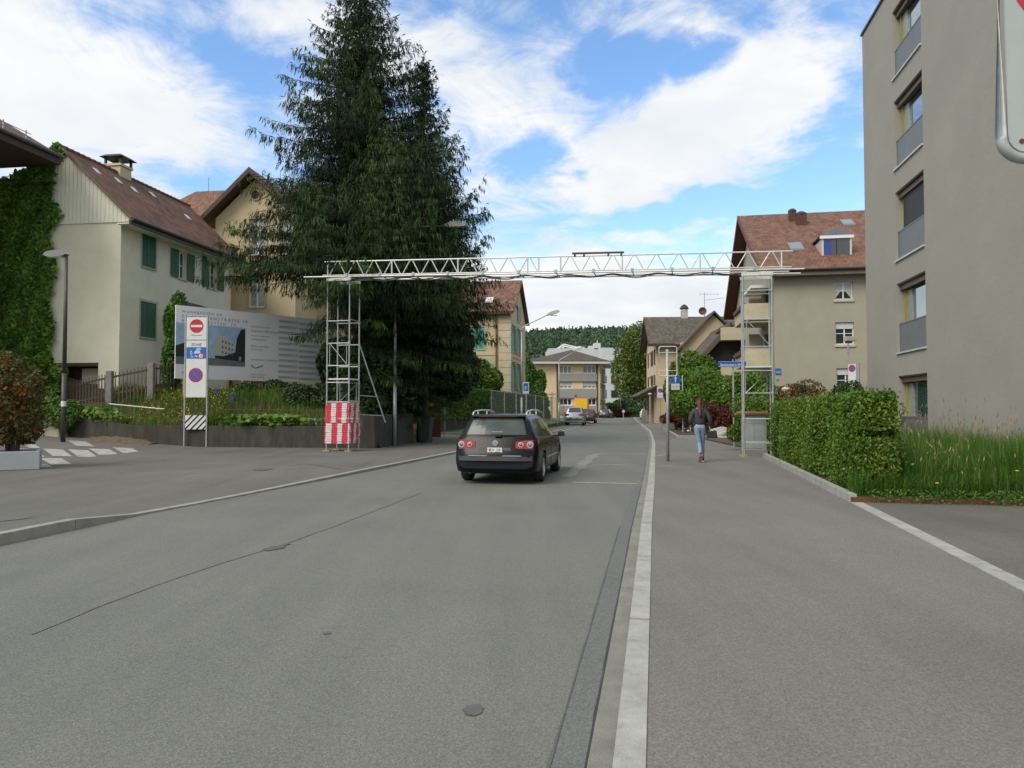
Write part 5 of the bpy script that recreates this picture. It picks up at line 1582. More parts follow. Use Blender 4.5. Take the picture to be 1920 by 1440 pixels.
# dark evergreen understorey around the trunks
shrub('evergreen_bush', 'dark evergreen bush under the spruces behind the tall wall section', 'bush', (-5.9, 31.2, .6), 3.6, 2.6, 3.6, F_dark, 15000, .10, None, 5, 31, 12)
shrub('evergreen_bush', 'large dark bush hanging over the pavement right of the spruces', 'bush', (-3.5, 37.6, 1.7), 3.6, 3.6, 5.0, F_dark, 30000, .12, None, 5, 32, 18, lump=.4)
shrub('evergreen_bush', 'low dark bush under the middle of the billboard', 'bush', (-11.0, 33.2, 1.6), 2.8, 1.6, 1.3, F_dark, 7000, .08, None, 4, 38, 12)
shrub('evergreen_bush', 'low dark bush in shade right of the timber post', 'bush', (-8.4, 31.6, 1.3), 3.0, 1.6, 1.3, F_dark, 7000, .08, None, 4, 39, 12)
shrub('evergreen_bush', 'dark shadowy bush behind the right end of the billboard', 'bush', (-8.8, 37.0, 1.2), 4.0, 3.0, 3.6, F_dark, 12000, .12, None, 4, 33, 12)
shrub('light_green_bush', 'bright green rounded bush in front of the turquoise shutter house', 'bush', (P(900, 700, 56).x, 56, .8), 3.6, 3.0, 4.2, F_green, 12000, .16, None, 4, 34, 12)
shrub('evergreen_bush', 'dark conical yew at the right corner of the turquoise shutter house', 'bush', (P(997, 720, 82).x, 82, .2), 3.2, 3.0, 7.2, F_thuja, 12000, .16, None, 3, 35, 10)
shrub('evergreen_bush', 'low rounded hedge bush right of the conical yew', 'bush', (P(1012, 740, 78).x, 78, .2), 3.6, 3.0, 3.4, F_thuja, 8000, .16, None, 3, 36, 10)
shrub('yellow_leaved_tree', 'small yellow-leaved tree between the turquoise shutter house and the apricot block', 'tree', (P(985, 720, 110).x, 110, 0), 4.2, 3.5, 7.0, F_tree, 7000, .22, None, 3, 37, 10)


# clipped hedges: leaves over a box with rounded corners
def hedge(name, label, a, b, thick, z0a, z1a, z0b, z1b, m, n, leaf, seed, bulge=.12, loose=.06, group=None):
    """from a to b (x, y), thickness to the right of the direction a->b"""
    rg = np.random.default_rng(seed)
    t = thing(name, label, 'hedge', (a[0], a[1], 0), 0, group)
    A = np.array([0.0, 0.0]); B = np.array([b[0] - a[0], b[1] - a[1]]); L = np.linalg.norm(B); U = B / L; Rt = np.array([U[1], -U[0]])
    areas = np.array([L * (z1a - z0a), L * (z1a - z0a) * .6, L * thick, thick * (z1a - z0a), thick * (z1b - z0b)]); areas = np.abs(areas); pr = areas / areas.sum()
    f = rg.choice(5, n, p=pr); s = rg.random(n); w = rg.random(n)
    l = np.where(f == 3, 0, np.where(f == 4, 1, s)); d = np.where(f == 0, 0, np.where(f == 1, 1, w)); hh = np.where(f == 2, 1, np.where(f >= 3, s, w))
    onrm = np.zeros((n, 3))
    onrm[f == 0, :2] = -Rt; onrm[f == 1, :2] = Rt; onrm[f == 2, 2] = 1; onrm[f == 3, :2] = -U; onrm[f == 4, :2] = U
    dep = np.abs(rg.normal(0, loose, n)) * np.where(rg.random(n) < .8, -1, 1.0) + bulge * .5 * (np.sin(l * L * 2.1 + hh * 3 + seed) * .5 + np.sin(l * L * 5.3 + hh * 6) * .3)
    z0 = z0a + (z0b - z0a) * l; z1 = z1a + (z1b - z1a) * l
    hole = np.sin(l * L * 3.3 + 1 + seed) * np.sin(hh * 9 + l * L * 1.7) + .6 * np.sin(l * L * 8.1 + hh * 13); dep -= bulge * .9 * (hole > .75)
    # soft corners
    cr = .14 * (np.abs(hh - .5) * 2) ** 6
    p2 = A + U[None] * (l * L)[:, None] + Rt[None] * (d * thick)[:, None]
    p = np.concatenate([p2, (z0 + (z1 - z0) * hh)[:, None]], 1) + onrm * (dep - cr)[:, None]
    quads_obj('leaves', leaf_quads(p, leaf, onrm + np.array([0, 0, .25]), .75), m, t)
    # twigs inside
    mb = MB()
    for i in range(int(L * 4)):
        x = rg.random() * L; w_ = thick * rg.uniform(.3, .7); q = A + U * x + Rt * w_; zz0 = z0a + (z0b - z0a) * x / L; zz1 = z1a + (z1b - z1a) * x / L
        mb.path([(q[0], q[1], zz0 - .05), (q[0] + rg.normal(0, .08), q[1] + rg.normal(0, .08), (zz0 + zz1) / 2), (q[0] + rg.normal(0, .15), q[1] + rg.normal(0, .15), zz1 - .1)], [.018, .014, .006], 4, False)
    mb.build('stems', M_bark, t)
    # solid block for the dense inside, its shade put into the dark colour
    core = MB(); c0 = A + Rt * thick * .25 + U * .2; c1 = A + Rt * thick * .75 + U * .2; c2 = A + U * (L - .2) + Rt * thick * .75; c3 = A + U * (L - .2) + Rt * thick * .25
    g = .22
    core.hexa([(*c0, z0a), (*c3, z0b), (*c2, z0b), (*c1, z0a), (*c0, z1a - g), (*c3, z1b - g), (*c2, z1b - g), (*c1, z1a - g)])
    core.build('shaded_core', mat('shaded_twigs', (.022, .028, .010), .95, .5, 14), t)
    return t


HX = lambda y: DL(y) + .24
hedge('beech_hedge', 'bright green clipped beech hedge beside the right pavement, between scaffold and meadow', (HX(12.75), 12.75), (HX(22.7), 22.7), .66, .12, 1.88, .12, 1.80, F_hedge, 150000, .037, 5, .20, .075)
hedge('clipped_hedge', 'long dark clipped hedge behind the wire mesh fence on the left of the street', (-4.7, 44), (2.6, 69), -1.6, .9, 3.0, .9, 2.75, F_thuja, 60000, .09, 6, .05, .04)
t = thing('hedge_wall', 'low dark wall under the long clipped hedge', 'wall'); mb = MB()
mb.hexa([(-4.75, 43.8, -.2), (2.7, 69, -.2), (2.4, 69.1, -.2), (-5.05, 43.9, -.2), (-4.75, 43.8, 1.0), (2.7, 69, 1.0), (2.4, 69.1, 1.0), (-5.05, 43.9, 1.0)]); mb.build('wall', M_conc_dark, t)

# right side background shrubs
bx = [
    ('green_bush', 'broad green bush left of the street name sign', F_green, (P(1312, 740, 50).x, 50), 4.4, 3.6, 4.9, 24000, .13, 51),
    ('green_bush', 'fresh green bush directly behind the walking person', F_green, (P(1338, 740, 45).x, 45.5), 4.6, 3.4, 3.6, 22000, .12, 52),
    ('green_bush', 'tall green bush right behind the street name sign', F_green, (P(1400, 740, 40).x, 41), 3.6, 3.0, 3.4, 17000, .11, 53),
    ('green_bush', 'reddish-tipped tall bush between the empty sign frame and the pale house', F_tree, (P(1290, 700, 56).x, 57.0), 3.0, 3.0, 4.9, 18000, .14, 54),
    ('red_leaved_bush', 'dark red-leaved bush left of the walking person', F_redl, (P(1262, 780, 52).x, 51), 2.2, 2.2, 1.45, 7000, .09, 55),
    ('red_leaved_bush', 'dark red-leaved bush to the right of the walking person, above the rock', F_redl, (P(1345, 780, 41).x, 41), 2.4, 1.8, 1.75, 9000, .08, 56),
    ('red_leaved_bush', 'dark red-leaved bush behind the street name post', F_redl, (P(1376, 780, 39).x, 39.8), 1.6, 1.4, 1.9, 5000, .08, 57),
    ('green_bush', 'mixed green bush behind the far end of the beech hedge', F_green, (P(1480, 740, 30).x, 31), 3.2, 2.4, 2.5, 14000, .09, 58),
    ('rose_bush', 'rose bush with reddish shoots behind the middle of the beech hedge', F_photinia, (P(1540, 740, 28).x, 29.5), 3.2, 2.2, 2.45, 12000, .08, 59),
    ('green_bush', 'dark green bush beside the taupe block behind the beech hedge', F_dark, (P(1608, 740, 25).x, 25.8), 1.9, 1.9, 2.45, 9000, .07, 60),
    ('green_bush', 'yellow-green bush seen through the right scaffold tower', F_hedge, (P(1420, 760, 27).x, 27.5), 1.8, 1.6, 1.85, 8000, .07, 61),
]
for nm, lb, m, (x, y), w_, d_, h_, n_, lf, sd_ in bx:
    shrub(nm, lb, 'bush', (x, y, .08), w_, d_, h_, m, n_, lf, None, 6, sd_, 15)
fl = thing('white_rose', 'pale rose bloom above the far part of the beech hedge', 'flower', tuple(P(1473, 731, 28.4)))
mb = MB(); mb.lathe([(.01, -.1), (.1, -.05), (.15, .03), (.11, .09), (.02, .1)], (0, 0, 0), 9); mb.build('bloom', mat('cream_petal', (.6, .5, .36), .7, .1, 5), fl); mb = MB(); mb.tube((0, 0, -.9), (0, 0, -.08), .01, None, 5); mb.build('stem', M_gshut, fl)

tree('lime_tree', 'big yellow-green broad tree leaning over the far end of the street beside the arcade house', (P(1212, 700, 96).x, 96, 0), 13.6, 4.4, F_tree, 46000, .22, 1.6, 71, None, .36, 30)
tree('broad_tree', 'dark tree behind the big yellow-green tree', (P(1228, 700, 112).x, 112, 0), 11.0, 4.5, F_dark, 16000, .3, 1.5, 72)
for i, (u, Y, w_, h_, m, lb) in enumerate(((1148, 132, 4.0, 2.4, F_green, 'rounded green bush beside the parked black car at the street bend'), (1158, 134, 4.2, 3.2, F_dark, 'dark rounded bush under the white apartment block'), (1162, 126, 5.0, 1.5, F_redl, 'long low reddish hedge at the street bend'), (1185, 130, 6.5, 1.6, F_green, 'low green hedge at the end of the street'), (1176, 150, 5, 3, F_dark, 'dark bushes behind the end of the street'))):
    shrub('distant_bush', lb, 'bush', (P(u, 770, Y).x, Y, 0), w_, 2.5, h_, m, 4500, .2, None, 3, 80 + i, 10)

# ivy on the gable
n = 42000; rg = np.random.default_rng(8)
bnd_v = [262, 280, 300, 330, 370, 400, 415, 430, 480, 520, 570, 600, 640, 665, 700, 720]
bnd_u = [100, 104, 90, 80, 76, 98, 86, 66, 86, 78, 70, 82, 74, 70, 92, 96]
top_u = [-60, 0, 8, 40, 70, 95, 110]; top_v = [330, 328, 322, 305, 285, 262, 270]
uu = rg.uniform(-70, 112, n * 2); vv = rg.uniform(262, 715, n * 2)
ok = (uu < np.interp(vv, bnd_v, bnd_u) + rg.normal(0, 5, n * 2)) & (vv > np.interp(uu, top_u, top_v) + rg.normal(0, 4, n * 2))
uu, vv = uu[ok][:n], vv[ok][:n]
bul = .22 + .42 * (.5 + .5 * np.sin(uu * .11 + 1) * np.sin(vv * .045)) * np.clip((100 - uu) / 60, .25, 1)
Yv = 33.0 - bul * rg.uniform(.15, 1, len(uu)) ** .4 - .02
Yv = np.where(vv < 330, Yv - .5, Yv)
k = (uu - 960) / FPX / (math.cos(PITCH) + math.sin(PITCH) * (vv - 720) / FPX); mm = (math.sin(PITCH) - math.cos(PITCH) * (vv - 720) / FPX) / (math.cos(PITCH) + math.sin(PITCH) * (vv - 720) / FPX)
pts = np.stack([k * Yv, Yv + (k * Yv + 17.4) * 0.0 + .15 * 0, CAMZ + mm * Yv], 1)
pts[:, 1] += -( (pts[:, 0] + 17.4)) * .15 * 1.0 - .0
iv = thing('ivy', 'thick green ivy climbing the gable of the cream house', 'climbing plant', (-20.5, 33.0, 1.5))
pts2 = pts - np.array([-20.5, 33.0, 1.5])
quads_obj('leaves', leaf_quads(pts2, .15, np.tile(np.array([[.1, -1.0, .35]]), (len(pts2), 1)), .55), F_ivy, iv)
mb = MB()
for i in range(5): mb.path([(-1.6 + i * .2, .3, -.5), (-1.7 + i * .2, .35, 4), (-1.5 + i * .2, .42, 8.5)], [.05, .035, .015], 5)
mb.build('stem', M_bark, iv)
shrub('climbing_rose', 'leafy climbing shrub on the cream house wall left of the billboard', 'bush', (P(322, 690, 33.2).x, 33.4, 2.3), 1.5, 1.0, 4.0, F_ivy, 5200, .11, None, 4, 91, 10)
shrub('garden_bush', 'grey-green bush under the ivy beside the garage opening', 'bush', (P(80, 700, 31.6).x, 32.0, 1.9), 2.0, 1.3, 1.9, F_green, 5000, .1, None, 4, 92, 8)
shrub('garden_bush', 'green bush between the planter and the stone block', 'bush', (P(62, 790, 29.5).x, 30.6, .5), 2.4, 1.8, 1.7, F_green, 8000, .08, None, 4, 93, 9)

# garden bed plants behind the wall
rg = np.random.default_rng(12)
Q = []; T = []
def bedpts(n, x0, x1, d0, d1):
    x = rg.uniform(x0, x1, n); d = rg.uniform(d0, d1, n); y = np.array([float(ywall(a)) for a in x]) + .2 + d
    z = np.array([zgarden(a, b) for a, b in zip(x, y)])
    return np.stack([x, y, z], 1)
def blades(p, hmin, hmax, w, lean=.35, seg=2):
    n = len(p); h = rg.uniform(hmin, hmax, n); a = rg.uniform(0, 2 * PI, n); L = rg.uniform(0, lean, n) * h
    side = np.stack([-np.sin(a), np.cos(a), np.zeros(n)], 1) * (w * rg.uniform(.6, 1.3, n))[:, None] / 2
    dr = np.stack([np.cos(a), np.sin(a), np.zeros(n)], 1)
    m = p + dr * (L * .3)[:, None] + np.stack([np.zeros(n), np.zeros(n), h * .55], 1)
    tp = p + dr * L[:, None] + np.stack([np.zeros(n), np.zeros(n), h], 1)
    return np.stack([p - side, p + side, m + side * .8, m - side * .8], 1), np.stack([m - side * .8, m + side * .8, tp + side * .1, tp - side * .1], 1), tp
for (n_, x0, x1, d0, d1, ha, hb, w_) in ((9000, -17.5, -6.4, 0, 3.2, .12, .42, .02), (1500, -12.9, -10.9, 0, .5, .3, .5, .035), (900, -16, -8, .8, 3.5, .3, .55, .02)):
    p = bedpts(n_, x0, x1, d0, d1); a, b, tp = blades(p, ha, hb, w_); tt = rg.random(n_); Q += [a, b]; T += [tt, tt]
o = quads_obj('garden_plants', np.concatenate(Q), F_green, None, np.concatenate(T)); tag(o, 'green stems and grasses of the flower bed behind the garden wall', 'garden plants', None, 'stuff')
# broad rhubarb-like leaves hanging over the wall
def big(name, label, c, w_, n_, leaf, seed, m=F_green, h_=.5):
    t_ = thing(name, label, 'plant', c); r_ = np.random.default_rng(seed)
    p = np.stack([r_.normal(0, w_ / 3, n_), r_.normal(0, .22, n_), r_.uniform(.05, h_, n_)], 1)
    quads_obj('leaves', leaf_quads(p, leaf, np.tile(np.array([[0, -.5, .8]]), (n_, 1)), .4, 1.2), m, t_)
    mb = MB()
    for i in range(8): mb.path([(r_.normal(0, .1), 0, -.1), tuple(p[i])], [.015, .01], 4)
    mb.build('stem', M_redwood, t_); return t_
for i, (u, w_, nn, lf, lb) in enumerate(((150, 1.6, 150, .2, 'broad-leaved plant at the left end of the garden wall'), (190, 1.4, 120, .18, 'broad leaves spilling over the left part of the garden wall'), (470, 1.2, 150, .2, 'broad-leaved green plant right of the striped sign panel'), (515, 1.2, 150, .2, 'broad-leaved green plant between the sign and the timber post'), (555, 1.1, 130, .19, 'broad-leaved green plant at the foot of the timber post'))):
    x = KM(u, 780)[0] * 30.3; y = float(ywall(x)) + .35; big('broad_leaved_plant', lb, (x, y, zgarden(x, y + .1)), w_, nn, lf, 100 + i, h_=.42)
t_ = big('silver_plant', 'silvery ground plant on the wall beside the striped barrier', (KM(585, 790)[0] * 29.6, 29.75, .9), .8, 260, .05, 110, mat('silver_leaf', (.25, .3, .26), .7, .2, 4), .3)
p = bedpts(800, -15.6, -11.8, .1, 2.2); p[:, 2] += rg.uniform(.15, .5, len(p))
o = quads_obj('yellow_flowers', leaf_quads(p, .045, None, 1.0, 1.1), F_yel); tag(o, 'scattered small yellow and orange flowers in the bed behind the garden wall', 'flowers', None, 'stuff')
for i, (u, v, lb) in enumerate(((405, 733, 'violet iris left of the other, below the billboard'), (438, 740, 'tall violet iris with several blooms below the billboard, the right of the two'))):
    pp = P(u, v, 31.2); t_ = thing('iris', lb, 'flower', (pp.x, pp.y, pp.z)); mb = MB()
    mb.path([(0, 0, -.7), (0, 0, -.1)], [.012, .008], 5); mb.build('stem', M_gshut, t_)
    nn = 26 + 20 * i; q = np.stack([rg.normal(0, .045, nn), rg.normal(0, .045, nn), rg.normal(-.06 * i, .06 + .08 * i, nn)], 1)
    quads_obj('petals', leaf_quads(q, .075, None, 1.0, 1.3), F_purp, t_)

# meadow right
rg = np.random.default_rng(21)
n = 120000
x = rg.uniform(5.7, 12.4, n); y = rg.uniform(11.2, 24, n)
y = 11.2 + (y - 11.2) ** 1.0 * rg.random(n) ** .55
ok = (y > 12.55 - (x - 5.5) * .19) & ((x > HX(y) + .62) | (y < 12.7)) & (x < 12.5 + .177 * (y - 26.5))
p = np.stack([x[ok], y[ok], np.full(ok.sum(), .12)], 1)
clump = .5 + .5 * np.sin(p[:, 0] * 1.7 + np.sin(p[:, 1] * 1.3) * 2) * np.sin(p[:, 1] * 1.1)
hts = rg.uniform(.35, 1.0, len(p)) * (.70 + .50 * clump)
hts[p[:, 1] < 12.6 - (p[:, 0] - 5.5) * .19 + .35] *= .55
a, b, tp = blades(p, .9, 1.1, .010, .55)
def rescale(q, base, s): return base[:, None, :] + (q - base[:, None, :]) * np.array([1, 1, 1.0]) * np.concatenate([np.ones((len(s), 2)), s[:, None]], 1)[:, None, :]
a, b = rescale(a, p, hts), rescale(b, p, hts); tp = p + (tp - p) * np.concatenate([np.ones((len(p), 2)), hts[:, None]], 1)
tt = np.clip(rg.normal(.5, .2, len(p)), 0, 1)
o = quads_obj('meadow_grass', np.concatenate([a, b]), F_grass, None, np.concatenate([tt, tt])); tag(o, 'tall unmown meadow grass in front of the taupe block', 'grass', None, 'stuff')
sel = rg.random(len(tp)) < .013
s = tp[sel]; m_ = len(s); st = s.copy(); st[:, 2] -= .1; en = s + np.stack([rg.normal(0, .05, m_), rg.normal(0, .05, m_), rg.uniform(.16, .5, m_)], 1)
hd0 = en; hd1 = en + np.stack([rg.normal(0, .03, m_), rg.normal(0, .03, m_), rg.uniform(.06, .14, m_)], 1)
o = quads_obj('grass_seed_heads', np.concatenate([streaks(st, en, .005), streaks(hd0, hd1, .02)]), F_seed); tag(o, 'thin brown seed heads above the meadow grass', 'grass', None, 'stuff')
# litter of low plants at the bed edge
nn = 6500; x = 5.8 + 6.5 * rg.random(nn) ** .8; y = 12.27 - (x - 5.5) * .19 + rg.normal(.06, .14, nn) - .04 * np.sin(x * 5); q = np.stack([x, y, .10 + rg.uniform(-.03, .18, nn)], 1)
o = quads_obj('edge_weeds', leaf_quads(q, .026, None, .9), F_grass); tag(o, 'low weeds growing over the rusty edging of the meadow bed', 'weeds', None, 'stuff')
for (u, v, lb) in ((1757, 907, 'yellow dandelion flower near the bed edging'), (1907, 884, 'yellow dandelion flower at the right picture edge')):
    pp = P(u, v, 12.0); t_ = thing('dandelion', lb, 'flower', tuple(pp)); mb = MB(); mb.tube((0, 0, -.3), (0, 0, 0), .004, None, 5); mb.build('stem', M_gshut, t_)
    mb = MB(); mb.lathe([(.002, 0), (.022, .004), (.03, .012), (.015, .018), (.001, .02)], (0, 0, 0), 12); mb.build('bloom', mat('dandelion_yellow', (.7, .55, .03), .7, .1, 9), t_)
# grass on the strip behind the mesh fence and left lawn
mb = MB(); mb.hexa([(-1.2, 41.8, -.2), (5.2, 68, -.2), (2.6, 69, -.2), (-4.6, 43.9, -.2), (-1.0, 41.9, .12), (5.0, 68, .4), (2.6, 69, .7), (-4.6, 44.0, .14)])
struct('lawn_strip', mb, M_lawn)

# ================================================================== STREET OBJECTS
def rz(a): return Matrix.Rotation(a, 4, 'Z')


AR = math.atan(.192)
# ---------------------------------------------------------------- scaffold gantry
gL = G(612, 846, .06); gR = G(1396, 858, .06)
LW, DW = .86, .80
Uv = Vector((gR.x - gL.x, gR.y - gL.y, 0)); span = Uv.length + .85; ga = math.atan2(Uv.y, Uv.x)
GT = thing('scaffold_gantry', 'galvanised scaffold gantry of two lattice towers carrying a truss across the street', 'scaffold', (gL.x, gL.y, .06), ga)
topL, topR = CAMZ + KM(620, 522)[1] * gL.y, CAMZ + KM(1415, 511)[1] * gR.y


def tower(x0, H, seed, flip):
    mb = MB(); xs = (x0, x0 + LW); y_ = (0, DW)
    for x in xs:
        for y in y_: mb.tube((x, y, .04), (x, y, H), .026, None, 8)
    tw = mb.build('tower_posts', M_galv, GT, smooth=False)
    mb = MB(); lv = [.42, 1.15, 1.75, 2.45, 3.05, 3.85, 4.65] if not flip else [.45, 1.2, 2.0, 2.7, 3.45, 4.3, 5.2]
    for i, z in enumerate(lv):
        if z > H - .2: break
        for y in y_:
            m1 = MB(); m1.tube((x0, y, z), (x0 + LW, y, z), .019, None, 6)
            for x in xs: m1.tube((x, y, z - .05), (x, y, z + .05), .036, None, 8)
            m1.build('rail', M_galv, tw)
        if i % 2 == 0:
            for x in xs: m1 = MB(); m1.tube((x, 0, z + .05), (x, DW, z + .05), .019, None, 6); m1.build('rail', M_galv, tw)
    mb = MB()
    for (za, zb, xa, xb, y) in ((lv[0], lv[1], x0 + .08, x0 + LW - .05, DW), (lv[2], lv[3], x0 + LW - .06, x0 + .08, DW), (lv[4] + .05, lv[5], x0 + .1, x0 + LW - .1, 0)):
        mb.tube((xa, y, zb), (xb, y, za), .014, None, 6)
    for xx in (x0 + .1, x0 + LW - .1): mb.tube((xx, 0, lv[4]), (xx, 0, lv[5]), .014, None, 6); mb.tube((xx, DW, lv[2]), (xx, DW, lv[3]), .014, None, 6)
    mb.build('brace', M_galv, tw)
    mb = MB(); z = lv[3] + .1; mb.box(x0 + .02, x0 + LW - .02, .02, DW - .02, z, z + .05); mb.build('platform', M_galvl, tw)
    mb = MB()
    for x in xs:
        for y in y_: mb.box(x - .13, x + .13, y - .07, y + .07, -.001, .04)
    mb.build('base_board', mat('dirty_board', (.30, .22, .12), .8, .2, 5), tw)
    for y in y_: mb = MB(); mb.box(x0 - .04, x0 + LW + .04, y - .03, y + .03, H - .11, H + .0); mb.build('head_beam', M_galvl, tw)
    return tw


HL_, HR_ = topL - .06, topR - .06
tower(0, HL_, 1, False); tower(Uv.length, HR_, 2, True)
# raking brace of the left tower
mb = MB(); mb.tube((LW, DW, 3.9), (LW + .72, DW + .75, 1.0), .024, None, 6); mb.tube((LW, DW, 2.0), (LW + .5, DW + .5, 1.95), .016, None, 6); mb.tube((LW, DW, 1.3), (LW + .66, DW + .7, 1.25), .016, None, 6); mb.build('raking_brace', M_galv, GT)
mb = MB()
Lt = Uv.length + LW
def tz(x): return HL_ + .06 + (HR_ - HL_) * x / Lt
dtp = .54
for y in (.0, DW):
    mb.tube((-.95 if y == 0 else -.4, y, tz(-.9)), (Lt + .95, y, tz(Lt + .9)), .028, None, 8)
    mb.tube((-.2, y, tz(0) + .055), (Lt + .6, y, tz(Lt) + .055), .02, None, 6)
for y in (.0,):
    mb.tube((-.12, y, tz(0) + dtp), (Lt + .62, y, tz(Lt) + dtp), .024, None, 8)
    nmod = 22; w_ = (Lt + .3) / nmod; xx = 0.0
    for k in range(nmod):
        xa = k * w_ + .03; xm = xa + w_ * .46
        if k in (11,): 
            mb.tube((xa, y, tz(xa) + .04), (xa, y, tz(xa) + dtp), .024, None, 6); continue
        mb.tube((xa + .04, y, tz(xa) + .05), (xm, y, tz(xm) + dtp), .019, None, 6); mb.tube((xm + .08, y, tz(xm) + dtp), (xa + w_ * .94, y, tz(xm) + .05), .019, None, 6)
    for k in (0, 3.52, 7, 10.5, 12.1, 15, 18.5, 22):
        xa = k * w_ ; mb.tube((xa, y, tz(xa) + .03), (xa, y, tz(xa) + dtp), .026, None, 6)
tr = mb.build('truss', M_galvl, GT)
mb = MB()
pts = [(x * .12, DW * .5 + .15 * math.sin(x * .5), tz(x * .12) - .01 - .035 * abs(math.sin(x * .26))) for x in range(int(Lt / .12))]
mb.path(pts, .022, 6); mb.path([(p_[0], p_[1] + .2, p_[2] + .02 * math.sin(i * .33)) for i, p_ in enumerate(pts)], .018, 5)
mb.build('cable', mat('dark_cable', (.05, .05, .052), .6, .1, 3), tr)
mb = MB()
for k in range(12):
    xa = (k + .6) * Lt / 12; mb.tube((xa, 0, tz(xa)), (xa, DW, tz(xa)), .018, None, 6); mb.box(xa - .04, xa + .04, -.04, .04, tz(xa) + .0, tz(xa) + .11)
mb.build('cross_tube', M_galv, tr)
xa = xloc((gL.x, gL.y), -ga, 1073, 482); xb = xloc((gL.x, gL.y), -ga, 1170, 479)
mb = MB(); mb.tube((xa, 0, tz(xa) + dtp + .10), (xb, 0, tz(xb) + dtp + .10), .035, None, 8)
for f_ in (.05, .23, .7, .95):
    x = xa + (xb - xa) * f_; mb.box(x - .03, x + .03, -.03, .03, tz(x) + dtp - .02, tz(x) + dtp + .10)
mb.build('splice_tube', mat('dark_steel', (.04, .04, .045), .5, .1, 4), tr)

# striped barrier around the left tower
BR = thing('striped_barrier', 'red and white striped slatted barrier wrapped round the foot of the left scaffold tower', 'barrier', (gL.x, gL.y, .06), ga)
mred = mat('barrier_red', (.55, .03, .06), .5, .1, 4); mwh = mat('barrier_white', (.62, .57, .56), .5, .1, 4)
for (face, zb, zt, sh) in (('upper', 1.02, 1.72, 0.0), ('lower', .28, 1.0, .06)):
    mb = MB(); o_ = .03
    path = [(-o_, -o_), (LW + o_, -o_), (LW + o_, DW + o_)] if face == 'upper' else [(-o_, DW * .6), (-o_ - .015, -o_ - .015), (LW + o_ + .015, -o_ - .015), (LW + o_ + .015, DW + o_)]
    acc_ = sh
    for (xa, ya), (xb, yb) in zip(path, path[1:]):
        L_ = math.hypot(xb - xa, yb - ya); n_ = max(1, int(L_ / .045))
        for i in range(n_):
            s0, s1 = i / n_, (i + 1) / n_; mid = acc_ + L_ * (s0 + s1) / 2
            mb.cur = 0 if (mid / .21) % 2 < 1.05 else 1
            kk = max(1, int((zt - zb) / .075))
            for j in range(kk):
                z0_, z1_ = zb + (zt - zb) * j / kk, zb + (zt - zb) * (j + .88) / kk
                w_ = .012 * math.sin(s0 * 9 + j * 1.3)
                ofs = .008 * (j % 2); nx, ny = (yb - ya) / L_, -(xb - xa) / L_
                lean = (zt - z0_) * -.03
                mb.hexa([(xa + (xb - xa) * s0 + nx * (ofs + w_) + lean, ya + (yb - ya) * s0 + ny * (ofs + w_), z0_), (xa + (xb - xa) * s1 + nx * (ofs + w_) + lean, ya + (yb - ya) * s1 + ny * (ofs + w_), z0_),
                         (xa + (xb - xa) * s1 + nx * (ofs + w_ - .012) + lean, ya + (yb - ya) * s1 + ny * (ofs + w_ - .012), z0_), (xa + (xb - xa) * s0 + nx * (ofs + w_ - .012) + lean, ya + (yb - ya) * s0 + ny * (ofs + w_ - .012), z0_),
                         (xa + (xb - xa) * s0 + nx * (ofs + w_) + lean, ya + (yb - ya) * s0 + ny * (ofs + w_), z1_), (xa + (xb - xa) * s1 + nx * (ofs + w_) + lean, ya + (yb - ya) * s1 + ny * (ofs + w_), z1_),
                         (xa + (xb - xa) * s1 + nx * (ofs + w_ - .012) + lean, ya + (yb - ya) * s1 + ny * (ofs + w_ - .012), z1_), (xa + (xb - xa) * s0 + nx * (ofs + w_ - .012) + lean, ya + (yb - ya) * s0 + ny * (ofs + w_ - .012), z1_)])
        acc_ += L_
    mb.build('slatted_panel', [mred, mwh], BR)

# grey cabinet in the right tower
cp = G(1404, 853, .06)
CB_ = thing('utility_cabinet', 'grey metal cabinet with a wooden board on top standing inside the right scaffold tower', 'cabinet', (cp.x + .05, cp.y + .45, .06), ga)
mb = MB(); mb.box(-.12, .66, 0, .62, .12, 1.32); mb.build('body', M_cab, CB_, bevel=.012)
mb = MB(); mb.box(-.15, .69, -.03, .65, 0, .12); mb.build('plinth', M_gutter, CB_)
mb = MB(); mb.box(-.05, .27, -.012, -.001, .2, 1.02); mb.box(.28, .6, -.012, -.001, .2, 1.02); mb.box(-.05, .6, -.012, -.001, 1.04, 1.27); mb.build('door', M_cab, CB_)
mb = MB(); mb.box(-.34, .74, -.14, .72, 1.33, 1.37); mb.box(-.30, .70, -.16, -.1, 1.371, 1.43); mb.build('wooden_board', mat('orange_brown_board', (.30, .15, .06), .75, .2, 5), CB_)

# ---------------------------------------------------------------- signs
def board(mb, w_, h_, y=0, th=.012, x=0, z=0): mb.box(x - w_ / 2, x + w_ / 2, y, y + th, z, z + h_)


def disc(mb, r, x, z, y, th=.002, n=32): mb.prism([(x + r * math.cos(2 * PI * k / n), y, z + r * math.sin(2 * PI * k / n)) for k in range(n)], (0, -th, 0))


def rodframe(mb, x0, x1, z0, z1, r=.02, cr=.08, y=0):
    pts = []
    for (cx_, cz_, a0) in ((x1 - cr, z1 - cr, 0), (x0 + cr, z1 - cr, 90), (x0 + cr, z0 + cr, 180), (x1 - cr, z0 + cr, 270)):
        for k in range(9): a = R(a0 + k * 11.25); pts.append((cx_ + cr * math.cos(a), y, cz_ + cr * math.sin(a)))
    pts.append(pts[0]); mb.path(pts, r, 14, False)


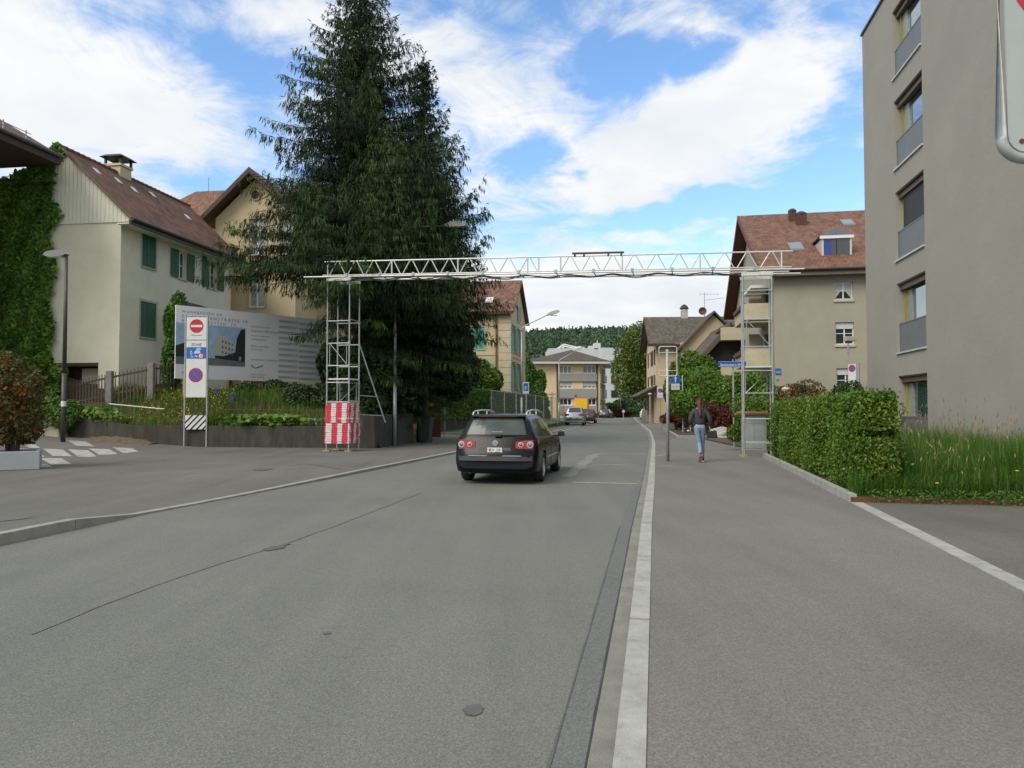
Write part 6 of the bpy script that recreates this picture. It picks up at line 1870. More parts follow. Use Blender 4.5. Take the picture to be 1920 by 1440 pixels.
def nostop(par, r, x, z, y):
    mb = MB(); disc(mb, r, x, z, y, .002); mb.build('red_ring', M_red, par)
    mb = MB(); disc(mb, r * .78, x, z, y - .0025, .002); mb.build('blue_disc', M_blue, par)
    mb = MB()
    for a in (45, -45): mb.bar((x - r * .74 * math.cos(R(a)), y - .006 - (.001 if a > 0 else 0), z - r * .74 * math.sin(R(a))), (x + r * .74 * math.cos(R(a)), y - .006 - (.001 if a > 0 else 0), z + r * .74 * math.sin(R(a))), r * .16, .003, (0, 1, 0))
    mb.build('red_cross', M_red, par)


sp = G(345, 838, .06); sq = G(383, 838.5, .06); sa = 0.0
pl_, pr_ = sp, Vector((sq.x, sp.y, .06)); SW = pr_.x - pl_.x
S1 = thing('traffic_sign', 'tall double-post sign with red no-entry disc, blue zone panel and no-stopping disc', 'sign', (pl_.x, pl_.y, .06), sa)
mb = MB(); zt = CAMZ + KM(360, 592)[1] * pl_.y - .06
mb.tube((0, 0, 0), (0, 0, zt), .035, None, 10); mb.build('post', M_galv, S1); mb = MB(); mb.tube((SW, 0, 0), (SW, 0, zt), .035, None, 10); mb.build('post', M_galv, S1)
zs = lambda v: CAMZ + KM(364, v)[1] * pl_.y - .06
cxs = SW / 2; bw = SW - .09
mb = MB(); board(mb, bw, zs(595) - zs(637), -.02, .015, cxs, zs(637)); b1 = mb.build('panel', M_sw, S1)
mb = MB(); disc(mb, .275, cxs, zs(611.5), -.021); mb.build('red_disc', M_red, b1); mb = MB(); mb.box(cxs - .225, cxs + .225, -.027, -.0235, zs(611.5) - .045, zs(611.5) + .045); mb.build('white_bar', M_sw, b1)
text_obj('Zufahrt gestattet', .062, M_dtext, b1, Matrix.Translation((cxs, -.022, zs(629.5))) @ Matrix.Rotation(PI / 2, 4, 'X'), 'lettering', 'CENTER')
mb = MB(); board(mb, bw, zs(638.5) - zs(745), -.02, .015, cxs, zs(745)); b2 = mb.build('panel', M_sw, S1)
text_obj('ZONE', .15, M_dtext, b2, Matrix.Translation((cxs, -.022, zs(648.5))) @ Matrix.Rotation(PI / 2, 4, 'X'), 'lettering', 'CENTER', bold=.003)
mb = MB(); mb.box(cxs - bw / 2 + .01, cxs + bw / 2 - .005, -.024, -.0205, zs(672.5), zs(651)); mb.build('blue_field', M_blue, b2)
mb = MB(); x_ = cxs - .2; z_ = zs(667)
mb.cur = 0
for (a, b) in (((x_, z_ - .07), (x_ + .01, z_ + .04)), ((x_, z_ + .02), (x_ + .08, z_ - .07)), ((x_, z_ + .12), (x_ + .06, z_ + .08)), ((x_, z_ + .03), (x_ - .03, z_ + .12))): mb.bar((a[0], -.026, a[1]), (b[0], -.026, b[1]), .028, .003, (0, 1, 0))
disc(mb, .03, x_, z_ + .17, -.0245)
mb.prism([(cxs - .08, -.0245, zs(660)), (cxs - .0, -.0245, zs(656.5)), (cxs + .12, -.0245, zs(657)), (cxs + .17, -.0245, zs(660.5)), (cxs + .16, -.0245, zs(663)), (cxs - .08, -.0245, zs(663))], (0, -.002, 0))
mb.prism([(cxs + .0, -.0245, zs(654)), (cxs + .1, -.0245, zs(652.5)), (cxs + .2, -.0245, zs(654.5)), (cxs + .2, -.0245, zs(656)), (cxs, -.0245, zs(655.5))], (0, -.002, 0))
mb.bar((cxs - .06, -.026, z_ - .05), (cxs - .02, -.026, z_ + .03), .03, .003, (0, 1, 0)); disc(mb, .03, cxs + .02, z_ - .03, -.0245)
mb.build('pictogram', mat('pale_blue_print', (.45, .55, .68), .5, 0, 3), b2)
mb = MB(); disc(mb, .115, cxs + .185, zs(667.5), -.0245); mb.build('red_ring', M_red, b2); mb = MB(); disc(mb, .08, cxs + .185, zs(667.5), -.027); mb.build('white_disc', M_sw, b2)
text_obj('20', .075, M_black, b2, Matrix.Translation((cxs + .185, -.0295, zs(667.5) - .027)) @ Matrix.Rotation(PI / 2, 4, 'X'), 'number', 'CENTER')
nostop(b2, .285, cxs - .01, zs(703.5), -.021)
mb = MB(); mb.bar((0, .0, zt), (SW, 0, zt), .05, .03); mb.build('crossbar', M_galv, S1)
mb = MB(); board(mb, SW - .08, zs(778.5) - zs(805), -.02, .015, cxs, zs(805)); b3 = mb.build('striped_panel', M_sw, S1)
mb = MB(); x0, x1, z0, z1 = cxs - SW / 2 + .04, cxs + SW / 2 - .04, zs(805), zs(778.5); hh_ = z1 - z0
for k in range(-1, 5):
    a = x0 + (k + .2) * .235 - .1; w_ = .085
    q = [(a, z0), (a + w_, z0), (a + w_ + hh_ * .95, z1), (a + hh_ * .95, z1)]
    # clip to the panel
    def clip(poly, lim, sgn):
        out = []
        for i in range(len(poly)):
            p_, q_ = poly[i], poly[(i + 1) % len(poly)]; ip, iq = sgn * (p_[0] - lim) >= 0, sgn * (q_[0] - lim) >= 0
            if ip: out.append(p_)
            if ip != iq: t_ = (lim - p_[0]) / (q_[0] - p_[0]); out.append((lim, p_[1] + (q_[1] - p_[1]) * t_))
        return out
    q = clip(q, x0, 1); q = clip(q, x1, -1) if q else q
    if len(q) > 2: mb.prism([(x, -.021, z) for x, z in q], (0, -.002, 0))
mb.build('black_stripes', M_black, b3)

# near sign cut by the picture corner
NY = 3.7; n0 = P(1885, 298, NY)
S2 = thing('traffic_sign', 'close grey sign board in a tube frame, cut by the upper right picture corner', 'sign', (n0.x - .02, NY, 0), -.05)
zb_ = n0.z; zt_ = zb_ + 1.5; wS = .74
mb = MB(); rodframe(mb, .0, wS, zb_, zt_, .027, .11); mb.build('tube_frame', M_galv, S2, smooth=True)
mb = MB(); c_ = .09; pts = []
for (cx_, cz_, a0) in ((wS - .03 - c_, zt_ - .03 - c_, 0), (.03 + c_, zt_ - .03 - c_, 90), (.03 + c_, zb_ + .03 + c_, 180), (wS - .03 - c_, zb_ + .03 + c_, 270)):
    for k in range(5): a = R(a0 + 22.5 * k); pts.append((cx_ + c_ * math.cos(a), -.008, cz_ + c_ * math.sin(a)))
mb.prism(pts, (0, .012, 0)); b4 = mb.build('panel', mat('grey_white_sign', (.36, .41, .40), .4, .05, 3), S2)
rc = P(1966, -74, NY); mb = MB(); disc(mb, .335, wS / 2 + .01, zb_ + .96, -.0085, .002, 48); mb.build('red_disc', M_red, b4)
text_obj('AUSG.', .16, mat('violet_black_print', (.02, .015, .05), .5, 0, 3), b4, Matrix.Translation((wS / 2 - .26, -.0095, CAMZ + KM(1915, 210)[1] * NY)) @ Matrix.Rotation(PI / 2, 4, 'X'), 'lettering', 'LEFT', .001)
mb = MB(); disc(mb, .012, .095, zb_ + .085, -.009, .004, 12); disc(mb, .012, wS - .095, zb_ + .085, -.009, .004, 12); mb.build('bolt', M_rust, b4)
mb = MB(); mb.tube((wS / 2, .05, .06), (wS / 2, .05, zt_), .03, None, 10); mb.build('post', M_galv, S2)

# empty tube frame on a pole
fp = G(1252.5, 865, .06)
S3 = thing('empty_sign_frame', 'grey pole carrying an empty rectangular tube frame beside the walking person', 'sign', (fp.x, fp.y, .06), -AR * .4)
z3 = lambda v: CAMZ + KM(1252, v)[1] * fp.y - .06
mb = MB(); mb.tube((0, 0, 0), (0, 0, z3(655)), .045, None, 12); mb.build('pole', M_galv, S3, smooth=True)
mb = MB(); x0, x1 = (1237 - 1252.5) / 1400 * fp.y, (1270 - 1252.5) / 1400 * fp.y
rodframe(mb, x0, x1, z3(705), z3(650), .014, .05, -.03); mb.tube((x0, -.03, z3(661)), (x1, -.03, z3(661)), .011, None, 6); mb.tube((x0, -.03, z3(695)), (x1, -.03, z3(695)), .011, None, 6); mb.build('tube_frame', M_galvl, S3)
# stop post with blue sign
bp = G(1280.5, 812, .06); z4 = lambda v: CAMZ + KM(1280, v)[1] * bp.y - .06
S4 = thing('traffic_sign', 'thin post with blue one-way arrow sign above a white plate left of the walking person', 'sign', (bp.x, bp.y, .06), 0)
mb = MB(); mb.tube((0, 0, 0), (0, 0, z4(704)), .03, None, 8); mb.build('post', M_galvl, S4)
x0, x1 = (1259 - 1280.5) / 1400 * bp.y, (1275 - 1280.5) / 1400 * bp.y
mb = MB(); mb.tube((x1, 0, z4(711.5)), (0, 0, z4(711.5)), .014, None, 5); mb.tube((x1, 0, z4(722.5)), (0, 0, z4(722.5)), .014, None, 5); mb.build('bracket', M_galv, S4)
mb = MB(); mb.box(x0, x1, -.02, -.005, z4(719), z4(704.5)); c4_ = mb.build('panel', M_blue, S4); mb = MB(); mb.box(x0, x1, -.02, -.005, z4(731), z4(719.3)); c5_ = mb.build('panel', M_sw, S4)
xm = (x0 + x1) / 2; mb = MB(); mb.box(xm - .035, xm + .035, -.024, -.021, z4(717), z4(710)); mb.prism([(xm - .11, -.021, z4(710.2)), (xm + .11, -.021, z4(710.2)), (xm, -.021, z4(706))], (0, -.003, 0)); mb.build('arrow', M_sw, c4_)
text_obj('Bus  Taxi', .1, M_dtext, c5_, Matrix.Translation((xm, -.022, z4(726))) @ Matrix.Rotation(PI / 2, 4, 'X'), 'lettering', 'CENTER')
# street name sign
np_ = G(1379.5, 838, .06); z5 = lambda v: CAMZ + KM(1380, v)[1] * np_.y - .06
S5 = thing('street_name_sign', 'blue street name sign reading Bachtobern-Weg on a grey pole by the right scaffold tower', 'sign', (np_.x - .06, np_.y, .06), 0)
mb = MB(); mb.tube((0, 0, 0), (-.02, 0, z5(674)), .035, None, 10); mb.build('post', M_galv, S5)
x0 = (1347.5 - 1379.5) / 1400 * np_.y + .06; x1 = x0 + 1.1
mb = MB(); mb.box(x0, x1, -.07, -.05, z5(688.5), z5(677.5)); c6_ = mb.build('panel', M_blue, S5)
mb = MB(); mb.box(x0 + .015, x1 - .015, -.0725, -.0705, z5(688.5) + .012, z5(688.5) + .022); mb.box(x0 + .015, x1 - .015, -.0725, -.0705, z5(677.5) - .022, z5(677.5) - .012); mb.build('white_border', M_sw, c6_)
text_obj('Bachtobern-Weg', .135, M_sw, c6_, Matrix.Translation(((x0 + x1) / 2, -.071, z5(686.3))) @ Matrix.Rotation(PI / 2, 4, 'X'), 'lettering', 'CENTER', bold=.003)
# floodlight pole with no-stopping sign behind the hedge
lp = P(1592, 760, 30.0); z6 = lambda v: CAMZ + KM(1592, v)[1] * 30.0
S6 = thing('path_lamp', 'short pole with a box lamp head before the lower windows of the balcony block', 'street lamp', (lp.x, 30.0, .1), 0)
mb = MB(); mb.tube((0, 0, 0), (0, 0, z6(642) - .1), .045, .035, 8); mb.build('pole', M_galv, S6)
mb = MB(); mb.box(-.12, .20, -.12, .12, z6(639.5) - .1, z6(631) - .1); mb.box(.201, .32, -.11, .11, z6(639.5) - .08, z6(632) - .1); hd_ = mb.build('lamp_head', M_lgrey, S6, bevel=.01); mb = MB(); mb.box(-.1, .18, -.1, .1, z6(640.5) - .1, z6(639.6) - .1); mb.build('lens', M_dpole, hd_)
S7 = thing('traffic_sign', 'small no-stopping disc on a white panel behind the beech hedge', 'sign', (lp.x - .02, 29.4, .1), R(-56))
mb = MB(); mb.tube((.12, .04, 0), (.12, .04, z6(683) - .1), .05, None, 8); mb.build('post', M_galv, S7)
mb = MB(); mb.box(-.27, .05, -.02, 0, z6(735) - .1, z6(684) - .1); c7_ = mb.build('panel', M_sw, S7); nostop(c7_, .145, -.11, z6(692) - .1, -.021)
# arcade no-stopping sign
ap_ = P(1238, 770, 63); z8 = lambda v: CAMZ + KM(1238, v)[1] * 63
S8 = thing('traffic_sign', 'white sign with a no-stopping disc in front of the arcade of the pale house', 'sign', (ap_.x, 63, .06), -.1)
mb = MB(); mb.tube((.0, .03, 0), (0, .03, z8(727)), .035, None, 8); mb.build('post', M_galv, S8); mb = MB(); mb.box(-.24, .24, -.02, 0, z8(747), z8(727)); c8_ = mb.build('panel', M_sw, S8); nostop(c8_, .19, 0, z8(733.5), -.022)
text_obj('24 h', .16, M_dtext, c8_, Matrix.Translation((0, -.022, z8(744))) @ Matrix.Rotation(PI / 2, 4, 'X'), 'lettering', 'CENTER')
# parking sign before the turquoise house
pp = P(986, 770, 58); z9 = lambda v: CAMZ + KM(986, v)[1] * 58
S9 = thing('parking_sign', 'blue parking sign with a white border above the hedge at the turquoise shutter house', 'sign', (pp.x, 58, .3), -.1)
mb = MB(); mb.tube((0, .03, 0), (0, .03, z9(717) - .3), .035, None, 8); mb.build('post', M_galv, S9)
mb = MB(); mb.box(-.24, .24, -.02, 0, z9(738) - .3, z9(716.5) - .3); c9_ = mb.build('panel', M_sw, S9); mb = MB(); mb.box(-.19, .19, -.024, -.0205, z9(733) - .3, z9(718.5) - .3); mb.build('blue_field', M_blue, c9_)
text_obj('P', .42, M_sw, c9_, Matrix.Translation((0, -.025, z9(731.5) - .3)) @ Matrix.Rotation(PI / 2, 4, 'X'), 'lettering', 'CENTER', bold=.005)
# small far signs
for (u, v, Y, kind, lb) in ((1079.5, 742.5, 100, 'n', 'tiny red and blue no-stopping disc above the yellow truck'), (1104, 745.5, 102, 'p', 'tiny blue disc sign right of the yellow truck')):
    q = P(u, v, Y); s_ = thing('traffic_sign', lb, 'sign', (q.x, Y, 0)); mb = MB(); mb.tube((0, .04, 0), (0, .04, q.z), .035, None, 6); mb.build('post', M_galv, s_)
    if kind == 'n': nostop(s_, .2, 0, q.z, 0)
    else:
        mb = MB(); disc(mb, .2, 0, q.z, 0); mb.build('blue_disc', mat('faded_sign_blue', (.16, .30, .52), .5, .1, 4), s_)
q = P(1035, 738, 88); s_ = thing('direction_sign', 'thin signpost with two narrow grey direction arms before the apricot block', 'sign', (q.x, 88, 0)); mb = MB(); mb.tube((0, 0, 0), (0, 0, q.z + .2), .05, None, 6); mb.build('post', M_dpole, s_)
mb = MB(); mb.box(-.75, -.06, -.02, .0, q.z - .22, q.z); mb.build('arm', M_galv, s_); mb = MB(); mb.box(.06, .6, -.02, .0, q.z - .2, q.z + .02); mb.build('arm', M_galv, s_)

# ---------------------------------------------------------------- street lamps
l1 = G(118, 826, .38)
SL = thing('street_lamp', 'dark grey street lamp with a short flat curved head in front of the cream house', 'street lamp', (l1.x, l1.y, .3), 0)
zL = lambda v: CAMZ + KM(122, v)[1] * l1.y - .3
H_ = zL(477); mb = MB(); mb.tube((0, 0, 0), (0, 0, 2.6), .085, .085, 12); mb.tube((0, 0, 2.6), (0, 0, H_ - .12), .075, .055, 12); mb.path([(0, 0, H_ - .15), (-.01, 0, H_ - .04), (-.08, 0, H_)], [.055, .05, .045], 10); mb.build('pole', M_dpole, SL, smooth=True)
mb = MB(); pts = [(.03, .01), (-.15, .075), (-.45, .10), (-.68, .06), (-.78, -.02), (-.70, -.075), (-.42, -.10), (-.1, -.045)]
mb.prism([(x, -.13, H_ + z + .01) for x, z in pts], (0, .26, 0)); hd_ = mb.build('lamp_head', mat('lamp_housing', (.20, .21, .21), .45, .1, 4), SL, bevel=.03)
mb = MB(); mb.box(-.66, -.15, -.1, .1, H_ - .125, H_ - .085); mb.build('lens', M_lampgl, hd_)
mb = MB(); zz = zL(757); mb.tube((0, 0, zz - .1), (0, 0, zz + .1), .09, None, 12); mb.build('sticker', M_sw, SL)


def arm_lamp(label, base, h, reach, ang, lift, pr=.06, m=M_galv, droop=0):
    t_ = thing('street_lamp', label, 'street lamp', base, ang); mb = MB()
    mb.tube((0, 0, 0), (0, 0, h * .3), pr * 1.25, pr * 1.2, 10); mb.tube((0, 0, h * .3), (0, 0, h - .5), pr, pr * .7, 10)
    mb.path([(0, 0, h - .55), (.06, 0, h - .22), (.35, 0, h), (reach * .6, 0, h + lift * .5), (reach, 0, h + lift)], [pr * .7, pr * .68, pr * .6, pr * .5, pr * .45], 8); mb.build('pole', m, t_, smooth=True)
    mb = MB(); z_ = h + lift
    pr2 = [(0, .0), (.18, .085), (.5, .12), (.78, .09), (.88, 0), (.75, -.05), (.4, -.07), (.08, -.05)]
    mb.prism([(reach - .05 + x, -.13, z_ + z + x * lift / reach * .7) for x, z in pr2], (0, .26, 0)); hd2 = mb.build('lamp_head', mat('pale_lamp_housing', (.42, .44, .44), .4, .1, 4), t_, bevel=.03)
    mb = MB(); mb.box(reach + .2, reach + .7, -.09, .09, z_ - .07, z_ - .03); mb.build('lens', M_lampgl, hd2)
    return t_


b_ = G(740, 836, .06); hz = CAMZ + KM(870, 416)[1] * b_.y - .3
arm_lamp('galvanised street lamp before the tall wall section, its head reaching out of the spruce', (b_.x, b_.y, .06), hz, 2.1, 0, .1)
Y2 = 54; h2 = CAMZ + KM(1010, 603)[1] * Y2
arm_lamp('street lamp with a rising arm in front of the turquoise shutter house', (P(978, 700, Y2).x, Y2, .1), h2 - .35, 1.9, 0, .75, .07)
Y3 = 92; h3 = CAMZ + KM(1060, 665)[1] * Y3
arm_lamp('distant street lamp in front of the apricot block', (P(1048, 700, Y3).x, Y3, 0), h3 - .5, 2.2, 0, 1.1, .07)
arm_lamp('far grey lamp post at the bend of the street', (P(1163, 700, 128).x, 128, 0), CAMZ + KM(1163, 732)[1] * 128, .4, 0, .1, .09)

# ---------------------------------------------------------------- billboard
YB0, YB1 = 31.5, 36.9
b0, b1_ = P(328, 708, YB0), P(603.5, 719, YB1); tl, trr = P(328.5, 570, YB0), P(604, 601, YB1)
ba = math.atan2(b1_.y - b0.y, b1_.x - b0.x); BL = math.hypot(b1_.x - b0.x, b1_.y - b0.y); zB0 = (b0.z + b1_.z) / 2; zB1 = (tl.z + trr.z) / 2; BH = zB1 - zB0
BB = thing('billboard', 'large white construction billboard with a building picture and faded striped columns', 'billboard', (b0.x, b0.y, 0), ba)
mb = MB(); mb.box(0, BL, 0, .05, zB0, zB1); pn = mb.build('panel', M_board, BB)
def bq(mb, x0, x1, z0, z1, y=-.003, th=.003): mb.box(BL * x0, BL * x1, y - th, y, zB1 - BH * z1, zB1 - BH * z0)
def bpoly(mb, pts, y, th=.002): mb.prism([(BL * x, y, zB1 - BH * z) for x, z in pts], (0, -th, 0))
mb = MB(); bq(mb, .0, .435, .235, .80); pic = mb.build('picture_sky', mat('print_sky', (.36, .54, .76), .5, .35, .8), pn)
mb = MB(); bpoly(mb, [(0.0, .55), (.06, .50), (.10, .53), (.12, .70), (.0, .70)], -.0062); mb.build('picture_trees', mat('print_trees', (.03, .035, .04), .6, .2, 2), pic); mb = MB(); bpoly(mb, [(.24, .66), (.33, .64), (.37, .58), (.38, .40), (.405, .27), (.435, .25), (.435, .74), (.24, .72)], -.0062); mb.build('picture_trees', mat('print_trees', (.03, .035, .04), .6, .2, 2), pic)
mb = MB(); bpoly(mb, [(0, .70), (.24, .70), (.435, .735), (.435, .80), (0, .80)], -.0085); mb.build('picture_street', mat('print_street', (.17, .20, .21), .6, .15, 2), pic)
mb = MB(); bpoly(mb, [(.235, .42), (.285, .36), (.37, .47), (.37, .60), (.30, .66), (.235, .66)], -.0108); mb.build('picture_building', mat('print_building', (.52, .54, .52), .6, .05, 2), pic)
for i in range(3):
    for j in range(4): mb = MB(); bq(mb, .283 + j * .021, .292 + j * .021, .44 + i * .075 + j * .012, .475 + i * .075 + j * .010, -.0132, .002); mb.build('picture_window', mat('print_windows', (.10, .11, .13), .6, 0), pic)
mb = MB(); bq(mb, .395, .41, .66, .715, -.011, .002); mb.build('picture_figures', mat('print_figures', (.36, .36, .38), .6, 0), pic)
RX = Matrix.Rotation(PI / 2, 4, 'X')
def bt(s, x, z, size, w=1.0, m=M_dtext): return text_obj(s, size, m, pn, Matrix.Translation((BL * x, -.004, zB1 - BH * z)) @ RX, 'lettering', 'LEFT', .001, w)
bt('WOHNBAUTEN AM', .035, .095, .15, 1.5); bt('SPIRGARTENSTRASSE 10', .035, .165, .20, 1.45); bt('8048 ALTSTETTEN  ZH', .035, .225, .17, 1.5)
bt('BAUHERRSCHAFT', .475, .215, .10, 1.3); bt('Baugenossenschaft Altstetten', .475, .275, .12)
for k, s in enumerate(('Architektur und Bauleitung', 'Landschaftsarchitektur', '', 'Ingenieure und Fachplaner', 'Termine Sommer')):
    if s: bt(s, .475, .345 + k * .05, .085)
bt('WOHNUNGEN ZU VERMIETEN', .475, .70, .085, 1.2); bt('Auskunft und Vermietung', .475, .915, .07); bt('Telefon Verwaltung', .475, .955, .085); bt('B B', .04, .93, .12, 3)
mb = MB()
for (a, b) in (((.478, .77), (.50, .81)), ((.505, .815), (.56, .775))): mb.bar((BL * a[0], -.006, zB1 - BH * a[1]), (BL * b[0], -.006, zB1 - BH * b[1]), .05, .003, (0, 1, 0))
mb.build('logo', M_dtext, pn)
mb = MB()
for c in range(2):
    x0, x1 = (.668, .812) if c == 0 else (.818, .985)
    for k in range(11): bq(mb, x0, x1, .065 + k * .085 + c * .012, .105 + k * .085 + c * .012)
mb.build('faded_stripes', mat('faded_grey_stripes', (.64, .70, .72), .55, .08, 2, stretch=(1, 1, 12)), pn)
mb = MB()
for c in range(2):
    x0, x1 = (.668, .812) if c == 0 else (.818, .985)
    for k in range(11):
        for j in range(2): bq(mb, x0 + .005, x0 + (x1 - x0) * (.55 + .4 * ((k * 7 + j * 3) % 5) / 5), .072 + k * .085 + c * .012 + j * .016, .078 + k * .085 + c * .012 + j * .016, -.0065, .001)
mb.build('small_print_lines', mat('faded_print', (.27, .31, .33), .6, 0), pn)
mb = MB()
for f_ in (.08, .45, .795):
    x = BL * f_; wx = b0.x + math.cos(ba) * x; wy = b0.y + math.sin(ba) * x
    mb.box(x - .13, x + .13, .051, .25, max(.3, zgarden(wx, wy) - .6), zB1 - .3 if f_ != .795 else zB1 - .5)
mb.build('timber_post', M_wood, BB)
mb = MB(); mb.box(0.02, BL - .02, .052, .12, zB0 + .2, zB0 + .32); mb.box(.02, BL - .02, .052, .12, zB1 - .4, zB1 - .28); mb.build('crossbar', M_wood, BB)

# ---------------------------------------------------------------- picket fence in the garden
FN = thing('picket_fence', 'weathered dark picket fence with grey posts between the cream house and the flower bed', 'fence')
pf = [(95, 722, 32.4), (206, 698, 32.0), (284, 683, 32.3), (330, 676, 33.2)]
prev = None; mp_ = MB(); mrail = MB(); mpost = []
pts3 = [P(u, v, Y) for u, v, Y in pf]
for a, b in zip(pts3, pts3[1:]):
    L_ = (b - a).length; n_ = int(L_ / .145)
    for i in range(n_):
        q = a.lerp(b, (i + .5) / n_); g_ = zgarden(q.x, q.y) - .05; hgt = q.z - .04 + .03 * math.sin(i * 2.1)
        if hgt - g_ > 1.5: g_ = hgt - 1.5
        lean = .01 * math.sin(i * 5.1)
        mp_.hexa([(q.x - .032, q.y - .012, g_), (q.x + .032, q.y - .012, g_), (q.x + .032, q.y + .012, g_), (q.x - .032, q.y + .012, g_), (q.x - .012 + lean, q.y - .012, hgt), (q.x + .012 + lean, q.y - .012, hgt), (q.x + .012 + lean, q.y + .012, hgt), (q.x - .012 + lean, q.y + .012, hgt)])
    for dz in (.22, .95): mrail = MB(); mrail.bar(a - Vector((0, -.04, dz)), b - Vector((0, -.04, dz)), .05, .08); mrail.build('rail', M_fwood, FN)
mp_.build('pickets', M_fwood, FN)
for q in pts3[1:3]:
    mb = MB(); mb.box(q.x - .13, q.x + .13, q.y - .12, q.y + .12, q.z - 1.75, q.z + .06); mb.build('post', M_fpost, FN, bevel=.03)
RF = thing('red_lattice', 'small red slatted gate glimpsed below the billboard', 'gate', (0, 0, 0)); mb = MB()
a, b = P(472, 712, 40), P(505, 712, 40)
for i in range(7): x = a.x + (b.x - a.x) * i / 6; mb.box(x - .03, x + .03, 39.98, 40.02, a.z - 1.0, a.z + .1)
mb.box(a.x, b.x, 40.021, 40.06, a.z - .2, a.z - .1); mb.box(a.x, b.x, 40.021, 40.06, a.z - .8, a.z - .7); mb.build('slats', mat('red_slat_paint', (.25, .05, .03), .7, .15, 4), RF)
YW = thing('yellow_shed_wall', 'yellow plastered wall glimpsed below the billboard', 'wall', (0, 0, 0)); mb = MB(); a, b = P(438, 712, 42), P(540, 712, 42); mb.box(a.x, b.x, 42, 42.3, 0, a.z + .4); mb.build('wall', mat('yellow_plaster', (.50, .35, .12), .9, .1, 1), YW)
# thin rail above the wall
RL = thing('garden_rail', 'thin rusty rail on slim posts along the garden wall', 'railing'); mb = MB()
rl = [P(94, 747, 30.6), P(120, 748, 30.5), P(200, 757, 30.3), P(300, 766.5, 30.0), P(400, 768, 29.9), P(500, 768.5, 29.7), P(605, 771, 29.4)]
mb.path(rl, .016, 6); mb.build('rail', M_rust, RL); mb = MB(); mb.path([P(205, 757.2, 30.27), P(300, 766.3, 29.98), P(308, 766.6, 29.97)], .021, 6); mb.build('white_tape', M_sw, RL); mb = MB(); mb.path([P(94, 747, 30.58), P(110, 747.5, 30.52)], .021, 6); mb.build('white_tape', M_sw, RL)
for q in rl[1:]:
    mb = MB(); mb.tube((q.x, q.y, .86), (q.x, q.y, q.z), .014, None, 5); mb.build('post', M_rust, RL)

# ---------------------------------------------------------------- gate pillar, yellow post, bin
q = P(785, 760, 37.5)
YP = thing('gate_pillar', 'cream and ochre gate pillar under the spruces beside the dark bin', 'pillar', (q.x, 37.5, 0)); mb = MB(); mb.box(-.32, .28, 0, .5, 0, CAMZ + KM(785, 722)[1] * 37.5); mb.build('pillar', M_plasterC, YP)
mb = MB(); mb.box(-.1, .14, -.04, 0, 0, CAMZ + KM(785, 735)[1] * 37.5); mb.build('ochre_strip', mat('ochre_paint', (.48, .28, .07), .8, .1, 3), YP)
GD = thing('brown_gate', 'narrow reddish-brown gate between the gate pillar and the hedge', 'gate', (q.x + .3, 38.2, 0)); mb = MB(); mb.box(0, .75, 0, .05, .1, 1.7); mb.build('leaf', M_redwood, GD); mb = MB(); mb.tube((.95, 0, 0), (.95, 0, 2.1), .03, None, 6); mb.build('post', M_galv, GD)
q = G(797, 830, .06)
BN = thing('wheeled_bin', 'dark plastic wheeled bin standing at the corner of the garden wall', 'bin', (q.x, q.y + .1, .06), R(-8)); mb = MB()
mb.hexa([(-.22, -.28, .05), (.22, -.28, .05), (.22, .26, .05), (-.22, .26, .05), (-.31, -.34, 1.02), (.31, -.34, 1.02), (.31, .34, 1.02), (-.31, .34, 1.02)]); mb.build('body', M_bin, BN, bevel=.03)
mb = MB(); mb.hexa([(-.33, -.37, 1.025), (.33, -.37, 1.025), (.33, .37, 1.025), (-.33, .37, 1.025), (-.30, -.32, 1.09), (.30, -.32, 1.09), (.30, .34, 1.12), (-.30, .34, 1.12)]); mb.build('lid', M_bin, BN, bevel=.02)
for s in (-1, 1): mb = MB(); mb.lathe([(.02, -.03), (.1, -.03), (.1, .03), (.02, .03)], (s * .2, .25, .1), 12, 'X'); mb.build('wheel', M_black, BN)
mb = MB(); mb.tube((-.2, .40, 1.04), (.2, .40, 1.04), .018, None, 6); mb.build('handle', M_bin, BN)

# ---------------------------------------------------------------- planter with bush at the left edge
q = G(74, 880, .06)
PL = thing('concrete_planter', 'long pale grey concrete planter cut by the left picture edge', 'planter', (q.x, q.y, .06), R(30))
mb = MB(); mb.box(-6, 0, 0, .1, 0, .46); mb.box(-6, 0, 1.3, 1.4, 0, .46); mb.box(-.1, 0, .1, 1.3, 0, .46); mb.build('trough', M_planter, PL, bevel=.015); mb = MB(); mb.box(-6, -.1, .1, 1.3, 0, .40); mb.build('soil', M_soil, PL)
for i, (lx, w_, h_, lb) in enumerate(((-.62, 2.3, 2.35, 'orange-tipped bush growing in the grey planter'), (-3.3, 2.6, 2.5, 'second orange-tipped bush of the planter, at the very left edge'))):
    x = q.x + lx * math.cos(R(30)) - .7 * math.sin(R(30)); y = q.y + lx * math.sin(R(30)) + .7 * math.cos(R(30))
    shrub('photinia_bush', lb, 'bush', (x, y, .42), w_, 1.7, h_, F_photinia, 15000, .065, None, 9, 121 + i, 16, low=-.8)

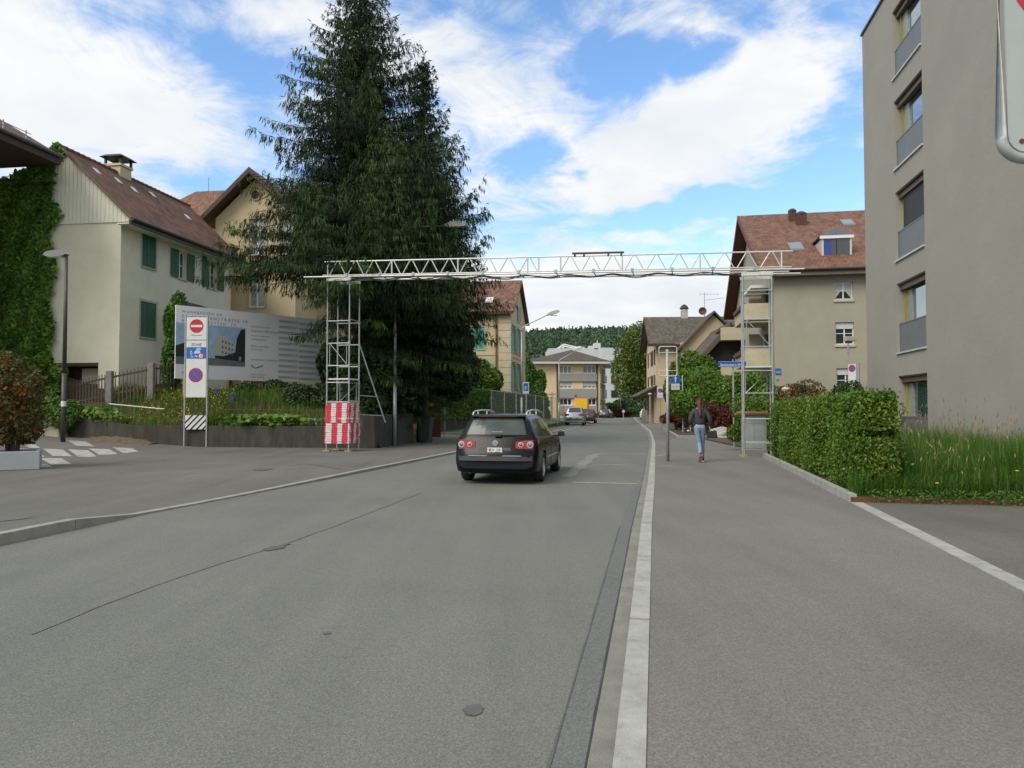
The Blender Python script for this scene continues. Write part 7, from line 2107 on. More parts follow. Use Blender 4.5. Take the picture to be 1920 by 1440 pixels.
# ---------------------------------------------------------------- mesh construction fence
A_ = P(921, 732, 42); B_ = P(1057, 748, 66); n_ = 8
MF = thing('mesh_fence', 'long galvanised wire mesh site fence left of the street ahead of the car', 'fence')
M_wire = wiremesh('woven_wire', (.33, .37, .35), .06, .13)
for i in range(n_ + 1):
    f_ = i / n_; x, y, z = A_.x + (B_.x - A_.x) * f_, A_.y + (B_.y - A_.y) * f_, A_.z + (B_.z - A_.z) * f_
    mb = MB(); mb.tube((x, y, .2), (x, y, z + .03), .028, None, 8); mb.box(x - .04, x + .04, y - .04, y + .04, z - .5, z - .38); mb.build('post', M_galv, MF)
    if i < n_:
        g_ = (i + 1) / n_; x2, y2, z2 = A_.x + (B_.x - A_.x) * g_, A_.y + (B_.y - A_.y) * g_, A_.z + (B_.z - A_.z) * g_; L_ = math.hypot(x2 - x, y2 - y)
        mb = MB(); mb.poly([(x, y, .5), (x2, y2, .5), (x2, y2, z2), (x, y, z)], [(0, 0), (L_, 0), (L_, 2), (0, 2)]); p_ = mb.build('mesh_panel', M_wire, MF)
        mb = MB(); mb.tube((x, y, z), (x2, y2, z2), .02, None, 6); mb.build('rail', M_galv, p_); mb = MB(); mb.tube((x, y, .5), (x2, y2, .5), .015, None, 6); mb.build('rail', M_galv, p_)

# rock and planter boxes
q = G(1350, 822, .1); rk = MB(); rr = random.Random(5)
RK_ = thing('boulder', 'pale boulder on the bed beside the walking person', 'rock', (q.x, q.y + .35, .1)); nth, nph = 16, 9
vs = []
for j in range(nph + 1):
    ph = PI * .5 * j / nph
    row = []
    for i in range(nth):
        th = 2 * PI * i / nth; r = 1 + .10 * math.sin(3 * th + j) + .08 * rr.uniform(-1, 1); row.append((.60 * r * math.cos(th) * math.cos(ph) ** .75 + .12 * math.sin(ph), .38 * r * math.sin(th) * math.cos(ph) ** .75, .56 * math.sin(ph) * r - .05))
    vs.append(row)
for j in range(nph):
    for i in range(nth): rk.poly([vs[j][i], vs[j][(i + 1) % nth], vs[j + 1][(i + 1) % nth], vs[j + 1][i]])
rk.build('rock', mat('pale_rock', (.40, .39, .36), .85, .15, 3, .6, 15), RK_)
q = G(1215, 787, .06); cpz = CAMZ + KM(1215, 769)[1] * 88
o = thing('concrete_block', 'grey concrete trough standing on the pavement before the arcade', 'planter', (P(1215, 780, 88).x, 88, .06), -AR); mb = MB(); mb.box(-.72, .72, 0, 1.8, 0, cpz - .06); mb.build('trough', mat('grey_trough', (.20, .20, .17), .9, .1, 1), o, bevel=.03); mb = MB(); mb.box(-.6, .6, .1, 1.7, cpz - .055, cpz - .03); mb.build('soil', M_soil, o)
# bicycle
q = G(1284, 811, .06)
BK = thing('bicycle', 'dark bicycle leaning by the red-leaved bush left of the walking person', 'bicycle', (q.x + .05, q.y - .35, .06), R(97))
for (x, nm) in ((-.52, 'wheel'), (.52, 'wheel')):
    mb = MB(); pts = [(x + .33 * math.cos(2 * PI * k / 20), 0, .34 + .33 * math.sin(2 * PI * k / 20)) for k in range(21)]; mb.path(pts, .018, 6, False); w_ = mb.build('wheel', M_black, BK)
    mb = MB()
    for k in range(8): a = PI * k / 8; mb.tube((x + .32 * math.cos(a), 0, .34 + .32 * math.sin(a)), (x - .32 * math.cos(a), 0, .34 - .32 * math.sin(a)), .003, None, 3)
    mb.build('spokes', M_galv, w_)
mb = MB()
for a, b in (((-.52, .34), (-.15, .85)), ((-.52, .34), (-.05, .30)), ((-.05, .30), (-.2, .95)), ((-.15, .82), (.38, .85)), ((-.05, .30), (.38, .78)), ((.52, .34), (.36, 1.0))): mb.tube((a[0], 0, a[1]), (b[0], 0, b[1]), .016, None, 6)
mb.build('frame', mat('bicycle_paint', (.10, .02, .03), .4, .1, 5), BK)
mb = MB(); mb.box(-.32, -.06, -.07, .07, .94, .99); mb.build('saddle', M_black, BK, bevel=.02); mb = MB(); mb.tube((.34, -.28, 1.03), (.34, .28, 1.03), .013, None, 6); mb.build('handlebar', M_galv, BK)
q = G(1290.5, 813, .06); o = thing('bollard_light', 'small round pale light at the pavement edge beside the bicycle', 'lamp', (q.x, q.y, .06)); mb = MB(); mb.tube((0, 0, 0), (0, 0, .1), .05, None, 8); mb.build('stem', M_dpole, o); mb = MB(); mb.lathe([(.01, .24), (.07, .2), (.09, .15), (.06, .1)], (0, 0, 0), 10); mb.build('globe', M_sw, o)
# street cone like figure: white sign foot in the far road
q = G(1169, 787, 0); o = thing('traffic_bollard', 'small white keep-right bollard standing on the road at the far bend', 'bollard', (q.x, q.y, 0)); mb = MB(); mb.lathe([(.22, 0), (.22, .05), (.05, .06), (.05, 1.0), (.01, 1.02)], (0, 0, 0), 10); mb.build('post', M_galv, o); mb = MB(); mb.prism([(.2 * math.cos(2 * PI * k / 16), -.06, 1.15 + .2 * math.sin(2 * PI * k / 16)) for k in range(16)], (0, .02, 0)); mb.build('disc', M_sw, o)
# small post with lamp at the arcade
q = P(1219, 780, 74); o = thing('garden_lamp', 'small post lamp before the arcade columns', 'lamp', (q.x, 74, .06)); zz = CAMZ + KM(1219, 739)[1] * 74; mb = MB(); mb.tube((0, 0, 0), (0, 0, zz - .1), .05, None, 6); mb.build('post', M_alu, o); mb = MB(); mb.lathe([(.05, -.12), (.22, -.08), (.22, -.02), (.05, .05)], (0, 0, zz), 10); mb.build('lamp_head', M_sw, o)

# ================================================================== CARS
def interp1(x, pts): return float(np.interp(x, [p[0] for p in pts], [p[1] for p in pts]))


def make_car(label, cat, loc, rotz, paint, L=4.77, W=1.82, H=1.47, plate=None, detail=False, glassm=None, rails=False, flip=False, belt=.95, tail='estate', lampm=None):
    root = thing('parked_car' if not detail else 'estate_car', label, cat, loc, rotz)
    if flip: pass
    k = L / 4.77; hz_ = H / 1.47; hw = W / 2
    # side profile tables (y from the rear bumper)
    roof = [(0, .60), (.03, .70), (.07, .76), (.12, .93), (.18, 1.01), (.30, 1.20), (.42, 1.38), (.50, 1.435), (.8, 1.46), (1.5, 1.475), (2.1, 1.47), (2.6, 1.43), (2.85, 1.38), (3.2, 1.18), (3.55, .99), (3.7, .955), (4.1, .90), (4.45, .82), (4.62, .72), (4.72, .60), (4.77, .50)]
    low = [(0, .34), (.03, .27), (.10, .23), (.4, .20), (4.2, .20), (4.65, .22), (4.77, .30)]
    wb = [(0, .90), (.05, .955), (.2, .985), (.6, 1.0), (3.9, 1.0), (4.3, .97), (4.6, .90), (4.77, .78)]
    beltz = [(0, .56), (.03, .64), (.07, .72), (.12, .88), (.18, .95), (.3, .965), (1.0, .955), (2.5, .93), (3.4, .915), (3.7, .90), (4.1, .86), (4.45, .78), (4.62, .68), (4.72, .57), (4.77, .47)]
    topw = [(0, .86), (.12, .90), (.18, .87), (.30, .77), (.42, .70), (.5, .68), (1.5, .69), (2.6, .67), (2.85, .66), (3.3, .76), (3.55, .84), (3.7, .86), (4.3, .80), (4.77, .62)]
    ys = [0, .03, .07, .12, .18, .24, .30, .36, .42, .5, .65, .8, 1.0, 1.25, 1.5, 1.8, 2.1, 2.35, 2.6, 2.85, 3.0, 3.2, 3.4, 3.55, 3.7, 3.9, 4.1, 4.3, 4.45, 4.55, 4.62, 4.68, 4.72, 4.77]

    def section(y):
        zr, zl, w, zb, wt_ = interp1(y, roof) * hz_, interp1(y, low), interp1(y, wb) * hw, interp1(y, beltz) * hz_, interp1(y, topw) * hw
        zb = min(zb, zr - .012)
        zm = zl + (zb - zl)
        return [(0, zl), (w * .80, zl), (w * .95, zl + .05), (w * .985, zl + .16), (w * .995, zl + (zb - zl) * .42), (w, zl + (zb - zl) * .55), (w * .985, zl + (zb - zl) * .80), (w * .955, zb - .02), (w * .935, zb),
                (wt_ + (w * .935 - wt_) * .15 if zr - zb > .15 else w * .90, zb + (zr - zb) * (.80 if zr - zb > .15 else .3)), (wt_ * .93, zb + (zr - zb) * .93), (wt_ * .75, zb + (zr - zb) * .985), (wt_ * .38, zr), (0, zr)]

    def plan(x, y):
        f = min(1, abs(x) / hw)
        return y + (.15 * f ** 3.5 * max(0, 1 - y / .55) if y < .55 else -.30 * f ** 2.6 * max(0, (y - 4.0) / .77))

    secs = [section(y) for y in ys]; n = len(secs[0])
    V = []; F = []
    for y, s in zip(ys, secs):
        full = s + [(-x, z) for x, z in reversed(s[1:-1])]
        for x, z in full: V.append((x, plan(x, y) * k, z))
    m_ = 2 * n - 2
    for i in range(len(ys) - 1):
        for j in range(m_):
            j2 = (j + 1) % m_
            F.append((i * m_ + j, i * m_ + j2, (i + 1) * m_ + j2, (i + 1) * m_ + j))
    F.append(tuple(reversed(range(m_)))); F.append(tuple(range((len(ys) - 1) * m_, len(ys) * m_)))
    me = bpy.data.meshes.new('body'); me.from_pydata(V, [], F); me.materials.append(paint); me.materials.append(M_black)
    body = bpy.data.objects.new('body', me); COL.objects.link(body); body.parent = root
    me.polygons.foreach_set('use_smooth', [True] * len(me.polygons))
    ax = (.97 * k, 3.70 * k); wr = .325
    # wheel wells
    cut = MB()
    for y in ax:
        for s in (-1, 1): cut.lathe([(0.001, .45), (wr + .055, .45), (wr + .055, 1.2), (0.001, 1.2)] if s > 0 else [(0.001, -1.2), (wr + .055, -1.2), (wr + .055, -.45), (0.001, -.45)], (0, y, wr - .01), 28, 'X')
    cme = bpy.data.meshes.new('cut'); cme.from_pydata(cut.v, [], cut.f); cme.materials.append(M_black)
    import bmesh
    bm_ = bmesh.new(); bm_.from_mesh(cme); bmesh.ops.remove_doubles(bm_, verts=bm_.verts, dist=.0005); bmesh.ops.recalc_face_normals(bm_, faces=bm_.faces); bm_.to_mesh(cme); bm_.free()
    bm_ = bmesh.new(); bm_.from_mesh(me); bmesh.ops.remove_doubles(bm_, verts=bm_.verts, dist=.0005); bmesh.ops.recalc_face_normals(bm_, faces=bm_.faces); bm_.to_mesh(me); bm_.free()
    co = bpy.data.objects.new('cut', cme); COL.objects.link(co); co.parent = root
    md = body.modifiers.new('wells', 'BOOLEAN'); md.object = co; md.operation = 'DIFFERENCE'; md.solver = 'EXACT'
    bpy.context.view_layer.update()
    nm_ = bpy.data.meshes.new_from_object(body.evaluated_get(bpy.context.evaluated_depsgraph_get()))
    body.modifiers.clear(); body.data = nm_; nm_.name = 'body'; bpy.data.objects.remove(co)
    # split shading on sharp edges
    try: nm_.set_sharp_from_angle(angle=R(32))
    except Exception: pass
    gm = glassm or mat('car_glass', (.035, .045, .045), .03, .1, 2, ior=1.75)

    def side(y, t, s, off=.006):
        """point on the side glass strip between belt and rail"""
        sec = section(y); a, b = sec[8], sec[9]
        return (s * (a[0] + (b[0] - a[0]) * t + off), plan(a[0], y) * k, a[1] + (b[1] - a[1]) * t)
    for s in (-1, 1):
        for poly in ([(.62, .12), (1.18, .10), (1.18, .97), (.78, .97), (.66, .6)], [(1.25, .10), (2.08, .08), (2.08, .97), (1.25, .97)], [(2.16, .08), (3.22, .08), (3.05, .35), (2.86, .75), (2.72, .96), (2.16, .97)]):
            mb = MB()
            # subdivide into strips along y so that the glass follows the roof
            ylo, yhi = min(p[0] for p in poly), max(p[0] for p in poly); ns = 6
            def span(y):
                ts = []
                for i in range(len(poly)):
                    (ya, ta), (yb, tb) = poly[i], poly[(i + 1) % len(poly)]
                    if abs(ya - yb) < 1e-6:
                        if abs(y - ya) < 1e-6: ts += [ta, tb]
                    elif min(ya, yb) - 1e-6 <= y <= max(ya, yb) + 1e-6: ts.append(ta + (tb - ta) * (y - ya) / (yb - ya))
                return min(ts), max(ts)
            for i in range(ns):
                ya, yb = ylo + (yhi - ylo) * i / ns, ylo + (yhi - ylo) * (i + 1) / ns
                a0, a1 = span(ya); c0, c1 = span(yb)
                mb.poly([side(ya, a0, s), side(yb, c0, s), side(yb, c1, s), side(ya, a1, s)])
            mb.build('side_window', gm, root)
        mb = MB()
        for (ya, yb) in ((1.19, 1.24), (2.09, 2.15)): mb.poly([side(ya, .05, s, .004), side(yb, .05, s, .004), side(yb, .98, s, .004), side(ya, .98, s, .004)])
        mb.build('pillar_trim', M_black, root)

    def topz(y, x):
        sec = section(y)
        xs_ = [p[0] for p in sec[9:]][::-1]; zs_ = [p[1] for p in sec[9:]][::-1]
        return float(np.interp(abs(x), xs_, zs_))
    # rear glass
    def patch(ya, yb, wa, wb_, off, name, m, nx=10, ny=6, nrm=(0, -.7, .7)):
        mb = MB(); P_ = []
        for j in range(ny + 1):
            y = ya + (yb - ya) * j / ny; w = wa + (wb_ - wa) * j / ny
            P_.append([(x := -w + 2 * w * i / nx, plan(x, y) * k + nrm[1] * off, topz(y, x) + nrm[2] * off) for i in range(nx + 1)])
        for j in range(ny):
            for i in range(nx): mb.poly([P_[j][i], P_[j][i + 1], P_[j + 1][i + 1], P_[j + 1][i]])
        return mb.build(name, m, root, smooth=True)
    rg_ = patch(.195, .435, .70 * hw, .585 * hw, .010, 'rear_window', gm if not detail else mat('rear_glass', (.05, .066, .064), .10, .3, 2.5, ior=1.45, spec=.35))
    patch(3.50, 2.90, .72 * hw, .58 * hw, .012, 'windshield', gm, nrm=(0, .6, .8))
    # wheels
    rimm = mat('alloy_rim', (.50, .51, .52), .35, .1, 6, metal=.6); tym = mat('tyre_rubber', (.018, .018, .018), .75, .2, 8)
    for y in ax:
        for s in (-1, 1):
            x = s * (hw - .115); mb = MB(); t_ = .105
            mb.lathe([(.215, -t_), (.29, -t_ * 1.02), (.318, -t_ * .8), (.325, -t_ * .3), (.325, t_ * .3), (.318, t_ * .8), (.29, t_ * 1.02), (.215, t_), (.20, 0), (.215, -t_)], (x, y, wr), 32, 'X')
            w_ = mb.build('wheel', tym, root, smooth=True)
            mb = MB(); xo = x + s * .085
            mb.lathe([(.222, xo - x - s * .01), (.205, xo - x + s * .012), (.195, xo - x - s * .03)], (x, y, wr), 28, 'X')
            for q_ in range(7 if detail else 5):
                a = 2 * PI * q_ / (7 if detail else 5)
                for da in (-.10, .10):
                    mb.bar((xo, y + .04 * math.cos(a), wr + .04 * math.sin(a)), (xo - s * .005, y + .205 * math.cos(a + da), wr + .205 * math.sin(a + da)), .026, .022, (1, 0, 0))
            mb.lathe([(.001, xo - x + s * .012), (.05, xo - x + s * .01), (.06, xo - x - s * .02)], (x, y, wr), 14, 'X')
            mb.build('rim', rimm, w_)
            mb = MB(); mb.lathe([(.001, s * .03), (.17, s * .03)], (x, y, wr), 20, 'X'); mb.build('brake_disc', M_blackmetal, w_)
    # lights
    tl_ = lampm or mat('red_tail_lamp', (.30, .010, .015), .12, .15, 8, coat=.6)
    cl_ = mat('clear_lamp', (.42, .40, .40), .15, .2, 14, coat=.6)
    def rearpt(x, z, off):
        # on the tailgate: find y where the body surface at height z
        for i in range(80):
            y = i * .005
            if interp1(y, roof) * hz_ >= z: break
        return (x, plan(x, y) * k - off, z)
    for s in (-1, 1):
        mb = MB(); zlo, zhi = .735 * hz_, .935 * hz_; nx = 10; x0, x1 = .43 * hw / .91, .875 * hw / .91
        def yrear(x): return plan(x, .115) * k
        top_, bot_ = [], []
        for i in range(nx + 1):
            f = i / nx; x = x0 + (x1 - x0) * f
            zt_ = zlo + (zhi - zlo) * (.80 + .2 * math.sin(f * PI * .6)); zb2 = zlo + (zhi - zlo) * (.16 * (1 - f) ** 3)
            yy_ = yrear(x) - .012 + (.10 * max(0, f - .82) / .18)
            bot_.append((s * x, yy_ - .035, zb2)); top_.append((s * x, yy_, zt_))
        for i in range(nx): mb.hexa([bot_[i], bot_[i + 1], (bot_[i + 1][0], bot_[i + 1][1] + .12, bot_[i + 1][2]), (bot_[i][0], bot_[i][1] + .12, bot_[i][2]), top_[i], top_[i + 1], (top_[i + 1][0], top_[i + 1][1] + .12, top_[i + 1][2]), (top_[i][0], top_[i][1] + .12, top_[i][2])])
        tlp = mb.build('tail_light', tl_, root, smooth=False)
        if detail:
            for (xc, r) in ((.545, .056), (.735, .070)):
                mb = MB(); yy_ = yrear(xc) - .050; mb.lathe([(r, .0), (r, -.012), (r * .62, -.016), (r * .60, .0)], (s * xc, yy_, .835 * hz_), 24, 'Y'); lr = mb.build('lamp_ring', cl_, tlp)
                mb = MB(); mb.lathe([(r * .55, -.006), (.001, -.020)], (s * xc, yy_, .835 * hz_), 16, 'Y'); mb.build('lamp_core', tl_ if xc < .6 else mat('smoked_lamp', (.16, .13, .13), .15, .2, 9, coat=.5), tlp)
        mb = MB(); mb.box(s * hw * .93 - .0, s * hw * .55, 4.38 * k, 4.6 * k, .60, .74); mb.build('headlight', cl_, root)
        # mirror
        ym = 3.12 * k; mb = MB(); mb.hexa([(s * (hw + .03), ym - .06, .90 * hz_), (s * (hw + .21), ym - .05, .92 * hz_), (s * (hw + .19), ym + .07, .92 * hz_), (s * (hw + .02), ym + .08, .90 * hz_), (s * (hw + .04), ym - .06, 1.03 * hz_), (s * (hw + .19), ym - .05, 1.04 * hz_), (s * (hw + .17), ym + .05, 1.03 * hz_), (s * (hw + .03), ym + .06, 1.02 * hz_)])
        mb.bar((s * (hw - .06), ym + .02, .93 * hz_), (s * (hw + .06), ym + .01, .93 * hz_), .05, .04); mb.build('mirror', M_black if detail else paint, root, bevel=.02)
    # bumper line, plate recess, plate
    bz = .575
    mb = MB()
    nx = 12
    for i in range(nx):
        xa, xb = -.86 * hw + 1.72 * hw * i / nx, -.86 * hw + 1.72 * hw * (i + 1) / nx
        ya, yb = plan(xa, 0) * k - .012, plan(xb, 0) * k - .012
        mb.hexa([(xa, ya, .50), (xb, yb, .50), (xb, yb + .1, .50), (xa, ya + .1, .50), (xa, ya + .015, .60), (xb, yb + .015, .60), (xb, yb + .1, .60), (xa, ya + .1, .60)])
    bmp = mb.build('bumper_strip', mat('dark_bumper', (.035, .036, .042), .4, .1, 4), root)
    mb = MB(); mb.box(-.33, .33, .045 * k, .2, .62, .77); mb.build('plate_recess', mat('grey_plate_recess', (.10, .11, .13), .5, .05, 4), root)
    mb = MB(); mb.box(-.155, .155, .024, .044 * k, .61, .775); pt = mb.build('licence_plate', M_sw, root)
    if plate:
        text_obj(plate[0], .072, M_black, pt, Matrix.Translation((0, .0235, .705)) @ Matrix.Rotation(PI / 2, 4, 'X'), 'lettering', 'CENTER', .0008, 1.3, .001)
        text_obj(plate[1], .082, M_black, pt, Matrix.Translation((0, .0235, .632)) @ Matrix.Rotation(PI / 2, 4, 'X'), 'lettering', 'CENTER', .0008, 1.0, .001)
        mb = MB(); mb.box(-.125, -.095, .0215, .0238, .71, .75); mb.build('red_shield', M_red, pt)
    if detail:
        chrome = mat('chrome', (.75, .76, .77), .18, .03, 4, metal=.8)
        mb = MB(); mb.box(-.56, -.165, -.004, .02, .60, .615); mb.build('chrome_strip', chrome, root); mb = MB(); mb.box(.165, .56, -.004, .02, .60, .615); mb.build('chrome_strip', chrome, root)
        zc = .862; yc_ = .085
        mb = MB(); mb.lathe([(.058, 0), (.058, -.012), (.048, -.014), (.047, 0)], (0, yc_, zc), 28, 'Y')
        for a, b in (((-.026, .036), (-.001, -.004)), ((.026, .036), (.001, -.004)), ((-.042, .012), (-.018, -.038)), ((-.018, -.038), (0, .004)), ((0, .004), (.018, -.038)), ((.018, -.038), (.042, .012))): mb.bar((a[0], yc_ - .010, zc + a[1]), (b[0], yc_ - .010, zc + b[1]), .009, .005, (0, 1, 0))
        mb.build('emblem', chrome, root)
        mb = MB(); mb.lathe([(.047, -.004), (.001, -.004)], (0, yc_, zc), 24, 'Y'); mb.build('emblem_field', mat('emblem_grey', (.22, .23, .24), .3, 0, 3), root)
        mb = MB(); mb.lathe([(.028, -.018), (.001, -.02)], (-.49, .10, .70), 14, 'Y'); mb.build('round_badge', M_sw, root)
        # wiper
        mb = MB(); mb.bar((.0, .150, 1.035), (.42, .185, 1.02), .02, .016); mb.box(-.02, .12, .115, .165, 1.005, 1.045); mb.build('rear_wiper', M_black, root)
        mb = MB(); mb.box(-.10, .14, .222, .232, 1.09, 1.105)
        mb.build('window_sticker', mat('pale_sticker', (.36, .42, .44), .5, 0), root)
        # spoiler with brake light
        mb = MB()
        mb.hexa([(-.58, .36, 1.405), (.58, .36, 1.405), (.60, .56, 1.43), (-.60, .56, 1.43), (-.56, .37, 1.445), (.56, .37, 1.445), (.60, .58, 1.47), (-.60, .58, 1.47)]); spo = mb.build('spoiler', paint, root, bevel=.012)
        mb = MB(); mb.box(-.42, .42, .352, .362, 1.41, 1.428); mb.build('brake_light', mat('dark_red_lamp', (.10, .01, .01), .3, .1, 4), spo)
        for s in (-1, 1):
            mb = MB(); rx = s * .585
            pts = [(rx, .50, 1.44), (rx, .58, 1.50), (rx, .75, 1.533), (rx, 1.4, 1.552), (rx, 2.2, 1.545), (rx, 2.7, 1.50), (rx, 2.86, 1.42)]
            mb.path(pts, [.018] * 7, 8); mb.box(rx - .014, rx + .014, 1.0, 1.06, 1.44, 1.54); mb.box(rx - .014, rx + .014, 1.9, 1.96, 1.45, 1.54); mb.build('roof_rail', chrome, root, smooth=False)
            mb = MB()
            for yy_ in (1.55, 2.42): mb.bar((s * (hw * .993 + .012), yy_, .80), (s * (hw * .993 + .012), yy_ + .17, .80), .018, .024)
            mb.build('door_handle', paint, root)
            mb = MB(); mb.box(s * hw * 1.0 - (.004 if s > 0 else -.0), s * hw * 1.0 + (.009 if s > 0 else -.009), 1.45, 3.2, .50, .525); mb.build('side_moulding', chrome, root)
            mb = MB()
            for yy_ in (1.21, 2.12, 3.16): mb.box(s * hw - .004, s * hw + .0015, yy_, yy_ + .008, .33, .86)
            mb.build('door_gap', M_black, root)
        mb = MB(); mb.box(-.70, .70, .135, .145, .60, .606); mb.build('tailgate_gap', M_black, root)
        mb = MB(); mb.tube((-.55, .10, .24), (-.55, .4, .24), .028, None, 10); mb.build('exhaust', M_blackmetal, root)
        # seats seen through the rear window
    return root


blackp = mat('black_blue_car_paint', (.004, .005, .008), .27, .1, 2, coat=0.0, spec=.22, ior=1.5)
carp = P(927, 850, 15.55)
make_car('black estate car with silver roof rails driving away in the road', 'car', (carp.x, 15.55, 0), -R(10.6), blackp, plate=('ZH 28', '331 773'), detail=True)
silver = mat('silver_car_paint', (.30, .33, .37), .3, .08, 2, coat=.8, metal=.3)
q = P(1076, 780, 66.5)
make_car('silver people carrier parked half on the left pavement, nearest of the parked cars', 'car', (q.x, 66.5, .05), -R(9), silver, 4.4, 1.80, 1.66, plate=None)
q = P(1098, 780, 77)
make_car('dark red car parked directly in front of the silver people carrier', 'car', (q.x + .15, 77, .03), -R(9), mat('dark_red_car_paint', (.06, .010, .012), .25, .1, 2, coat=.9), 4.2, 1.74, 1.5)
q = P(1126, 778, 116)
make_car('black car parked across the bend before the green bush', 'car', (q.x + .5, 116, 0), -R(16), mat('black_car_paint_far', (.012, .013, .016), .3, .1, 2, coat=.0), 4.5, 1.8, 1.45)
q = P(1206, 780, 104)
make_car('white car parked on the right beyond the concrete trough', 'car', (q.x + .4, 104, 0), -R(14), mat('white_car_paint', (.62, .63, .64), .3, .05, 2, coat=.8), 4.3, 1.78, 1.5)

# yellow box truck beyond the parked cars
YT = 92.0; q = P(1090, 770, YT)
TK = thing('yellow_truck', 'yellow box truck parked beyond the dark red car', 'truck', (q.x, YT, 0), -R(9)); zt = CAMZ + KM(1090, 747)[1] * YT
yel = mat('yellow_truck_paint', (.72, .42, .02), .5, .08, 1)
mb = MB(); mb.box(-.85, .75, 0, 3.2, .75, zt); mb.build('box_body', yel, TK, bevel=.03)
mb = MB(); mb.hexa([(-.8, 3.25, .5), (.7, 3.25, .5), (.7, 4.9, .5), (-.8, 4.9, .5), (-.75, 3.25, zt - .5), (.65, 3.25, zt - .5), (.65, 4.2, zt - .55), (-.75, 4.2, zt - .55)]); mb.build('cab', yel, TK, bevel=.05)
mb = MB(); mb.box(-.8, .7, .1, 4.8, .45, .74); mb.build('chassis', M_black, TK)
for y in (.8, 4.1):
    for x in (-.7, .6): mb = MB(); mb.lathe([(.01, -.1), (.36, -.1), (.36, .1), (.01, .1)], (x, y, .36), 18, 'X'); mb.build('wheel', M_black, TK)

# ================================================================== THE WALKING PERSON
def skin_mesh(name, verts, edges, radii, m, parent, sub=2, root_i=0):
    me = bpy.data.meshes.new(name); me.from_pydata(verts, edges, []); ob = bpy.data.objects.new(name, me); COL.objects.link(ob)
    ob.modifiers.new('skin', 'SKIN'); sv = me.skin_vertices[0].data
    for i, r in enumerate(radii):
        sv[i].radius = (r, r) if not isinstance(r, tuple) else r
        sv[i].use_root = (i == root_i)
    sb = ob.modifiers.new('sub', 'SUBSURF'); sb.levels = sub; sb.render_levels = sub
    bpy.context.view_layer.update()
    nm = bpy.data.meshes.new_from_object(ob.evaluated_get(bpy.context.evaluated_depsgraph_get()))
    bpy.data.objects.remove(ob)
    nm.name = name; nm.materials.clear(); nm.materials.append(m); nm.polygons.foreach_set('use_smooth', [True] * len(nm.polygons))
    o = bpy.data.objects.new(name, nm); COL.objects.link(o); o.parent = parent
    return o


fpz = G(1312.5, 866, .06)
PN = thing('person', 'person walking away with long red hair, dark jacket, light blue jeans and red-soled shoes', 'person', (fpz.x, fpz.y, .06), -R(7))
M_skin = mat('skin', (.50, .30, .22), .5, .05, 5); M_jean = mat('light_blue_denim', (.20, .27, .40), .85, .18, 9, .3, 120); M_jack = mat('dark_jacket_cloth', (.028, .032, .036), .75, .25, 5, .3, 60)
# joints: x right, y forward, z up
Jn = dict(pel=(0, 0, .99), waist=(.0, .0, 1.10), chest=(.005, .04, 1.33), neck0=(.0, .06, 1.50), neck1=(-.005, .075, 1.575), head0=(-.01, .085, 1.66), head1=(-.01, .08, 1.76),
          hL=(-.10, 0, .95), kL=(-.01, .02, .52), aL=(-.015, -.27, .17), tL=(-.015, -.24, .055),
          hR=(.10, 0, .95), kR=(.085, .13, .52), aR=(.095, .16, .09), tR=(.11, .34, .035),
          sL=(-.185, .04, 1.46), eL=(-.265, -.04, 1.19), wL=(-.24, .12, 1.0), sR=(.185, .04, 1.46), eR=(.29, -.04, 1.20), wR=(.285, .07, .985))
names = list(Jn); idx = {n_: i for i, n_ in enumerate(names)}
V = [Jn[n_] for n_ in names]; E = []
def ed(*a):
    for p_, q_ in zip(a, a[1:]): E.append((idx[p_], idx[q_]))
ed('pel', 'waist', 'chest', 'neck0', 'neck1', 'head0', 'head1'); ed('pel', 'hL', 'kL', 'aL', 'tL'); ed('pel', 'hR', 'kR', 'aR', 'tR'); ed('chest', 'sL', 'eL', 'wL'); ed('chest', 'sR', 'eR', 'wR')
rad = dict(pel=(.13, .10), waist=(.115, .085), chest=(.14, .10), neck0=.055, neck1=.052, head0=(.076, .09), head1=(.07, .082), hL=.085, kL=.052, aL=.034, tL=.028, hR=.085, kR=.052, aR=.034, tR=.028, sL=.05, eL=.036, wL=.026, sR=.05, eR=.036, wR=.026)
Rr = [rad[n_] for n_ in names]
# hands: palm and five fingers each
for s, w_ in ((-1, 'wL'), (1, 'wR')):
    w0 = Vector(Jn[w_]); down = Vector((.05 * s, .14, -.99)).normalized() if s < 0 else Vector((.25, .2, -.94)).normalized(); palm = w0 + down * .075
    V.append(tuple(palm)); E.append((idx[w_], len(V) - 1)); Rr.append((.022, .032)); pi_ = len(V) - 1
    fw = Vector((0, 1, 0))
    for f_, (dx_, ln) in enumerate(((-.027, .062), (-.009, .075), (.009, .072), (.026, .056))):
        a = palm + fw * dx_ + down * .03; b = a + down * ln * .5 + Vector((-s * .008, 0, 0)); c = b + down * ln * .4 + Vector((-s * .022, 0, 0))
        for p_, r_ in ((a, .010), (b, .009), (c, .0075)): V.append(tuple(p_)); Rr.append(r_)
        k_ = len(V); E += [(pi_, k_ - 3), (k_ - 3, k_ - 2), (k_ - 2, k_ - 1)]
    a = palm + fw * .034 - down * .015; b = a + fw * .022 + down * .03; V += [tuple(a), tuple(b)]; Rr += [.011, .009]; k_ = len(V); E += [(pi_, k_ - 2), (k_ - 2, k_ - 1)]
skin_mesh('body', V, E, Rr, M_skin, PN, 1)
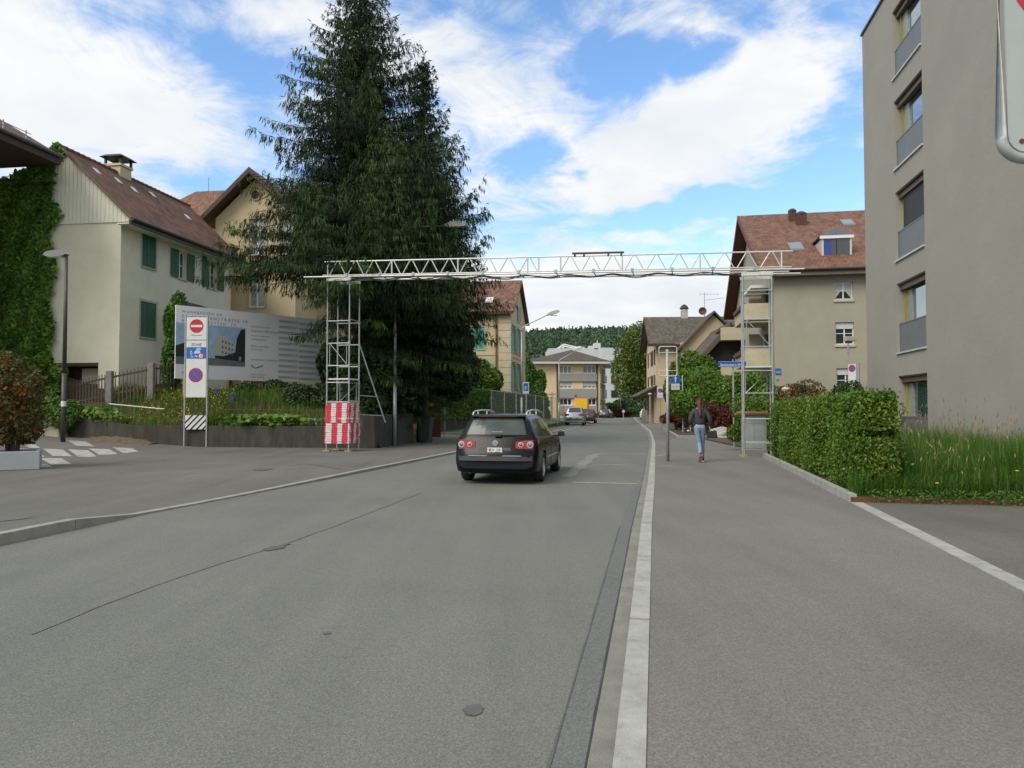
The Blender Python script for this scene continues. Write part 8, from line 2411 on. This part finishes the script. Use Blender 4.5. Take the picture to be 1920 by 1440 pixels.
# trousers
tv = [(0, 0, 1.01), (-.085, 0, .93), (-.04, .01, .70), (-.01, .015, .52), (-.012, -.13, .33), (-.015, -.265, .17), (.085, 0, .93), (.09, .07, .72), (.085, .13, .52), (.09, .14, .30), (.095, .16, .10), (0, 0, 1.09)]
skin_mesh('trousers', tv, [(0, 1), (1, 2), (2, 3), (3, 4), (4, 5), (0, 6), (6, 7), (7, 8), (8, 9), (9, 10), (0, 11)], [(.135, .11), .100, .080, .066, .062, .052, .100, .080, .066, .060, .052, (.15, .118)], M_jean, PN)
# jacket with sleeves
jv = [(0, .01, 1.00), (0, .02, 1.20), (.0, .035, 1.36), (0, .05, 1.48), (-.17, .04, 1.455), (-.235, .0, 1.32), (-.27, -.04, 1.19), (-.25, .06, 1.05), (.17, .04, 1.455), (.245, .0, 1.33), (.295, -.04, 1.20), (.295, .05, 1.02)]
skin_mesh('jacket', jv, [(0, 1), (1, 2), (2, 3), (2, 4), (4, 5), (5, 6), (6, 7), (2, 8), (8, 9), (9, 10), (10, 11)], [(.175, .135), (.175, .13), (.20, .14), (.11, .09), .095, .078, .068, .054, .095, .080, .070, .056], M_jack, PN, root_i=2)
mb = MB(); mb.lathe([(.085, 0), (.105, .03), (.095, .075), (.06, .09)], (0, .055, 1.47), 14); mb.build('hood', mat('grey_hood_cloth', (.20, .22, .24), .85, .1, 6), PN, smooth=True)
M_hair = mat('dark_red_hair', (.095, .014, .014), .5, .3, 14, .6, 70, stretch=(8, 8, .6))
skin_mesh('hair', [(-.01, .07, 1.745), (-.01, .045, 1.69), (-.01, .0, 1.60), (-.005, -.075, 1.50), (.0, -.115, 1.40), (.005, -.125, 1.32), (.01, -.115, 1.26)], [(0, 1), (1, 2), (2, 3), (3, 4), (4, 5), (5, 6)], [(.078, .082), (.090, .095), (.075, .08), (.052, .038), (.05, .03), (.042, .024), (.02, .012)], M_hair, PN, root_i=1)
mb = MB()   # face: nose, eyes, mouth, ears on the far side of the head
hd = Vector((-.01, .085, 1.69)); mb.hexa([hd + Vector(v) for v in ((-.012, .085, -.03), (.012, .085, -.03), (.009, .075, -.03), (-.009, .075, -.03), (-.006, .085, .02), (.006, .085, .02), (.005, .075, .02), (-.005, .075, .02))])
for s in (-1, 1): mb.lathe([(.001, .012), (.02, .008), (.028, 0), (.02, -.008)], tuple(hd + Vector((s * .082, -.005, -.01))), 10, 'X')
mb.build('face_features', M_skin, PN)
mb = MB()
for s in (-1, 1): mb.lathe([(.001, .088), (.009, .086), (.011, .08)], tuple(hd + Vector((s * .03, 0, .012))), 8, 'Y')
mb.box(hd.x - .02, hd.x + .02, hd.y + .078, hd.y + .088, hd.z - .052, hd.z - .044); mb.build('eyes_and_mouth', M_redwood, PN)


def shoe(a, toe, up, mu, ms):
    a, toe, up = Vector(a), Vector(toe), Vector(up).normalized(); d = (toe - a).normalized(); sd_ = d.cross(up).normalized()
    up = sd_.cross(d); mb = MB(); prof = [(-.07, .034, .10), (-.03, .040, .10), (.05, .042, .085), (.12, .048, .055), (.19, .044, .04), (.225, .028, .028)]
    rows = []
    for (t_, w_, h_) in prof: c = a + d * t_; rows.append([c - sd_ * w_, c + sd_ * w_, c + sd_ * w_ * .8 + up * h_, c - sd_ * w_ * .8 + up * h_])
    for r0, r1 in zip(rows, rows[1:]):
        for i in range(4): mb.poly([r0[i], r0[(i + 1) % 4], r1[(i + 1) % 4], r1[i]])
    mb.poly(rows[0]); mb.poly(rows[-1]); s_ = mb.build('shoe', mu, PN)
    mb = MB(); lo = []
    for (t_, w_, h_) in prof: c = a + d * t_; lo.append((c - sd_ * (w_ + .005) - up * .028, c + sd_ * (w_ + .005) - up * .028, c + sd_ * (w_ + .005) + up * .004, c - sd_ * (w_ + .005) + up * .004))
    for r0, r1 in zip(lo, lo[1:]): mb.hexa([r0[0], r0[1], r1[1], r1[0], r0[3], r0[2], r1[2], r1[3]])
    mb.build('sole', ms, s_)


shoe((-.015, -.305, .17), (-.02, -.19, .02), (0, .62, .78), mat('dark_red_shoe', (.10, .015, .02), .6, .2, 8), mat('worn_pink_sole', (.42, .22, .17), .8, .2, 12))
shoe((.095, .12, .03), (.125, .34, .03), (0, 0, 1), M_black, M_sw)
# bag held in the right hand (a thing of its own)
bgp = PN.matrix_basis @ Vector((.37, .10, .0))
BG = thing('handbag', 'black bag hanging from the right hand of the walking person', 'bag', (bgp.x, bgp.y, .06 + .68), -R(7))
mb = MB(); mb.hexa([(-.17, -.06, 0), (.14, -.06, 0), (.14, .06, 0), (-.17, .06, 0), (-.13, -.03, .20), (.11, -.03, .22), (.11, .03, .22), (-.13, .03, .20)]); mb.build('bag_body', M_black, BG, bevel=.02)
mb = MB(); mb.path([(-.09, 0, .2), (-.075, 0, .26), (.0, 0, .265), (.08, 0, .2)], .008, 6); mb.build('strap', M_black, BG); mb = MB(); mb.bar((.02, -.02, .28), (.16, -.02, .25), .012); mb.bar((.10, -.02, .27), (.17, -.02, .15), .012); mb.build('buckle', M_galvl, BG)

# repeats of one kind belong together
GROUPS = {'spruce_tree': 'spruces behind the garden wall', 'street_lamp': 'street lamps along the street', 'parked_car': 'cars parked down the street',
          'traffic_sign': 'traffic signs', 'evergreen_bush': 'dark evergreen bushes', 'green_bush': 'green bushes right of the pavement', 'red_leaved_bush': 'dark red-leaved bushes',
          'distant_bush': 'bushes at the end of the street', 'photinia_bush': 'bushes in the grey planter', 'broad_leaved_plant': 'broad-leaved plants along the garden wall',
          'iris': 'violet irises', 'dandelion': 'dandelions in the meadow bed', 'garden_bush': 'bushes below the ivy'}
for o in bpy.data.objects:
    if o.parent is None and o.name.split('.')[0] in GROUPS and 'category' in o: o['group'] = GROUPS[o.name.split('.')[0]]
